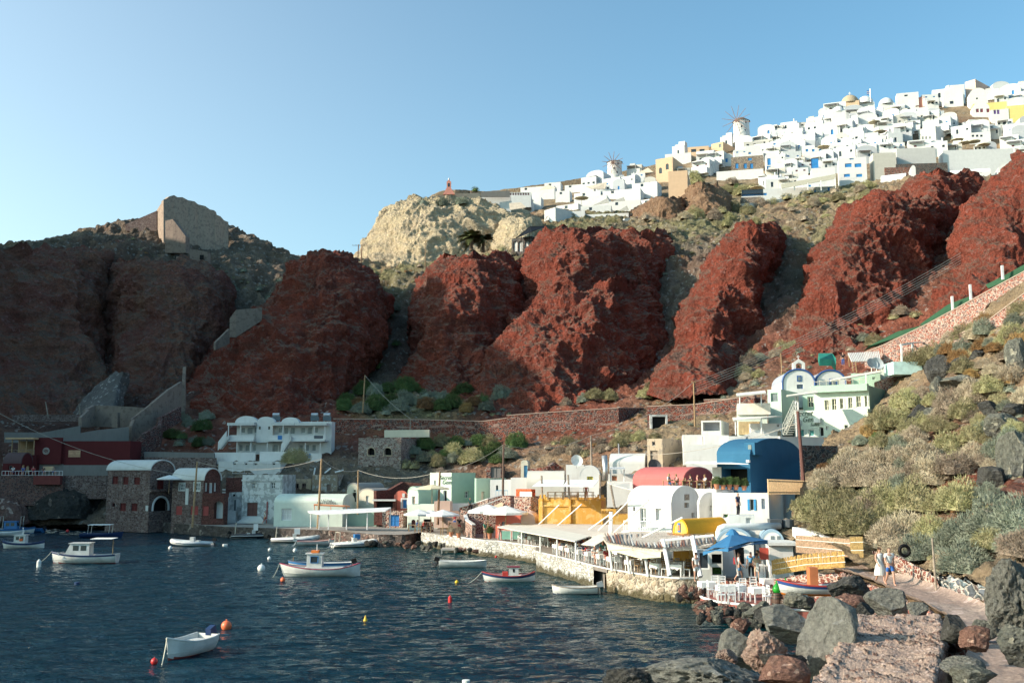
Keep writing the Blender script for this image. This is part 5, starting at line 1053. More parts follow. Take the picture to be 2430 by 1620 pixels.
for i,(L,C,lb)in enumerate(((1857,1934,'white chapel with blue trim, a round gable and a bell tower'),(1936,2008,'second white round gable with blue trim beside the chapel'))):
 h=House('chapel',L,C,C+5,928,906,121+i*.5,4,WHITE,lb,'chapel',roof='vaulty',rise=1.55 if i==0 else 1.45,roofmat=plaster((0.35,0.38,0.45)),depth=7)
 if i==0:h.win(1891,912,1906,922,pane=GLASSL,frame=BT);
 h.build();arc=arcpts(0,h.W,h.H,h.rise,18);mb=MB();mb.tube([(0,-.05,0)]+[(a,-.05,z)for a,z in arc]+[(h.W,-.05,0)],0.11,5);mb.build('blue_trim',BT,h.e)
 if i==0:
  w=pbox(h,'window',1891,891,1902,905,0.0,0.06,BT);pbox(h,'window_pane',1893,894,1900,903,0.065,0.08,GLASSL)
  p=h.loc(1897,877);x=p[0];z=p[2]-.15;e=MB()
  e.box(x-.72,0.1,z,x-.38,.8,z+1.0);e.box(x+.38,.1,z,x+.72,.8,z+1.0);e.prism([(x-.38,z+1.0),(x-.38,z+.85)]+[(x+.38*math.cos(t),z+.65+.38*math.sin(t))for t in(2.4,1.57,.74)]+[(x+.38,z+.85),(x+.38,z+1.0)],.1,.8,axis='y');e.prism([(x-.72,z+1.0),(x+.72,z+1.0),(x,z+1.5)],.1,.8,axis='y')
  bt=e.build('bell_tower',WHITE,h.e);e=MB();e.lathe([(0.02,.5),(.1,.48),(.14,.3),(.2,.2)],(x,.45,z+.3),10);e.build('bell',flat((0.2,0.15,0.06),.4,.8),bt)
  e=MB();e.box(x-.04,.41,z+1.5,x+.04,.49,z+2.0);e.box(x-.17,.41,z+1.75,x+.17,.49,z+1.83);e.build('cross',WHITE,bt)
 else:w=pbox(h,'window',1968,898,1986,925,0.0,0.06,BT);pbox(h,'window_pane',1971,901,1983,924,0.065,0.08,GLASSL)
h=House('sage_block',1822,1856,1914,992,923,116,33,plaster((0.55,0.66,0.58)),'sage green block with one large window below the chapel','house',sidemat=plaster((0.36,0.47,0.40)));h.win(1829,932,1846,953,pane=GLASSL,frame=SAGE);h.build()  # side wall is a darkened copy of the front plaster, standing for shade
h=House('balcony_suite',1750,1822,1829,1034,957,114,12,plaster((0.62,0.70,0.62)),'cream balcony suite with hanging curtains under two pergolas','house',depth=5,parapet=0);h.op('hole',1754,1000,1804,1032,pane=SAGED,rec=1.0);h.build()
pbox(h,'balcony',1749,957,1828,984,0.0,0.5,flat((0.72,0.68,0.60)))
mb=MB()
for i in range(14):
 p=h.loc(1755+i*3.5,1000,out=.1);q=h.loc(1755+i*3.5,1031,out=.1);mb.tube([p,q],.12,5)
mb.build('curtain',flat((0.42,0.32,0.18),0.9,var=.2),h.e)
canopy('pergola',[(1747,933,114),(1815,926,114),(1818,931,110),(1748,938,110)],flat((0.74,0.72,0.66)),'white slatted pergola on the roof of the balcony suite',posts=[(1755,935,111,15.5),(1806,931,111,15.6)])
canopy('pergola',[(1738,990,113),(1856,986,112),(1806,991,109.5),(1740,996,109.5)],flat((0.74,0.72,0.66)),'lower pergola shading the curtains of the balcony suite',posts=[(1745,995,110,12.3),(1806,992,110,12.5)])
h=House('mint_house',2020,2090,2130,918,884,121,20,SAGE,'low sage building with round relief windows under a cream pergola','house',depth=5);h.win(2070,894,2077,900,pane=WHITE2);h.build()
h=House('mint_house',2090,2128,2168,912,876,122,18,MINT,'mint house with a scalloped parapet at the top of the stone wall','house',depth=5,sidemat=MINT,parapet=0);h.win(2102,886,2108,900,pane=CREAM,frame=WPAINT);h.win(2124,873+4,2133,892,'s',pane=GLASS,frame=WPAINT);h.build()
for i in range(7):pbox(h,'scallop',2090+i*6,873,2093.5+i*6,877,-0.25,0.0,MINT)
canopy('pergola',[(1969,900,119),(2088,878,121),(2092,882,118),(1972,903,115.5)],flat((0.72,0.68,0.56)),'cream pergola roof on the terrace above the green hotel',posts=[(1990,899,117,15.5),(2055,888,117,15.8)])
e=empty('striped_pergola',at(2015,880,126),0,'white striped slatted pergola on bare poles behind the mint houses','pergola');mb=MB()
for i in range(18):
 A=at(2013+i*4.2,838-i*.2,126)-e.location;B=at(2022+i*3.9,858-i*.2,122)-e.location;mb.tube([A,B],.09,4)
mb.build('slats',WHITE2,e)
for x,y,D,yb in((2013,838,126,870),(2022,858,122,882),(2030,858,122,884),(2085,834,126,862),(2090,850,122,870)):
 mb=MB();mb.tube([at(x,y,D)-e.location,at(x+3,yb,D)-e.location],.07,5);mb.build('pole',WOODL,e)
e=empty('white_pergola',at(2140,862,118),0,'white framed pergola over a small pool terrace on the upper right slope','pergola')
for x,yt,yb,D in((2139,819,862,118),(2165,815,856,119),(2192,815,835,123)):
 mb=MB();mb.tube([at(x,yt,D)-e.location,at(x+1,yb,D)-e.location],.12,4);mb.build('post',WPAINT,e)
mb=MB();a,b,c,d=[at(*q)-e.location for q in((2137,818,118),(2166,813,119),(2200,812,124),(2164,816,124))]
for p,q in((a,b),(b,c),(c,d),(d,a)):mb.tube([p,q],.12,4)
mb.build('beams',WPAINT,e);mb=MB();p=at(2120,868,117)-e.location;mb.box(p.x,p.y,p.z-1,p.x+3.4,p.y+3,p.z+.5);mb.build('pool_wall',flat((0.55,0.75,0.72)),e)
mb=MB();P=[at(*q)for q in((1942,838,127),(1975,838,127),(1984,850,126),(1984,866,125),(1974,852,124),(1945,852,124))];mb.add([tuple(p)for p in P]+[tuple(p-Vector((0,-.3,.8)))for p in P],[tuple(range(6)),tuple(range(11,5,-1))]+[(i,(i+1)%6,6+(i+1)%6,6+i)for i in range(6)])
tag(mb.build('tarpaulin',flat((0.02,0.22,0.16),.6)),'dark green tarpaulin stretched above the chapel','tarpaulin')
bigwall('stone_wall',[(2092,905,925,119),(2160,880,925,121),(2225,862,930,122)],PINKST,None,'pink and cream rubble wall above the dark side of the green hotel')
mb=MB();A=at(2086,968,108);B=at(2200,930,120)
for i in range(5):q=A.lerp(B,i/4);mb.tube([q-Vector((0,0,1.2)),q+Vector((0,0,.3))],.09,5)
mb.tube([A+Vector((0,0,.3)),B+Vector((0,0,.3))],.09,5);tag(mb.build('wooden_handrail',flat((0.06,0.035,0.03))),'dark wooden handrail climbing beside the green hotel','handrail')
bigwall('ramp_wall',[(2050,838,845,128),(2100,818,850,126),(2200,770,822,122),(2300,716,800,118),(2380,672,715,115),(2440,640,690,113)],PINKST,CAPM,'long sloping donkey path wall of pink stones rising to the right edge')
bigwall('ramp_wall',[(2262,800,815,112),(2340,765,800,108),(2380,735,790,106),(2440,690,770,104)],PINKST,CAPM,'lower second ramp wall of pink stones with dark shaded end, right edge')
e=empty('ramp_arch',at(2364,752,113.6),0,'dark arched tunnel in the donkey path wall','arch');mb=MB();mb.prism([(-1.3,-.3)]+[(-1.3*math.cos(math.pi*i/10),.6+1.1*math.sin(math.pi*i/10))for i in range(11)]+[(1.3,-.3)],-.15,0.4,axis='y');mb.build('opening',flat((0.10,0.055,0.035),1.0),e)
mb=MB();mb.tube([(-1.4,-.15,-.3)]+[(-1.4*math.cos(math.pi*i/10),-.15,.6+1.2*math.sin(math.pi*i/10))for i in range(11)]+[(1.4,-.15,-.3)],.14,5);mb.build('arch_ring',REDST2,e)
for i,(x,y0,y1,D)in enumerate(((2262,703,754,120),(2304,675,711,119),(2380,630,663,116.5))):
 mb=MB();p=at(x,y1,D);mb.box(-.12,-.12,0,.12,.12,at(x,y0,D).z-p.z);tag(mb.build('white_post',WPAINT,loc=p),['white concrete post, lowest of the three along the donkey path','white concrete post in the middle of the donkey path','white concrete post, highest along the donkey path'][i],'post')
for i,pts in enumerate((((2060,822,127),(2130,800,125),(2190,778,123),(2205,768,123),(2130,786,125.5),(2050,832,128)),((2182,770,123),(2250,722,121.5),(2300,703,120),(2302,712,119.6),(2240,745,121),(2190,772,122.6)),((2340,675,119),(2380,655,117.5),(2435,625,116),(2440,640,115.6),(2385,668,117),(2345,684,118.6)))):
 P=[at(*q)for q in pts];mb=MB();n=len(P);mb.add([tuple(p)for p in P]+[tuple(p+Vector((0,.08,0)))for p in P],[tuple(range(n)),tuple(range(2*n-1,n-1,-1))]+[(q,(q+1)%n,n+(q+1)%n,n+q)for q in range(n)])
 tag(mb.build('shade_net',flat((0.02,0.075,0.035),.9)),['lowest stretch of green shade net along the donkey path','middle stretch of dark green shade net by the white posts','upper stretch of green shade net at the right edge'][i],'net')
def reed_fence(name,pts,hgt,mat,label,r=0.03,step=0.07,jit=0.0):
 e=empty(name,pts[0],0,label,'fence');mb=MB();rg=random.Random(3)
 for a,b in zip(pts[:-1],pts[1:]):
  n=int((b-a).length/step)
  for i in range(n):
   p=a.lerp(b,i/n)-pts[0];mb.tube([p,p+Vector((rg.uniform(-jit,jit),rg.uniform(-.01,.01),hgt*(1+rg.uniform(-.5,.5)*jit*2)))],r,4)
 mb.build('reeds',mat,e);mb=MB()
 for f in(.35,.75):
  for a,b in zip(pts[:-1],pts[1:]):mb.tube([a-pts[0]+Vector((0,-.05,hgt*f)),b-pts[0]+Vector((0,-.05,hgt*f))],.025,4)
 mb.build('binding',WHITE2,e)
reed_fence('bamboo_fence',[at(1890,1310,63),at(1960,1316,61),at(2022,1322,59)],1.05,flat((0.62,0.42,0.28),.8,var=.3,scale=9),'pale bamboo screen fence below the green bushes')
reed_fence('bamboo_fence',[at(2020,1322,58.6),at(2050,1322,57)],1.15,flat((0.45,0.30,0.12),.8,var=.3,scale=9),'end panel of darker yellow bamboo at the right of the bamboo fence')
reed_fence('straw_fence',[at(1834,1364,60.5),at(1910,1352,58),at(2006,1346,55.5)],0.88,flat((0.56,0.36,0.13),.9,var=.3,scale=9),'golden straw fence above the beached boat',r=0.035,step=0.05,jit=0.05)
bigwall('white_garden_wall',[(1880,1250,1300,66),(1930,1262,1300,64),(1960,1275,1305,63)],WHITE,None,'sloping whitewashed wall under the large green bush',t=0.4)
def hD(px,py):
 j=max(0,min(len(HPX)-1,int(round((px-HPX[0])/(HPX[1]-HPX[0])))));col=HF[:,j,0];n=len(col)
 lo=int(n*0.60);hi=int(n*0.925);i=lo+int(np.argmin(np.abs(col[lo:hi]-py)));return float(HF[i,j,1])
VW=plaster((0.67,0.665,0.65),amt=0.2);VP=plaster((0.60,0.42,0.28),amt=0.15);VY=plaster((0.70,0.58,0.22),amt=0.1);VG=plaster((0.55,0.54,0.52),amt=0.2)
VBR=masonry(((0.22,0.17,0.13),(0.30,0.24,0.19),(0.15,0.12,0.10)),(0.36,0.31,0.26),0.5,0.1)
BL=flat((0.02,0.20,0.50));GR=GLASS;DR=flat((0.16,0.04,0.06))
FEAT=[]
def vh(L,C,R,pb,pt,label,wins=(),wall=VW,roof='flat',rise=None,phi=14,cat='house',depth=None,pane=GR,roofmat=None,name='white_house',par=0.3,base=4,D=None,sidemat=None):
 D=D or hD(C,pb);h=House(name,L,C,R,pb,pt,D,phi,wall,label,cat,roof=roof,rise=rise,depth=depth if depth else(None if R>C+3 else 7),parapet=par,base=base,roofmat=roofmat,sidemat=sidemat)
 for w in wins:
  k=dict(pane=pane)
  if len(w)>4:k.update(w[4])
  (h.door if k.pop('door',0)else h.win)(*w[:4],**k)
 h.build();FEAT.append(((L+C)/2,(pb+pt)/2,max(R,C)-L,pb-pt));return h
def wr(xs,y0,y1,w,**k):return tuple((x,y0+(x-xs[0])*k.get('s',0),x+w,y1+(x-xs[0])*k.get('s',0),{a:b for a,b in k.items()if a!='s'})for x in xs)
h=vh(1806,1984,2000,470,442,'long low white terrace hotel with bright blue doors along the cliff edge',wr((1857,1868,1898,1909,1921,1931,1964,1974),463,477,6,pane=BL,door=1,s=-0.17),phi=-14+22,cat='hotel',name='white_hotel',D=335)
e=h.e
canopy('awning',[(1853,437,334),(1984,413,336),(1984,424,331),(1855,447,329)],flat((0.40,0.37,0.28),.9),'long olive awning above the blue door hotel',posts=[(x,445-(x-1855)*.18,330,at(1900,442,330).z-1.5)for x in(1856,1885,1917,1948,1982)],pr=.15)
vh(1760,1853,1860,486,462,'white low house with a brown stone front left of the blue door hotel',((1820,466,827,481,dict(pane=BL,door=1)),(1812,468,816,472)),phi=10,D=330);vh(1758,1802,1806,489,467,'brown stone panel house at the left end of the blue door terrace',wall=VBR,phi=10,D=328,name='stone_house')
vh(1925,1982,1992,428,396,'white house with one big blue window above the blue door hotel',((1943,402,957,411,dict(pane=BL)),),D=345)
vh(1990,2058,2070,424,372,'three storey white house with blue balcony doors and red flower pots',wr((2005,2028),388,397,16,pane=BL)+wr((2003,2032),413,420,14,pane=BL)+((2016,374,2026,379,dict(pane=BL)),),D=350)
vh(1905,1968,1978,366,348,'white house with a row of small blue windows on the steep slope',wr((1962-50,1927,1943,1958),354,360,6,pane=BL))
vh(1815,1845,1880,402,372,'white house with a rounded gable and a tall blue balcony door',((1821,376,1829,392,dict(pane=BL,door=1)),(1820,394,1829,402,dict(pane=BL))),roof='vaulty',rise=2.0)
vh(1735,1812,1816,398,368,'brown stone house front with small blue doors',wr((1745,1765,1780),388,400,7,pane=BL)+((1775,375,1784,381,dict(pane=BL)),),wall=VBR,name='stone_house')
vh(1712,1740,1745,386,372,'small white arched house with a blue round top door left of the brown stone front',((1719,376,1727,385,dict(pane=BL)),),roof='vaulty',rise=1.6)
vh(1760,1812,1818,374,358,'white gabled house with one blue window above the brown stone front',((1776,360,1782,366,dict(pane=BL)),))
vh(1700,1812,1820,414,400,'long blank white terrace wall at the foot of the brown stone house',name='terrace_wall',cat='wall')
h=vh(1995,2040,2058,262,238,'peach church drum with a tan dome and a cross on the skyline',wall=VP,name='domed_church',cat='church',phi=20,depth=7)
e=MB();e.lathe([(4.4,-.2),(4.3,.6),(3.9,1.9),(3.0,3.1),(1.7,4.0),(0,4.3)],(h.W*.5,h.dp*.5,h.H),20);e.build('dome',plaster((0.42,0.34,0.24)),h.e,smooth=True)
e=MB();z=h.H+4.2;c=h.W*.5;e.box(c-.12,h.dp*.5-.1,z,c+.12,h.dp*.5+.1,z+1.9);e.box(c-.6,h.dp*.5-.1,z+1.0,c+.6,h.dp*.5+.1,z+1.25);e.build('cross',VW,h.e)
for L,C,pb,pt,r,lb in((2034,2076,262,242,3.6,'white domed chapel beside the peach church dome'),(2086,2124,262,244,3.4,'greyish white dome with a flat side left of the pink house'),(1975,2008,300,262,4.0,'large white dome below the peach church')):
 h=vh(L,C,C+6,pb,pt,lb,name='domed_chapel',cat='chapel');e=MB();R_=h.W*.5;e.lathe([(R_,-.1),(R_*.93,R_*.38),(R_*.7,R_*.72),(R_*.36,R_*.93),(0,R_)],(h.W*.5,h.dp*.5,h.H),20);e.build('dome',VW,h.e,smooth=True)
vh(2150,2195,2200,250,230,'salmon pink house with one arched niche under the skyline',((2164,238,2174,250,dict(arch=True,pane=DR)),),wall=plaster((0.6,0.26,0.2)),name='pink_house')
vh(2128,2180,2198,232,218,'flat white house with a dark sloping roof edge above the salmon pink house',((2146,225,2154,229),))
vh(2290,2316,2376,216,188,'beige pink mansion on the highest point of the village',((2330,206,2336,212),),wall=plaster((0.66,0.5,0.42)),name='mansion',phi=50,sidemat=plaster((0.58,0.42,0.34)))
vh(2246,2290,2296,228,200,'white house under a dark flat canopy left of the beige pink mansion');vh(2300,2345,2352,250,226,'big white rounded vault right of the skyline canopy house',((2316,232,2321,236),),roof='vaulty',rise=4.0)
vh(2240,2288,2296,268,224,'tall white apse shaped house with one square window',((2254,240,2263,247),),roof='vaulty',rise=3.5,D=462)
for i,(L,C,pb,pt)in enumerate(((2309,2400,254,240),(2390,2440,282,248))):vh(L,C,C+5,pb,pt,('mustard yellow terrace wall under the white rounded vault','mustard yellow building at the right edge of the photo')[i],wall=VY,name='yellow_house')
vh(2308,2350,2400,285,256,'white arched house with deep red windows',wr((2316,2326,2341),258,267,7,pane=DR),roof='vaulty',rise=3.0,D=440);vh(2352,2395,2400,284,258,'white wing with purple doors right of the arched house with red windows',wr((2358,2366),260,271,6,pane=flat((0.1,0.05,0.2))))
vh(2180,2222,2275,340,298,'grey three storey house with rows of small windows',wr((2188,2196,2205),324,332,4),wall=VG,name='grey_house',phi=45,sidemat=VW,D=415)
vh(2300,2352,2430,340,312,'white house row with dark red doors right of the grey house',wr((2306,2316,2326),320,325,6)+((2356,318,2364,328,dict(pane=DR)),),D=410)
for i,(L,C,R,pb,pt,lb,wl)in enumerate(((2128,2222,2240,392,350,'broad rough white retaining wall in the middle of the village',VG),(2238,2408,2414,408,352,'smooth curved white retaining wall right of the rough wall',VW),(2072,2128,2132,402,362,'cream grey blank wall left of the rough white retaining wall',plaster((0.55,0.52,0.46))),(2100,2166,2170,432,396,'dark red stone wall behind the small cliff chapel',REDST),(2126,2250,2256,412,386,'very dark stone wall under the rough white retaining wall',DARKST))):
 vh(L,C,R,pb,pt,lb,wall=wl,name='retaining_wall',cat='wall',par=0,D=352-i,phi=6)
vh(2090,2150,2155,440,428,'small white cliff chapel with a round vault and a bell gable',roof='vaultx',rise=4.2,name='chapel',cat='chapel',D=330,phi=25)
vh(2162,2174,2178,424,400,'bell gable of the small cliff chapel',roof='vaulty',rise=1.2,name='bell_gable',cat='gable',D=329)
vh(2258,2352,2360,424,408,'low white house with a curved gable above the rightmost red cliff',((2326,404,2330,411),),roof='vaultx',rise=2.0,D=340);vh(2368,2420,2440,420,404,'white vaulted house with a purple arched window by the rightmost red cliff',((2396,405,2403,413,dict(pane=flat((0.1,0.06,0.2)),arch=True)),),roof='vaulty',rise=3.0,D=338)
vh(1292,1318,1390,540,492,'white hotel with tall arches at the left end of the village',((1281+13,512,1306,530,dict(arch=True,pane=VG)),),phi=50,D=318,sidemat=VW,name='white_hotel',cat='hotel')
h=vh(1318,1388,1394,540,500,'white arcade with large round arches beside the left end hotel',wr((1322,1346),506,528,20,arch=True,pane=VG,rec=2.0),D=322,phi=8,name='arcade');
h=vh(1370,1492,1500,530,505,'long white terrace wall with round portholes',(),D=324,phi=10,name='terrace_wall',cat='wall',par=0.8)
for i,x in enumerate((1388,1414,1441)):
 p=h.loc(x,521-i*4,out=.02);e=MB();e.lathe([(0,0),(.42,0),(.5,.0)],(0,0,0),14);o=e.build('porthole',GLASS,h.e);o.location=(p[0],p[1]-.03,p[2]);o.rotation_euler=(math.pi/2,0,0)
for i,(L,C,pb,pt)in enumerate(((1378,1450,506,486),(1440,1520,498,474),(1362,1440,484,462),(1430,1520,470,446),(1500,1560,462,430),(1362,1425,462,452),(1320,1372,494,482),(1510,1556,480,470))):
 vh(L,C,C+10,pb,pt,('white terrace house directly above the porthole wall','white stepped house left of the dark diagonal stair wall','broad white house with a sail awning left of the second windmill foot','white terrace below the smaller windmill','tall white house beside the peach arcade tower','narrow white roof strip above the broad awning house','low white terrace roof above the tall arches','white hut at the head of the dark stair wall')[i],((L+20,pt+6,L+27,pt+13),),phi=10+3*i)
vh(1556,1597,1634,422,372,'peach building with two tall arched windows on a white base',wr((1564,1580),398,412,7,arch=True,pane=GLASS,s=-.6),wall=VP,name='peach_house',phi=30);vh(1586,1632,1640,452,404,'sand coloured retaining tower under the peach building',wall=VP,name='peach_tower',cat='tower',D=330)
vh(1632,1682,1690,364,346,'peach long house left of the big windmill',wr((1640,1660),354,361,12),wall=VP,name='peach_house');vh(1688,1716,1754,358,336,'peach block with dark windows at the foot of the big windmill',((1706,342,1712,350),),wall=VP,name='peach_house',phi=40)
vh(1578,1640,1656,378,362,'white angular house left of the peach long house')
slabwall('stair_wall',[(1484,526,540,322),(1500,508,524,326),(1530,484,498,332)],DARKST,'dark diagonal stair wall between the terraces and the brown outcrops')
lowwall('path_parapet',[(1480,528,312),(1530,522,314),(1590,515,316),(1640,510,318),(1700,500,322),(1790,490,326),(1860,480,328)],1.1,1.2,VW,VW,'zigzag white cliff path wall under the blue door hotel')
for i,x in enumerate((1633,1655,1702,1722)):mb=MB();p=at(x,516-i*4,316);mb.box(p.x-.5,p.y-.5,p.z-1,p.x+.5,p.y+.5,p.z+1.8);tag(mb.build('path_pillar',VW),['first','second','third','fourth'][i]+' white pillar from the left on the zigzag cliff path wall','pillar')
bigwall('retaining_wall',[(996,472,490,330),(1060,460,482,332),(1140,458,482,334)],plaster((0.42,0.35,0.27)),None,'tan plastered wall with a dark stone base on top of the pale cliff');bigwall('retaining_wall',[(1003,475,488,328),(1062,474,486,330),(1140,475,484,332)],DARKST,None,'dark stone base wall on top of the pale cliff')
vh(1142,1212,1218,492,464,'plain white hall with a dark grey roof band on the saddle',D=328,phi=2);slabwall('roof_band',[(1141,456,467,326),(1210,452,467,326)],GREYC,'dark grey roof band above the plain white hall',cat='roof')
vh(1205,1260,1266,466,456,'low house with a row of white framed windows on the saddle',wr(tuple(range(1210,1256,6)),457,463,4,pane=DR),D=350,phi=4)
for i,(L,C,pb,pt,rf)in enumerate(((1220,1262,500,478,'vaulty'),(1235,1290,456,442,'flat'),(1282,1316,462,440,'flat'),(1292,1330,446,432,'flat'),(1318,1352,470,452,'flat'),(1340,1400,446,436,'flat'),(1200,1236,508,496,'flat'),(1250,1284,486,470,'vaulty'))):
 vh(L,C,C+6,pb,pt,('white domed villa with a pale canopy on the saddle','long flat white house on the saddle skyline','white cube with one square window on the saddle skyline','small stepped white house on the skyline left of the smaller windmill','white stair shaped house above the green saddle slope','low white roofs below the smaller windmill','white porch block at the edge of the pale cliff','white vault behind the saddle villa')[i],((L+10,pt+4,L+16,pt+9),),roof=rf,rise=1.8)
e=MB();c=at(1065,462,330);e.prism([(-2.0,0),(2.1,0),(.7,2.3),(.75,4.4),(0,5.1),(-.75,4.4),(-.7,2.3)],-.5,.5,axis='y');g_=empty('bell_gable',c,0,'salmon pink bell gable with a white finial on the pale cliff','gable');e.build('masonry',plaster((0.66,0.28,0.22)),g_);e=MB();e.lathe([(0,6.0),(.25,5.7),(.3,5.2),(.1,5.0)],(0,0,0),8);e.build('finial',VW,g_);e=MB();e.box(-.35,-.53,2.6,.35,.53,3.9);e.build('opening',GLASS,g_)
h=House('stone_arcade',1214,1262,1296,598,560,268,30,DARKST,'dark stone arcade with tall white arches and a black pergola on the cliff edge','building',parapet=0)
for x in(1218,1230,1245):h.op('hole',x,572,x+10,597,pane=VG,arch=True,rec=.4)
h.build();canopy('black_pergola',[(1222,566,268),(1258,537,272),(1300,536,272),(1262,549,266)],BLACK,'sloping black pergola roof above the dark stone arcade',posts=[(1238,556,268,60),(1256,545,268,60)],pmat=BLACK)
for nm,pts,mt,lb in(('fort_ruin',[(370,502,590,270),(388,474,596,262),(396,471,600,262.5),(402,466,600,263),(413,463,600,264),(421,468,600,264.6),(433,468,600,265.7),(446,475,602,267),(462,478,604,268),(470,485,604,269),(487,489,606,270),(498,497,606,271),(508,499,606,272),(510,508,606,272),(523,513,604,273.6),(532,523,602,275),(542,527,600,276)],plaster((0.40,0.31,0.24),dirt=(0.16,0.13,0.11),amt=0.8,worn=.35,wornc=(.27,.21,.17)),'big peaked ruin wall crowning the left headland'),('fort_ruin',[(440,560,600,256),(410,520,600,257),(392,524,600,258)],CONC,'smaller broken wall in front of the big peaked ruin wall'),('stone_wall',[(298,532,548,268),(335,516,550,268),(372,500,560,268)],BROWNST,'low stone wall climbing to the ruin on the left headland'),('ruin_hut',[(418,608,632,252),(450,612,640,250)],CONC,'small concrete ledge wall under the headland ruin'),('ruin_hut',[(450,590,650,250),(494,598,656,250)],CONC,'square concrete hut with a black doorway below the headland ruin')):slabwall(nm,pts,mt,lb,2.0,'ruin')
mb=MB();p=at(479,605,249.5);mb.box(p.x-.5,p.y-.1,p.z-1.2,p.x+.5,p.y+.1,p.z);tag(mb.build('doorway',BLACK),'black doorway of the square hut below the headland ruin','doorway')
slabwall('red_ruin',[(274,568,588,258),(296,568,590,258)],REDST,'small red block ruin on the slope left of the headland ruin',2.0,'ruin')
def windmill(cx,yb,yt,ytop,rpx,hub,sr,D,label,nsp=12):
 c=at(cx,yb,D);s_=D/FPX*1.08;H=(yb-yt)*s_;R_=rpx*s_;e=empty('windmill',c,0,label,'windmill')
 mb=MB();mb.lathe([(R_*1.05,-3),(R_*1.02,0),(R_*.96,H*.5),(R_*.94,H),(0,H)],(0,0,0),24);mb.build('tower',VW,e,smooth=False)
 mb=MB();mb.lathe([(R_*1.08,H-.1),(R_*.5,H+(yt-ytop)*s_*.6),(0,H+(yt-ytop)*s_)],(0,0,0),20);mb.build('roof',flat((0.14,0.10,0.07),.9),e)
 for(wx,wz)in((-.2,.45),(.35,.75),(.2,.2)):mb=MB();y=-math.sqrt(1-wx*wx)*R_*.97;mb.box(wx*R_-.3,y-.06,wz*H,wx*R_+.3,y+.3,wz*H+.9);mb.build('window',GLASS,e)
 hp=at(hub[0],hub[1],D-R_-2.0)-c;mb=MB();mb.tube([(0,0,H*.98),hp],.28,8);mb.build('axle',WOOD,e)
 ax=(hp-Vector((0,0,H*.98))).normalized();u=ax.orthogonal().normalized();v=ax.cross(u);L_=sr*(D-R_)/FPX
 for k_ in range(nsp):
  t=2*math.pi*k_/nsp+.1;d=u*math.cos(t)+v*math.sin(t);mb=MB();mb.tube([hp,hp+d*L_],[.17,.09],5);mb.build('spoke',flat((0.22,0.13,0.11)),e)
windmill(1760,325,289,278,18.5,(1747,286),37,452,'big windmill with a brown cone roof and long bare spokes on the skyline');windmill(1459,424,386,383,17,(1454,386),27,432,'smaller windmill without a cone roof on the skyline, left of the big one')
FEAT.append((1760,300,40,60));FEAT.append((1459,400,40,50))
e=empty('flag',at(2066,242,455),0,'blue and white striped flag on a pole above the white domed chapel','flag');mb=MB();mb.tube([(0,0,0),(0,0,6.4)],.09,5);mb.build('flagpole',METAL,e)
mb=MB()
for i in range(5):mb.box(-1.6,-.03,3.6+i*.38,-.08,.03,3.98+i*.38,i%2)
mb.build('cloth',[flat((0.03,0.08,0.4)),VW],e)
TOPL=[(1360,448),(1440,430),(1500,405),(1560,378),(1640,358),(1760,332),(1850,306),(1920,294),(1980,262),(2050,252),(2150,250),(2230,225),(2300,213),(2440,205)]
BOTL=[(1360,460),(1440,470),(1500,465),(1560,440),(1640,395),(1700,390),(1820,440),(1850,455),(1985,430),(2050,400),(2130,365),(2260,365),(2440,400)]
def il(P,x):return float(np.interp(x,[p[0]for p in P],[p[1]for p in P]))
rg=random.Random(21)
KIND=[('flat',None,3,GR,'white cube house'),('flat',None,3,GR,'white flat roofed house'),('vaulty',1.9,1,GR,'white arched gable house'),('vaultx',1.5,2,GR,'white barrel vaulted house'),('flat',None,2,BL,'white blue windowed house'),('flat',None,1,GR,'stepped white house'),('flat',None,0,GR,'blank white house'),('vaulty',2.2,1,BL,'white arched house with a blue door'),('flat',None,2,DR,'white red windowed house')]
VWS=[VW,VW,plaster((0.54,0.51,0.46),amt=0.2),plaster((0.50,0.51,0.53),amt=0.15)]
TPL=[]
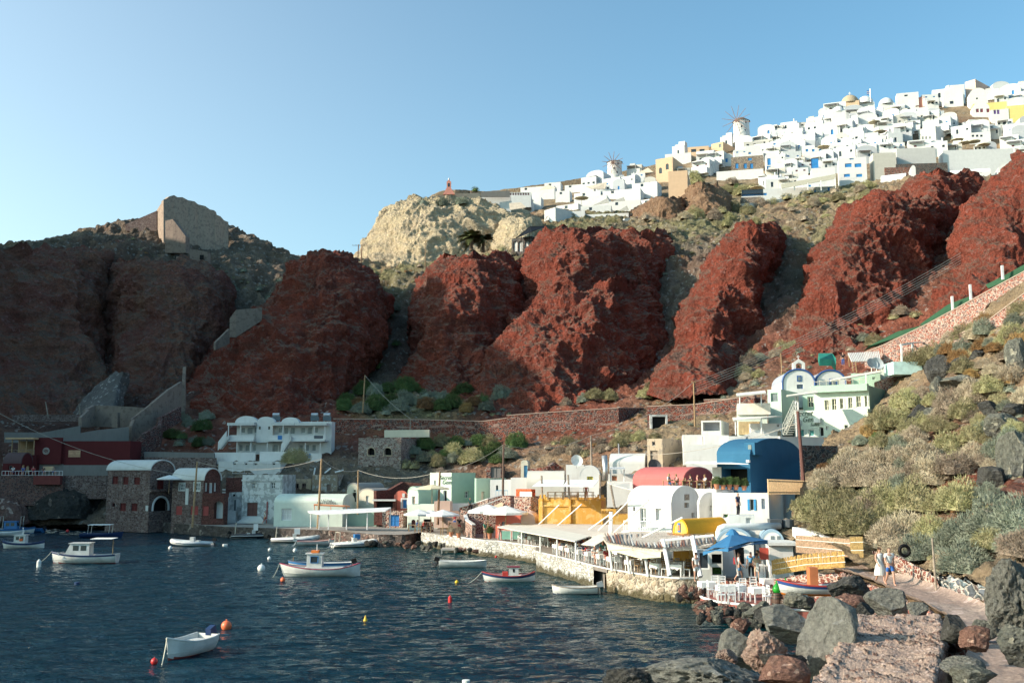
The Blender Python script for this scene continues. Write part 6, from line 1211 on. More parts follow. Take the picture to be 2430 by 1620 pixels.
for i,(rf,rise,nw,pn,ds)in enumerate(KIND):
 for var in(0,1):
  W_=6.2+1.6*var+.4*i%2;H_=3.3+1.2*((i+var)%2);s_=House.__new__(House)
  s_.phi=0;s_.D=400;s_.H=H_;s_.h0=4.0;s_.W=W_;s_.dp=6.0+var;s_.org=Vector((0,0,0));s_.name='white_house';s_.e=empty('white_house',(0,0,0));s_.wall=VWS[(i+var)%4];s_.fo=[];s_.so=[]
  s_.roof=rf;s_.rise=rise;s_.roofmat=VW;s_.parapet=.35;s_.over=0;s_.extra=[];s_.sidemat=None
  for q in range(nw):
   a=W_*(q+.5+.12*var)/max(nw,1)-.5;dr=(q==0 and i%2);s_.fo.append(dict(kind='door' if dr else'window',a0=a,a1=a+1.05,z0=.05 if dr else 1.3,z1=2.3 if dr else 2.35,pane=pn,frame=None,arch=(i==2 or i==7),rec=.25,sur=None,mun=False,shut=None,label=None))
  if var:s_.so.append(dict(kind='window',a0=2.2,a1=3.0,z0=1.3,z1=2.3,pane=pn,frame=None,arch=False,rec=.25,sur=None,mun=False,shut=None,label=None))
  s_.build()
  if ds.startswith('stepped'):
   mb=MB();mb.box(W_*.45,1.5,H_,W_-.3,5,H_+2.4);mb.build('upper_storey',VW,s_.e)
  if var==1 and i in(0,3,5):mb=MB();mb.tube([(W_*.8,3,H_-.3),(W_*.8,3,H_+1.7+(rise or 0))],.35,8);mb.build('chimney',VW,s_.e)
  if i in(1,4,6,8):mb=MB();mb.box(.3,-2.4,-3,W_-.4,-.01,.0);mb.box(.3,-2.4,0,W_-.4,-2.2,.8);mb.box(.3,-2.2,0,.5,-.01,.8);mb.build('terrace',VWS[var],s_.e)
  if(i+var)%3==0:
   mb=MB();mb.box(.2,-2.2,H_*.74,W_*.7,-.01,H_*.74+.14);mb.build('awning',VWS[2+var],s_.e);mb=MB();mb.box(.3,-2.1,-2,.42,-2.0,H_*.74);mb.box(W_*.62,-2.1,-2,W_*.62+.12,-2.0,H_*.74);mb.build('posts',VW,s_.e)
  if i in(0,5,6):mb=MB();mb.box(W_*.1,2.5,H_,W_*.45,5.2,H_+1.6);mb.build('roof_room',VWS[3-var],s_.e)
  TPL.append((s_,ds))
LM=[(1760,310,'the big windmill'),(1459,405,'the smaller windmill'),(2020,245,'the peach church dome'),(2172,238,'the salmon pink house'),(2330,200,'the beige pink mansion'),(1590,395,'the peach arched building'),(1920,450,'the blue door hotel'),(2225,320,'the grey three storey house'),(2320,380,'the curved retaining wall'),(2030,395,'the flower pot balconies'),(1780,390,'the brown stone front'),(2330,270,'the red window arched house'),(2420,262,'the mustard yellow building'),(2110,365,'the cream grey blank wall')]
PL=[];px=1365
while px<2445:
 t0=il(TOPL,px);b0=il(BOTL,px);n=max(1,int((b0-t0)/12.5))
 for r in range(n+1):
  y=t0+(b0-t0)*r/max(n,1)+rg.uniform(-3,3);x=px+rg.uniform(-9,9)+(r%2)*15
  if any(abs(x-f[0])<f[2]*.5+6 and abs(y-7-f[1])<f[3]*.5+3 for f in FEAT):continue
  PL.append((x,y+8))
 px+=28
items=[];first=set()
for(x,y)in PL:
 ti=rg.randrange(len(TPL));s_,ds=TPL[ti];D=hD(x,y);sc=rg.uniform(.72,1.08)*D/430;p=at(x,y,D);ph=math.radians(rg.uniform(2,38))
 l=min(LM,key=lambda m:(m[0]-x)**2+2.2*(m[1]-y)**2);dx=x-l[0];dy=y-l[1]
 rel=('far ' if abs(dx)>90 else'')+(('left of ' if dx<0 else'right of ')if abs(dx)>abs(dy)else('above ' if dy<0 else'below '))
 items.append([ds+' '+rel+l[2],x,ti,p-Vector((s_.W/2,0,0)),-ph,sc])
from collections import defaultdict
gd=defaultdict(list)
for it in items:gd[it[0]].append(it)
NUM=['two','three','four','five','six','seven','eight','nine','ten','eleven','twelve']
ORD=['leftmost','second','third','fourth','fifth','sixth','seventh','eighth','ninth','tenth','eleventh','twelfth']
for kx_,g_ in gd.items():
 g_.sort(key=lambda q:q[1])
 for i,it in enumerate(g_):
  kx_=kx_.replace('far ','')if len(kx_.split())>10 else kx_
  lb=it[0]if len(g_)==1 else kx_+(', '+('leftmost' if i==0 else ORD[i]+' from left')+(' of '+NUM[len(g_)-2]if len(kx_.split())<10 else''))
  if it[2]in first:copy_tree(TPL[it[2]][0].e,None,it[3],it[4],it[5],lb,'white houses of the cliff top village')['category']='house'
  else:it.append(lb);
  if len(it)==6:continue
  first.add(it[2])
for kx_,g_ in gd.items():
 for it in g_:
  if len(it)>6:
   e=TPL[it[2]][0].e;e.location=it[3];e.rotation_euler=(0,0,it[4]);e.scale=(it[5],)*3;tag(e,it[6],'house','white houses of the cliff top village')
for i,(s_,ds)in enumerate(TPL):
 if i not in first:
  for o in[q for q in bpy.data.objects if q.parent and(q.parent==s_.e or q.parent.parent==s_.e)]+[s_.e]:bpy.data.objects.remove(o)
def umbrella(mat,r=1.6,h=2.4,sides=8,drop=.45):
 e=empty('sun_umbrella');mb=MB();mb.tube([(0,0,0),(0,0,h)],.04,6);mb.build('pole',WOODL,e)
 mb=MB();n=sides;vs=[(0,0,h)]+[(r*math.cos(2*math.pi*i/n),r*math.sin(2*math.pi*i/n),h-drop)for i in range(n)]+[(r*math.cos(2*math.pi*i/n),r*math.sin(2*math.pi*i/n),h-drop-.14)for i in range(n)]
 mb.add(vs,[(0,1+i,1+(i+1)%n)for i in range(n)]+[(1+i,1+n+i,1+n+(i+1)%n,1+(i+1)%n)for i in range(n)]);mb.build('canopy',mat,e);return e
UT=umbrella(flat((0.52,0.45,0.30),.9),2.2,2.6)
for i,(x,y,lb)in enumerate(((1795,450,'tan sun umbrella left of the blue door hotel'),(1955,354,'tan sun umbrella beside the small blue window row'),(2030,410,'tan sun umbrella on the flower pot balcony house'),(2115,265,'straw sun umbrella below the grey white dome'),(2075,295,'straw sun umbrella in the middle of the white slope'),(2088,318,'straw sun umbrella above the round chapel window house'),(2272,338,'leftmost grey umbrella on the restaurant terrace'),(2290,345,'second grey umbrella on the restaurant terrace'),(2312,342,'third grey umbrella on the restaurant terrace'),(2335,350,'rightmost grey umbrella on the restaurant terrace'),(1380,478,'cream umbrella above the arcade'),(1965,372,'cream umbrella above the large blue window house'))):
 D=hD(x,y+8)-4;p=at(x,y+8,D)
 if i==0:UT.location=p;tag(UT,lb,'umbrella','sun umbrellas in the cliff top village')
 else:copy_tree(UT,None,p,0.3*i,1.2,lb)['category']='umbrella'
for i,(pts,lb)in enumerate(((((1408,487,326),(1442,470,326),(1446,480,324)),'dark sail awning above the porthole wall, left one'),(((1452,478,326),(1480,468,326),(1484,476,324)),'dark sail awning above the porthole wall, right one'),(((1468,500,323),(1488,488,323),(1492,498,322)),'small sail awning near the dark diagonal stair wall'),(((1515,410,372),(1538,398,372),(1550,408,370)),'tan sail awning left of the peach building'),(((1390,443,366),(1440,432,366),(1436,448,362),(1402,448,362)),'long tan canopy below the smaller windmill'),(((1282,450,352),(1300,438,352),(1318,446,350)),'peach coloured sail on the saddle skyline'),(((1208,482,318),(1236,480,318),(1248,492,316),(1210,498,316)),'pale peach canopy at the edge of the pale cliff'))):
 P=[at(*q)for q in pts];mb=MB();n=len(P);mb.add([tuple(p)for p in P]+[tuple(p-Vector((0,0,.15)))for p in P],[tuple(range(n)),tuple(range(2*n-1,n-1,-1))]+[(q,(q+1)%n,n+(q+1)%n,n+q)for q in range(n)]);tag(mb.build('sail_awning',flat((0.30,0.29,0.26)if i<3 else(0.55,0.46,0.36))),lb,'awning')
def leafmat(c1,c2):
 m,N,L,B=newmat('foliage');oi=N.new('ShaderNodeObjectInfo');tc=N.new('ShaderNodeTexCoord').outputs['Object']
 n=_noise(N,L,tc,2.2,4);a=_mix(N,L,_ramp(N,L,n,.35,.65,0,1),c1,c2)
 hs=N.new('ShaderNodeHueSaturation');L.new(a,hs.inputs['Color']);L.new(_ramp(N,L,oi.outputs['Random'],0,1,.65,1.35),hs.inputs['Value']);L.new(_ramp(N,L,oi.outputs['Random'],0,1,.485,.515),hs.inputs['Hue'])
 L.new(hs.outputs[0],B.inputs['Base Color']);B.inputs['Roughness'].default_value=.85;B.inputs['Specular IOR Level'].default_value=.15;return m
def shrubmesh(seed,mat,nb=4200,blen=.12,bw=.013,flatn=.95):
 r=np.random.RandomState(seed);d=r.normal(size=(nb,3));d[:,2]=np.abs(d[:,2])*.9-.12;d/=np.linalg.norm(d,axis=1)[:,None]
 lump=1+.30*fbm(d*1.0+seed,.55,3);rad=(.55+.42*r.rand(nb)**.5)*lump;P=d*rad[:,None];P[:,2]*=flatn
 o=d*.85+r.normal(size=(nb,3))*.42+np.array([0,0,.25]);o/=np.linalg.norm(o,axis=1)[:,None]
 s_=np.cross(o,r.normal(size=(nb,3)));s_/=np.linalg.norm(s_,axis=1)[:,None];w=bw*(.6+.9*r.rand(nb))[:,None];l=blen*(.5+.9*r.rand(nb))[:,None]
 V=np.stack([P-s_*w,P+s_*w,P+o*l+s_*w*.25,P+o*l-s_*w*.25],1).reshape(-1,3)
 F=[tuple(range(4*i,4*i+4))for i in range(nb)]
 nc=14;b=len(V);core=[]
 cv=[];
 for i in range(5):
  for k_ in range(nc):
   a=2*math.pi*k_/nc;rr=.72*math.cos(i*math.pi/9)*(1+.2*math.sin(3*a+seed));cv.append((rr*math.cos(a),rr*math.sin(a),.70*flatn*math.sin(i*math.pi/9)-.1))
 for i in range(4):
  for k_ in range(nc):F.append((b+i*nc+k_,b+i*nc+(k_+1)%nc,b+(i+1)*nc+(k_+1)%nc,b+(i+1)*nc+k_))
 F.append(tuple(b+4*nc+k_ for k_ in range(nc)))
 me=bpy.data.meshes.new('shrub');me.from_pydata(V.tolist()+cv,[],F);me.materials.append(mat);me.update();return me
LO=leafmat((0.25,0.235,0.115),(0.34,0.30,0.175));LT=leafmat((0.40,0.32,0.23),(0.30,0.25,0.19));LS=leafmat((0.17,0.20,0.155),(0.25,0.26,0.20));LG=leafmat((0.06,0.10,0.035),(0.10,0.14,0.05));LB=leafmat((0.28,0.15,0.06),(0.22,0.14,0.07))
SHM={k_:[shrubmesh(s0+i,m_)for i in range(2)]for k_,m_,s0 in(('o',LO,1),('t',LT,11),('s',LS,21),('g',LG,31),('b',LB,41))}
SDES={'o':'yellowish olive cushion shrub','t':'dry greyish tan thorny shrub','s':'sage grey rounded shrub','g':'dark green leafy shrub','b':'rusty brown dry shrub'}
rs=random.Random(77)
def shrub(px,py,w,kind,where,P=None,group=None,label=None):
 p=P;s_=w*p.y/FPX/2*(1.18 if p.y<130 else 1.0);me=rs.choice(SHM[kind]);o=bpy.data.objects.new('shrub',me);COL.objects.link(o)
 o.location=p+Vector((0,0,s_*.22));o.scale=(s_*rs.uniform(.85,1.15),s_*rs.uniform(.85,1.1),s_*rs.uniform(.95,1.3));o.rotation_euler=(rs.uniform(-.15,.15),rs.uniform(-.15,.15),rs.uniform(0,6.28))
 return tag(o,label or(SDES[kind]+' '+where),'shrub',group or('shrubs '+where))
def inpoly(x,y,P):
 c=False
 for i in range(len(P)):
  (x1,y1),(x2,y2)=P[i],P[i-1]
  if(y1>y)!=(y2>y)and x<(x2-x1)*(y-y1)/(y2-y1)+x1:c=not c
 return c
def scatter(poly,n,wmin,wmax,kinds,where,surf,mind=.55):
 xs=[p[0]for p in poly];ys=[p[1]for p in poly];pts=[];t=0
 while len(pts)<n and t<n*60:
  t+=1;x=rs.uniform(min(xs),max(xs));y=rs.uniform(min(ys),max(ys));w=rs.uniform(wmin,wmax)
  if not inpoly(x,y,poly)or any((x-a)**2+((y-b)*1.4)**2<(mind*(w+c)/2)**2 for a,b,c in pts):continue
  pts.append((x,y,w));shrub(x,y,w,rs.choice(kinds),where,surf(x,y))
for x,y,w,k_ in((1925,1220,80,'o'),(1975,1240,100,'o'),(2030,1250,90,'o'),(1900,1205,50,'o'),(1960,1190,80,'o'),(2010,1200,80,'o'),(2060,1210,70,'t'),(2090,1195,80,'o'),(2140,1190,60,'o'),(2170,1195,95,'o'),(2235,1200,75,'o'),(2290,1195,100,'o'),(2340,1180,60,'s'),(1950,1150,60,'t'),(2000,1145,85,'t'),(2050,1140,80,'t'),(2110,1145,85,'t'),(2170,1140,70,'t'),(2215,1130,85,'t'),(2270,1110,80,'t'),(2320,1090,60,'t'),(2370,1075,60,'s'),(2080,1100,80,'t'),(2030,1105,70,'t'),(2130,1095,70,'t'),(2190,1085,85,'t'),(2250,1060,70,'o'),(2310,1040,60,'o'),(1985,1110,50,'o'),(2110,1290,90,'t'),(2160,1270,95,'t'),(2215,1270,85,'o'),(2130,1320,80,'t'),(2190,1315,90,'s'),(2250,1300,80,'s'),(2290,1340,95,'s'),(2300,1270,90,'s'),(2370,1250,110,'s'),(2430,1240,110,'s'),(2440,1310,110,'t'),(2350,1290,70,'o'),(2410,1300,70,'s'),(2240,1345,60,'t'),(2090,1250,70,'o'),(2120,1210,60,'o'),(2100,1010,75,'o'),(2130,1000,60,'o'),(2070,1030,50,'b'),(2085,1045,40,'g'),(2140,1060,50,'s'),(2170,1040,60,'t'),(2150,960,60,'o'),(2185,940,40,'t'),(2260,970,80,'t'),(2310,945,80,'t'),(2230,1000,50,'t'),(2350,920,60,'o'),(2290,985,60,'o'),(2400,900,70,'t'),(2370,960,45,'o'),(2330,1000,40,'o'),(2400,1040,50,'s'),(2180,860,70,'o'),(2210,850,60,'o'),(2165,870,45,'o'),(2240,830,40,'s'),(2290,880,55,'o'),(2340,870,40,'t'),(2390,850,45,'t'),(2260,810,40,'t'),(2310,800,45,'t'),(2350,815,35,'s'),(2410,800,40,'t'),(2430,950,60,'t'),(2150,1110,50,'s')):
 P=slope_at(x,y+w*.22);sd_='low' if y>1180 else('middle of the' if y>1020 else'upper');shrub(x,y,w,k_,'on the %s right hand slope'%sd_,P)
HS=lambda x,y:hill_at(x,y)[0]
scatter([(800,985),(830,940),(1000,905),(1090,930),(1200,960),(1190,985)],34,30,66,'sgsgb','between the red cliffs and the shaded red wall',HS)
scatter([(955,1060),(1050,1045),(1240,1060),(1230,1095),(1060,1110),(960,1120)],24,26,60,'sgtogs','beside the square stone ruin',HS)
scatter([(1270,1060),(1560,1030),(1550,1075),(1350,1095)],16,22,48,'ooto','above the beige vault and the dish house',HS)
scatter([(1270,975),(1480,955),(1800,930),(1810,850),(1680,880),(1500,935)],26,24,50,'otos','on the bank above the sunlit red wall',HS)
scatter([(1700,860),(1830,820),(2000,790),(2200,730),(2100,840),(1960,850),(1830,900),(1760,920)],24,22,46,'otsot','between the red cliffs and the chapel',HS)
scatter([(1440,530),(1560,515),(1700,500),(1900,470),(2080,430),(2070,480),(1900,540),(1800,575),(1690,545),(1540,560)],56,20,46,'oootot','on the rim above the red cliffs',HS)
scatter([(830,640),(1000,635),(1240,600),(1230,620),(1000,655),(880,655)],28,16,30,'ooto','along the foot of the pale cliff',HS)
scatter([(1640,410),(1690,420),(1810,440),(1800,460),(1700,480),(1650,440)],16,18,38,'otgo','on the bare ground under the brown stone front',HS)
scatter([(390,1000),(500,985),(520,1060),(400,1068)],12,24,50,'ssg','left of the white hotel',HS)
scatter([(870,740),(930,720),(960,800),(900,930),(850,900)],14,20,40,'gsg','in the dark gully between the red cliffs',HS)
scatter([(560,640),(700,660),(640,720),(540,690)],8,14,28,'ss','on the grey left headland slope',HS)
scatter([(1500,700),(1600,600),(1560,760),(1540,850)],8,14,26,'ss','in the grey gully right of the central cliff',HS)
for i,(x,y,w,k_,lb)in enumerate(((700,1085,60,'o','yellow green bush in front of the white hotel'),(1005,480,34,'s','row of cliff edge bushes under the tan wall, left one'),(1050,482,34,'s','row of cliff edge bushes under the tan wall, middle one'),(1095,480,36,'s','row of cliff edge bushes under the tan wall, right one'),(1128,450,20,'g','single round green tree crown on the saddle skyline'))):
 D=142 if i==0 else 318 if i<4 else 334;shrub(x,y,w,k_,'',at(x,y+w*.25,D),'single bushes',lb)
scatter([(1950,1130),(2100,1000),(2240,840),(2430,700),(2430,1080),(2300,1150),(2120,1180)],75,24,52,'oottosb','scattered over the whole right hand slope',slope_at,.6)
def lowmesh(seed):
 m_=shrubmesh(seed,LO,420,.20,.03);v=np.array([q.co[:]for q in m_.vertices]);f=np.array([list(p.vertices)for p in m_.polygons if len(p.vertices)==4]);bpy.data.meshes.remove(m_);return v,f
LOWM=[lowmesh(90),lowmesh(93)];MATS5=[LO,LT,LS,LG,LB]
SHL=sorted([o for o in bpy.data.objects if o.name.startswith('shrub')],key=lambda o:-o.scale.x/max(20,o.location.y));VV=[];FF=[];MI=[];nv=0
def addtuft(loc,sc3,rz,mi):
 global nv
 v,f=LOWM[rs.randrange(2)];c,s_=math.cos(rz),math.sin(rz);w=v*np.array(sc3);VV.append(np.stack([w[:,0]*c-w[:,1]*s_,w[:,0]*s_+w[:,1]*c,w[:,2]],1)+np.array(loc));FF.append(f+nv);MI.append(np.full(len(f),mi));nv+=len(v)
for o in SHL[285:]:
 addtuft(o.location[:],o.scale[:],o.rotation_euler.z,MATS5 .index(o.data.materials[0]));bpy.data.objects.remove(o)
for poly,n,a_,b_,sf in(([(1880,1250),(1950,1100),(2100,980),(2240,830),(2430,690),(2430,1250),(2250,1340),(2080,1310)],520,7,20,slope_at),([(1440,540),(1700,500),(2080,430),(2080,500),(1800,600),(1540,640)],260,6,15,HS),([(1270,1070),(1500,960),(1830,850),(2150,760),(1800,960),(1560,1070)],200,6,16,HS),([(800,990),(900,920),(1200,950),(1230,1090),(960,1110)],140,7,18,HS),([(820,660),(1240,610),(1230,640),(900,700)],90,6,13,HS),([(240,560),(540,600),(700,640),(560,720),(300,600)],110,5,12,HS)):
 xs=[q[0]for q in poly];ys=[q[1]for q in poly];k_=0
 while k_<n:
  x,y=rs.uniform(min(xs),max(xs)),rs.uniform(min(ys),max(ys))
  if not inpoly(x,y,poly):continue
  k_+=1;p=sf(x,y);s_=rs.uniform(a_,b_)*p.y/FPX/2;addtuft((p.x,p.y,p.z),(s_,s_,s_*rs.uniform(.6,1)),rs.uniform(0,6),rs.choice([0,1,1,0,2,4]))
VV=np.concatenate(VV);FF=np.concatenate(FF);MI=np.concatenate(MI);me=bpy.data.meshes.new('ground_cover');me.vertices.add(len(VV));me.vertices.foreach_set('co',VV.astype(np.float32).ravel());me.loops.add(FF.size);me.loops.foreach_set('vertex_index',FF.astype(np.int32).ravel());me.polygons.add(len(FF));me.polygons.foreach_set('loop_start',(np.arange(len(FF))*4).astype(np.int32));me.update(calc_edges=True)
for q in MATS5:me.materials.append(q)
me.polygons.foreach_set('material_index',MI.astype(np.int32));me.update();o=bpy.data.objects.new('ground_cover',me);COL.objects.link(o);tag(o,'low dry scrub and grass tufts spread over the hillsides','scrub',None,'stuff')
def palm(px,py,D,label,nf=46,L=4.6):
 c=at(px,py,D);e=empty('palm_tree',c,0,label,'palm tree');mb=MB();mb.tube([(0,0,-1),(.1,0,1.0),(.15,0,2.4)],[.5,.42,.38],9);mb.build('trunk',flat((0.16,0.11,0.07),.95,var=.4,scale=4),e);mb=MB();r=random.Random(2)
 for i in range(nf):
  a=r.uniform(0,6.28);el=r.uniform(-.2,1.35);d=Vector((math.cos(a),math.sin(a),0));pts=[];p=Vector((.15,0,2.4));l=L*r.uniform(.8,1.1)
  for k_ in range(8):t=k_/7;pts.append(p+d*(l*t*math.cos(el)**.7)+Vector((0,0,l*(math.sin(el)*t-.55*t*t))))
  for q,w_ in zip(range(7),(.3,.7,.95,1.0,.9,.65,.35)):
   s_=d.cross(Vector((0,0,1)))
   for sg in(-1,1):
    for h_ in(0,.33,.66):
     A=pts[q].lerp(pts[q+1],h_);B=A+s_*sg*w_*1.3+d*.35+Vector((0,0,-.12));t_=(pts[q+1]-pts[q]).normalized()*.22;mb.add([A,A+t_,B],[(0,1,2)])
 mb.build('crown',leafmat((0.07,0.085,0.03),(0.13,0.13,0.05)),e);return e
palm(1118,586,256,'large palm tree at the foot of the pale cliff');palm(1146,590,258,'smaller shaded palm tree just right of the large one',34,3.6)
def pole(pts,r,label,mat=WOOD,arm=None,group=None):
 P=[at(*q)for q in pts];e=empty('utility_pole',P[0],0,label,'pole',group);mb=MB();mb.tube([P[0]-P[0]-Vector((0,0,.8)),P[-1]-P[0]],[r,r*.7],8);mb.build('shaft',mat,e)
 if arm:
  t=P[-1]-P[0];mb=MB()
  for(dz,w_)in arm:mb.tube([t+Vector((-w_,0,-dz)),t+Vector((w_,0,-dz))],.07,4)
  for(dz,w_)in arm:
   for s_ in(-1,-.4,.4,1):mb.tube([t+Vector((w_*s_,0,-dz)),t+Vector((w_*s_,0,-dz+.25))],.05,4)
  mb.build('crossarm',mat,e)
 return P[-1]
T={}
T['a']=pole([(457,1236,133),(468,1095,133)],.16,'light wooden utility pole in front of the reddish stone house',WOODL)
T['b']=pole([(754,1244,126),(763,1088,126)],.16,'tall wooden utility pole in front of the white boathouse',WOODL)
T['c']=pole([(849,1205,130),(850,1115,130)],.12,'thin pole behind the cream vaulted houses',WOODL)
T['d']=pole([(1039,1228,118),(1044,1118,118)],.15,'wooden utility pole in front of the lettered sage house',WOOD)
T['e']=pole([(1193,1180,118),(1195,1054,118)],.15,'dark wooden utility pole left of the plain white house',flat((0.12,0.07,0.05)))
T['f']=pole([(1404,1110,122),(1402,1033,122)],.14,'weathered pole behind the white arch house with the yellow window',WOODG)
T['g']=pole([(1470,1085,128),(1468,1052,128)],.13,'short grey pole on the bank left of the ruined tower',flat((0.3,0.3,0.32)))
T['h']=pole([(1650,1030,143),(1646,906,143)],.15,'brown utility pole in front of the red wall beside the dark doorway',WOODL,[(.1,.3)])
T['i']=pole([(1906,1120,83),(1893,975,83)],.17,'dark reddish pole rising beside the blue house gable',flat((0.13,0.05,0.04)))
T['j']=pole([(1858,925,130),(1853,838,130)],.10,'thin orange brown pole left of the chapel',WOODL)
T['k']=pole([(861,968,172),(866,890,172)],.14,'pole standing in the bushes under the dark gully',WOODL)
T['l']=pole([(973,1030,160),(974,993,160)],.14,'pale pole on the roof edge behind the square stone ruin',WOODG)
T['m']=pole([(767,606,226),(767,592,226)],.18,'utility pole on the summit of the shaded red cliff',flat((0.1,0.08,0.07)),[(.2,1.6),(.8,1.2)])
T['n']=pole([(848,626,285),(851,580,285)],.2,'left pole of the transformer pair at the foot of the pale cliff',WOOD,[(.3,1.8)]);T['o']=pole([(857,626,285),(859,580,285)],.2,'right pole of the transformer pair at the foot of the pale cliff',WOOD,[(.3,1.8)])
T['p']=pole([(1009,634,272),(1010,570,272)],.15,'single pole standing before the pale cliff wall',WOODL,[(.2,.6)])
T['q']=pole([(2222,1393,46.6),(2212,1276,46.6)],.06,'thin wooden post at the edge of the path beside the stone wall',WOODG)
T['r']=pole([(115,978,166),(108,953,166)],.12,'short dark post on the shaded slope above the red restaurant, left one',WOODG);T['s']=pole([(192,978,166),(187,958,166)],.12,'short dark post on the shaded slope above the red restaurant, right one',WOODG)
def wire(a,b,sag,label,r=.03):
 mb=MB();mb.tube(wire_pt(a,b,sag,16),r,4);tag(mb.build('cable',flat((0.35,0.32,0.28))),label,'cable','overhead cables')
wire(at(-20,970,140),T['a']+Vector((0,0,-2)),1.5,'cable running from the left edge over the red restaurant');wire(T['a'],T['b'],1.2,'cable between the stone house pole and the boathouse pole');wire(T['b'],T['c'],.7,'cable from the boathouse pole to the cream vaults');wire(T['c'],T['d'],.9,'cable from the cream vaults to the sage house pole');wire(T['d'],T['e'],.6,'cable between the sage house pole and the dark pole')
wire(T['e'],T['f'],1.0,'cable from the dark pole to the weathered pole');wire(T['f'],T['h'],1.2,'cable from the weathered pole up to the red wall pole');wire(at(1500,1078,116),T['i']+Vector((0,0,-1)),.8,'cable from the ruined tower to the dark reddish pole');wire(T['k'],T['l'],.5,'cable from the gully pole to the ruin roof pole')
for i in range(5):wire(T['h']+Vector((0,0,-.1-.35*i)),at(2280,600+6*i,150),1.0,['topmost','second','third','fourth','lowest'][i]+' of five parallel cables crossing the big red cliff',.035)
NAVY=flat((0.01,0.03,0.10),.4);BOATW=flat((0.62,0.61,0.58),.35,var=.14);HB=flat((0.35,0.06,0.04),.5);RUBW=flat((0.66,0.66,0.63),.45,var=.1);BOATB=flat((0.03,0.16,0.38),.45)
def hull_mb(L,B,F,bowup=.45,stern='t',deckz=None,mats=(0,1,2),sternup=.12,band=.82):
 """returns MB: outer shell with bottom paint (0) side (1) top band (2); bow toward +x"""
 n=22;m=9;mb=MB();rows=[];inn=[]
 for i in range(n+1):
  t=i/n;x=-L/2+L*t
  hb=B/2*((math.sin(min(1,t*1.9+(.0 if stern=='d' else.62))*math.pi/2))**.7 if t<.5 else 1.0)
  if t>.5:hb=B/2*max(0,1-((t-.5)/.5)**2.3)
  if stern=='d' and t<.5:hb=B/2*max(0,1-((.5-t)/.5)**2.6)
  sz=F*(1+bowup*max(0,(t-.45)/.55)**2+sternup*max(0,(.4-t)/.4)**2);kz_=-.28*F+(.2*F*((t-.8)/.2)**2 if t>.8 else 0)
  r=[]
  for k_ in range(m+1):
   u=k_/m;y=hb*(1-(1-u)**2.2)*(.92+.08*u);r.append((x+(.10*L*u*(t-.5)*2*bowup if t>.5 else 0),y,kz_+(sz-kz_)*u**1.25))
  rows.append(r)
 for sg in(1,-1):
  for i in range(n):
   for k_ in range(m):
    q=[rows[i][k_],rows[i+1][k_],rows[i+1][k_+1],rows[i][k_+1]];z=sum(p[2]for p in q)/4;u=(k_+.5)/m
    mb.quad(*[(p[0],sg*p[1],p[2])for p in q],mi=0 if z<.10*F else(2 if u>band else 1))
    if k_>=4:mb.quad(*[(p[0]*.985,sg*max(0,p[1]-.05),p[2]-.004)for p in q],mi=1)
 r=rows[0];mb.add([(p[0],p[1],p[2])for p in r]+[(p[0],-p[1],p[2])for p in r[::-1]],[tuple(range(2*len(r)))],1)
 dz=(deckz if deckz is not None else.45)*F;k4=4
 for i in range(n):
  a,b=rows[i][6],rows[i+1][6];za=dz;mb.quad((a[0],a[1]*.93,za),(b[0],b[1]*.93,za),(b[0],-b[1]*.93,za),(a[0],-a[1]*.93,za),mi=1)
 gun=[(rows[i][m][0],rows[i][m][1],rows[i][m][2])for i in range(n+1)]
 return mb,gun,dz
def boat(px,py,L,B,F,head,label,D=None,stern='t',cols=(HB,BOATW,NAVY),gcol=NAVY,cat='boat',name='motor_boat',extras=(),group=None,z=0.0,roll=0,**k_):
 p=at(px,py,D)if D else atz(px,py,0.0);e=empty(name,(p.x,p.y,z if not D else p.z),math.radians(head),label,cat,group)
 if roll:e.rotation_euler=(roll,0,math.radians(head))
 mb,gun,dz=hull_mb(L,B,F,stern=stern,**k_);mb.build('hull',list(cols),e,smooth=False)
 g=MB();g.tube(gun,.04,5);g.tube([(q[0],-q[1],q[2])for q in gun],.04,5);g.build('gunwale',gcol,e)
 for x in extras:x(e,L,B,F,dz,gun)
 return e
def X_thwarts(*xs):
 def f(e,L,B,F,dz,gun):
  for x in xs:mb=MB();mb.box(x*L-.12,-B*.42,F*.78,x*L+.12,B*.42,F*.84);mb.build('thwart',BOATW,e)
 return f
def X_outboard(mat=BLACK,tilt=.9):
 def f(e,L,B,F,dz,gun):
  x=-L/2-.12;mb=MB();mb.tube([(x,0,F*.9),(x-.25*tilt,0,F*.9-.45)],.07,6);mb.tube([(x-.25*tilt,0,F*.9-.45),(x-.5*tilt,0,F*.9-.5)],.09,6);mb.add([(x-.35,-.16,F+.05),(x+.12,-.16,F-.02),(x+.16,-.14,F+.28),(x-.22,-.14,F+.42),(x-.35,.16,F+.05),(x+.12,.16,F-.02),(x+.16,.14,F+.28),(x-.22,.14,F+.42)],[(0,1,2,3),(7,6,5,4),(3,2,6,7),(0,3,7,4),(1,5,6,2),(0,4,5,1)]);mb.build('outboard_motor',mat,e)
 return f
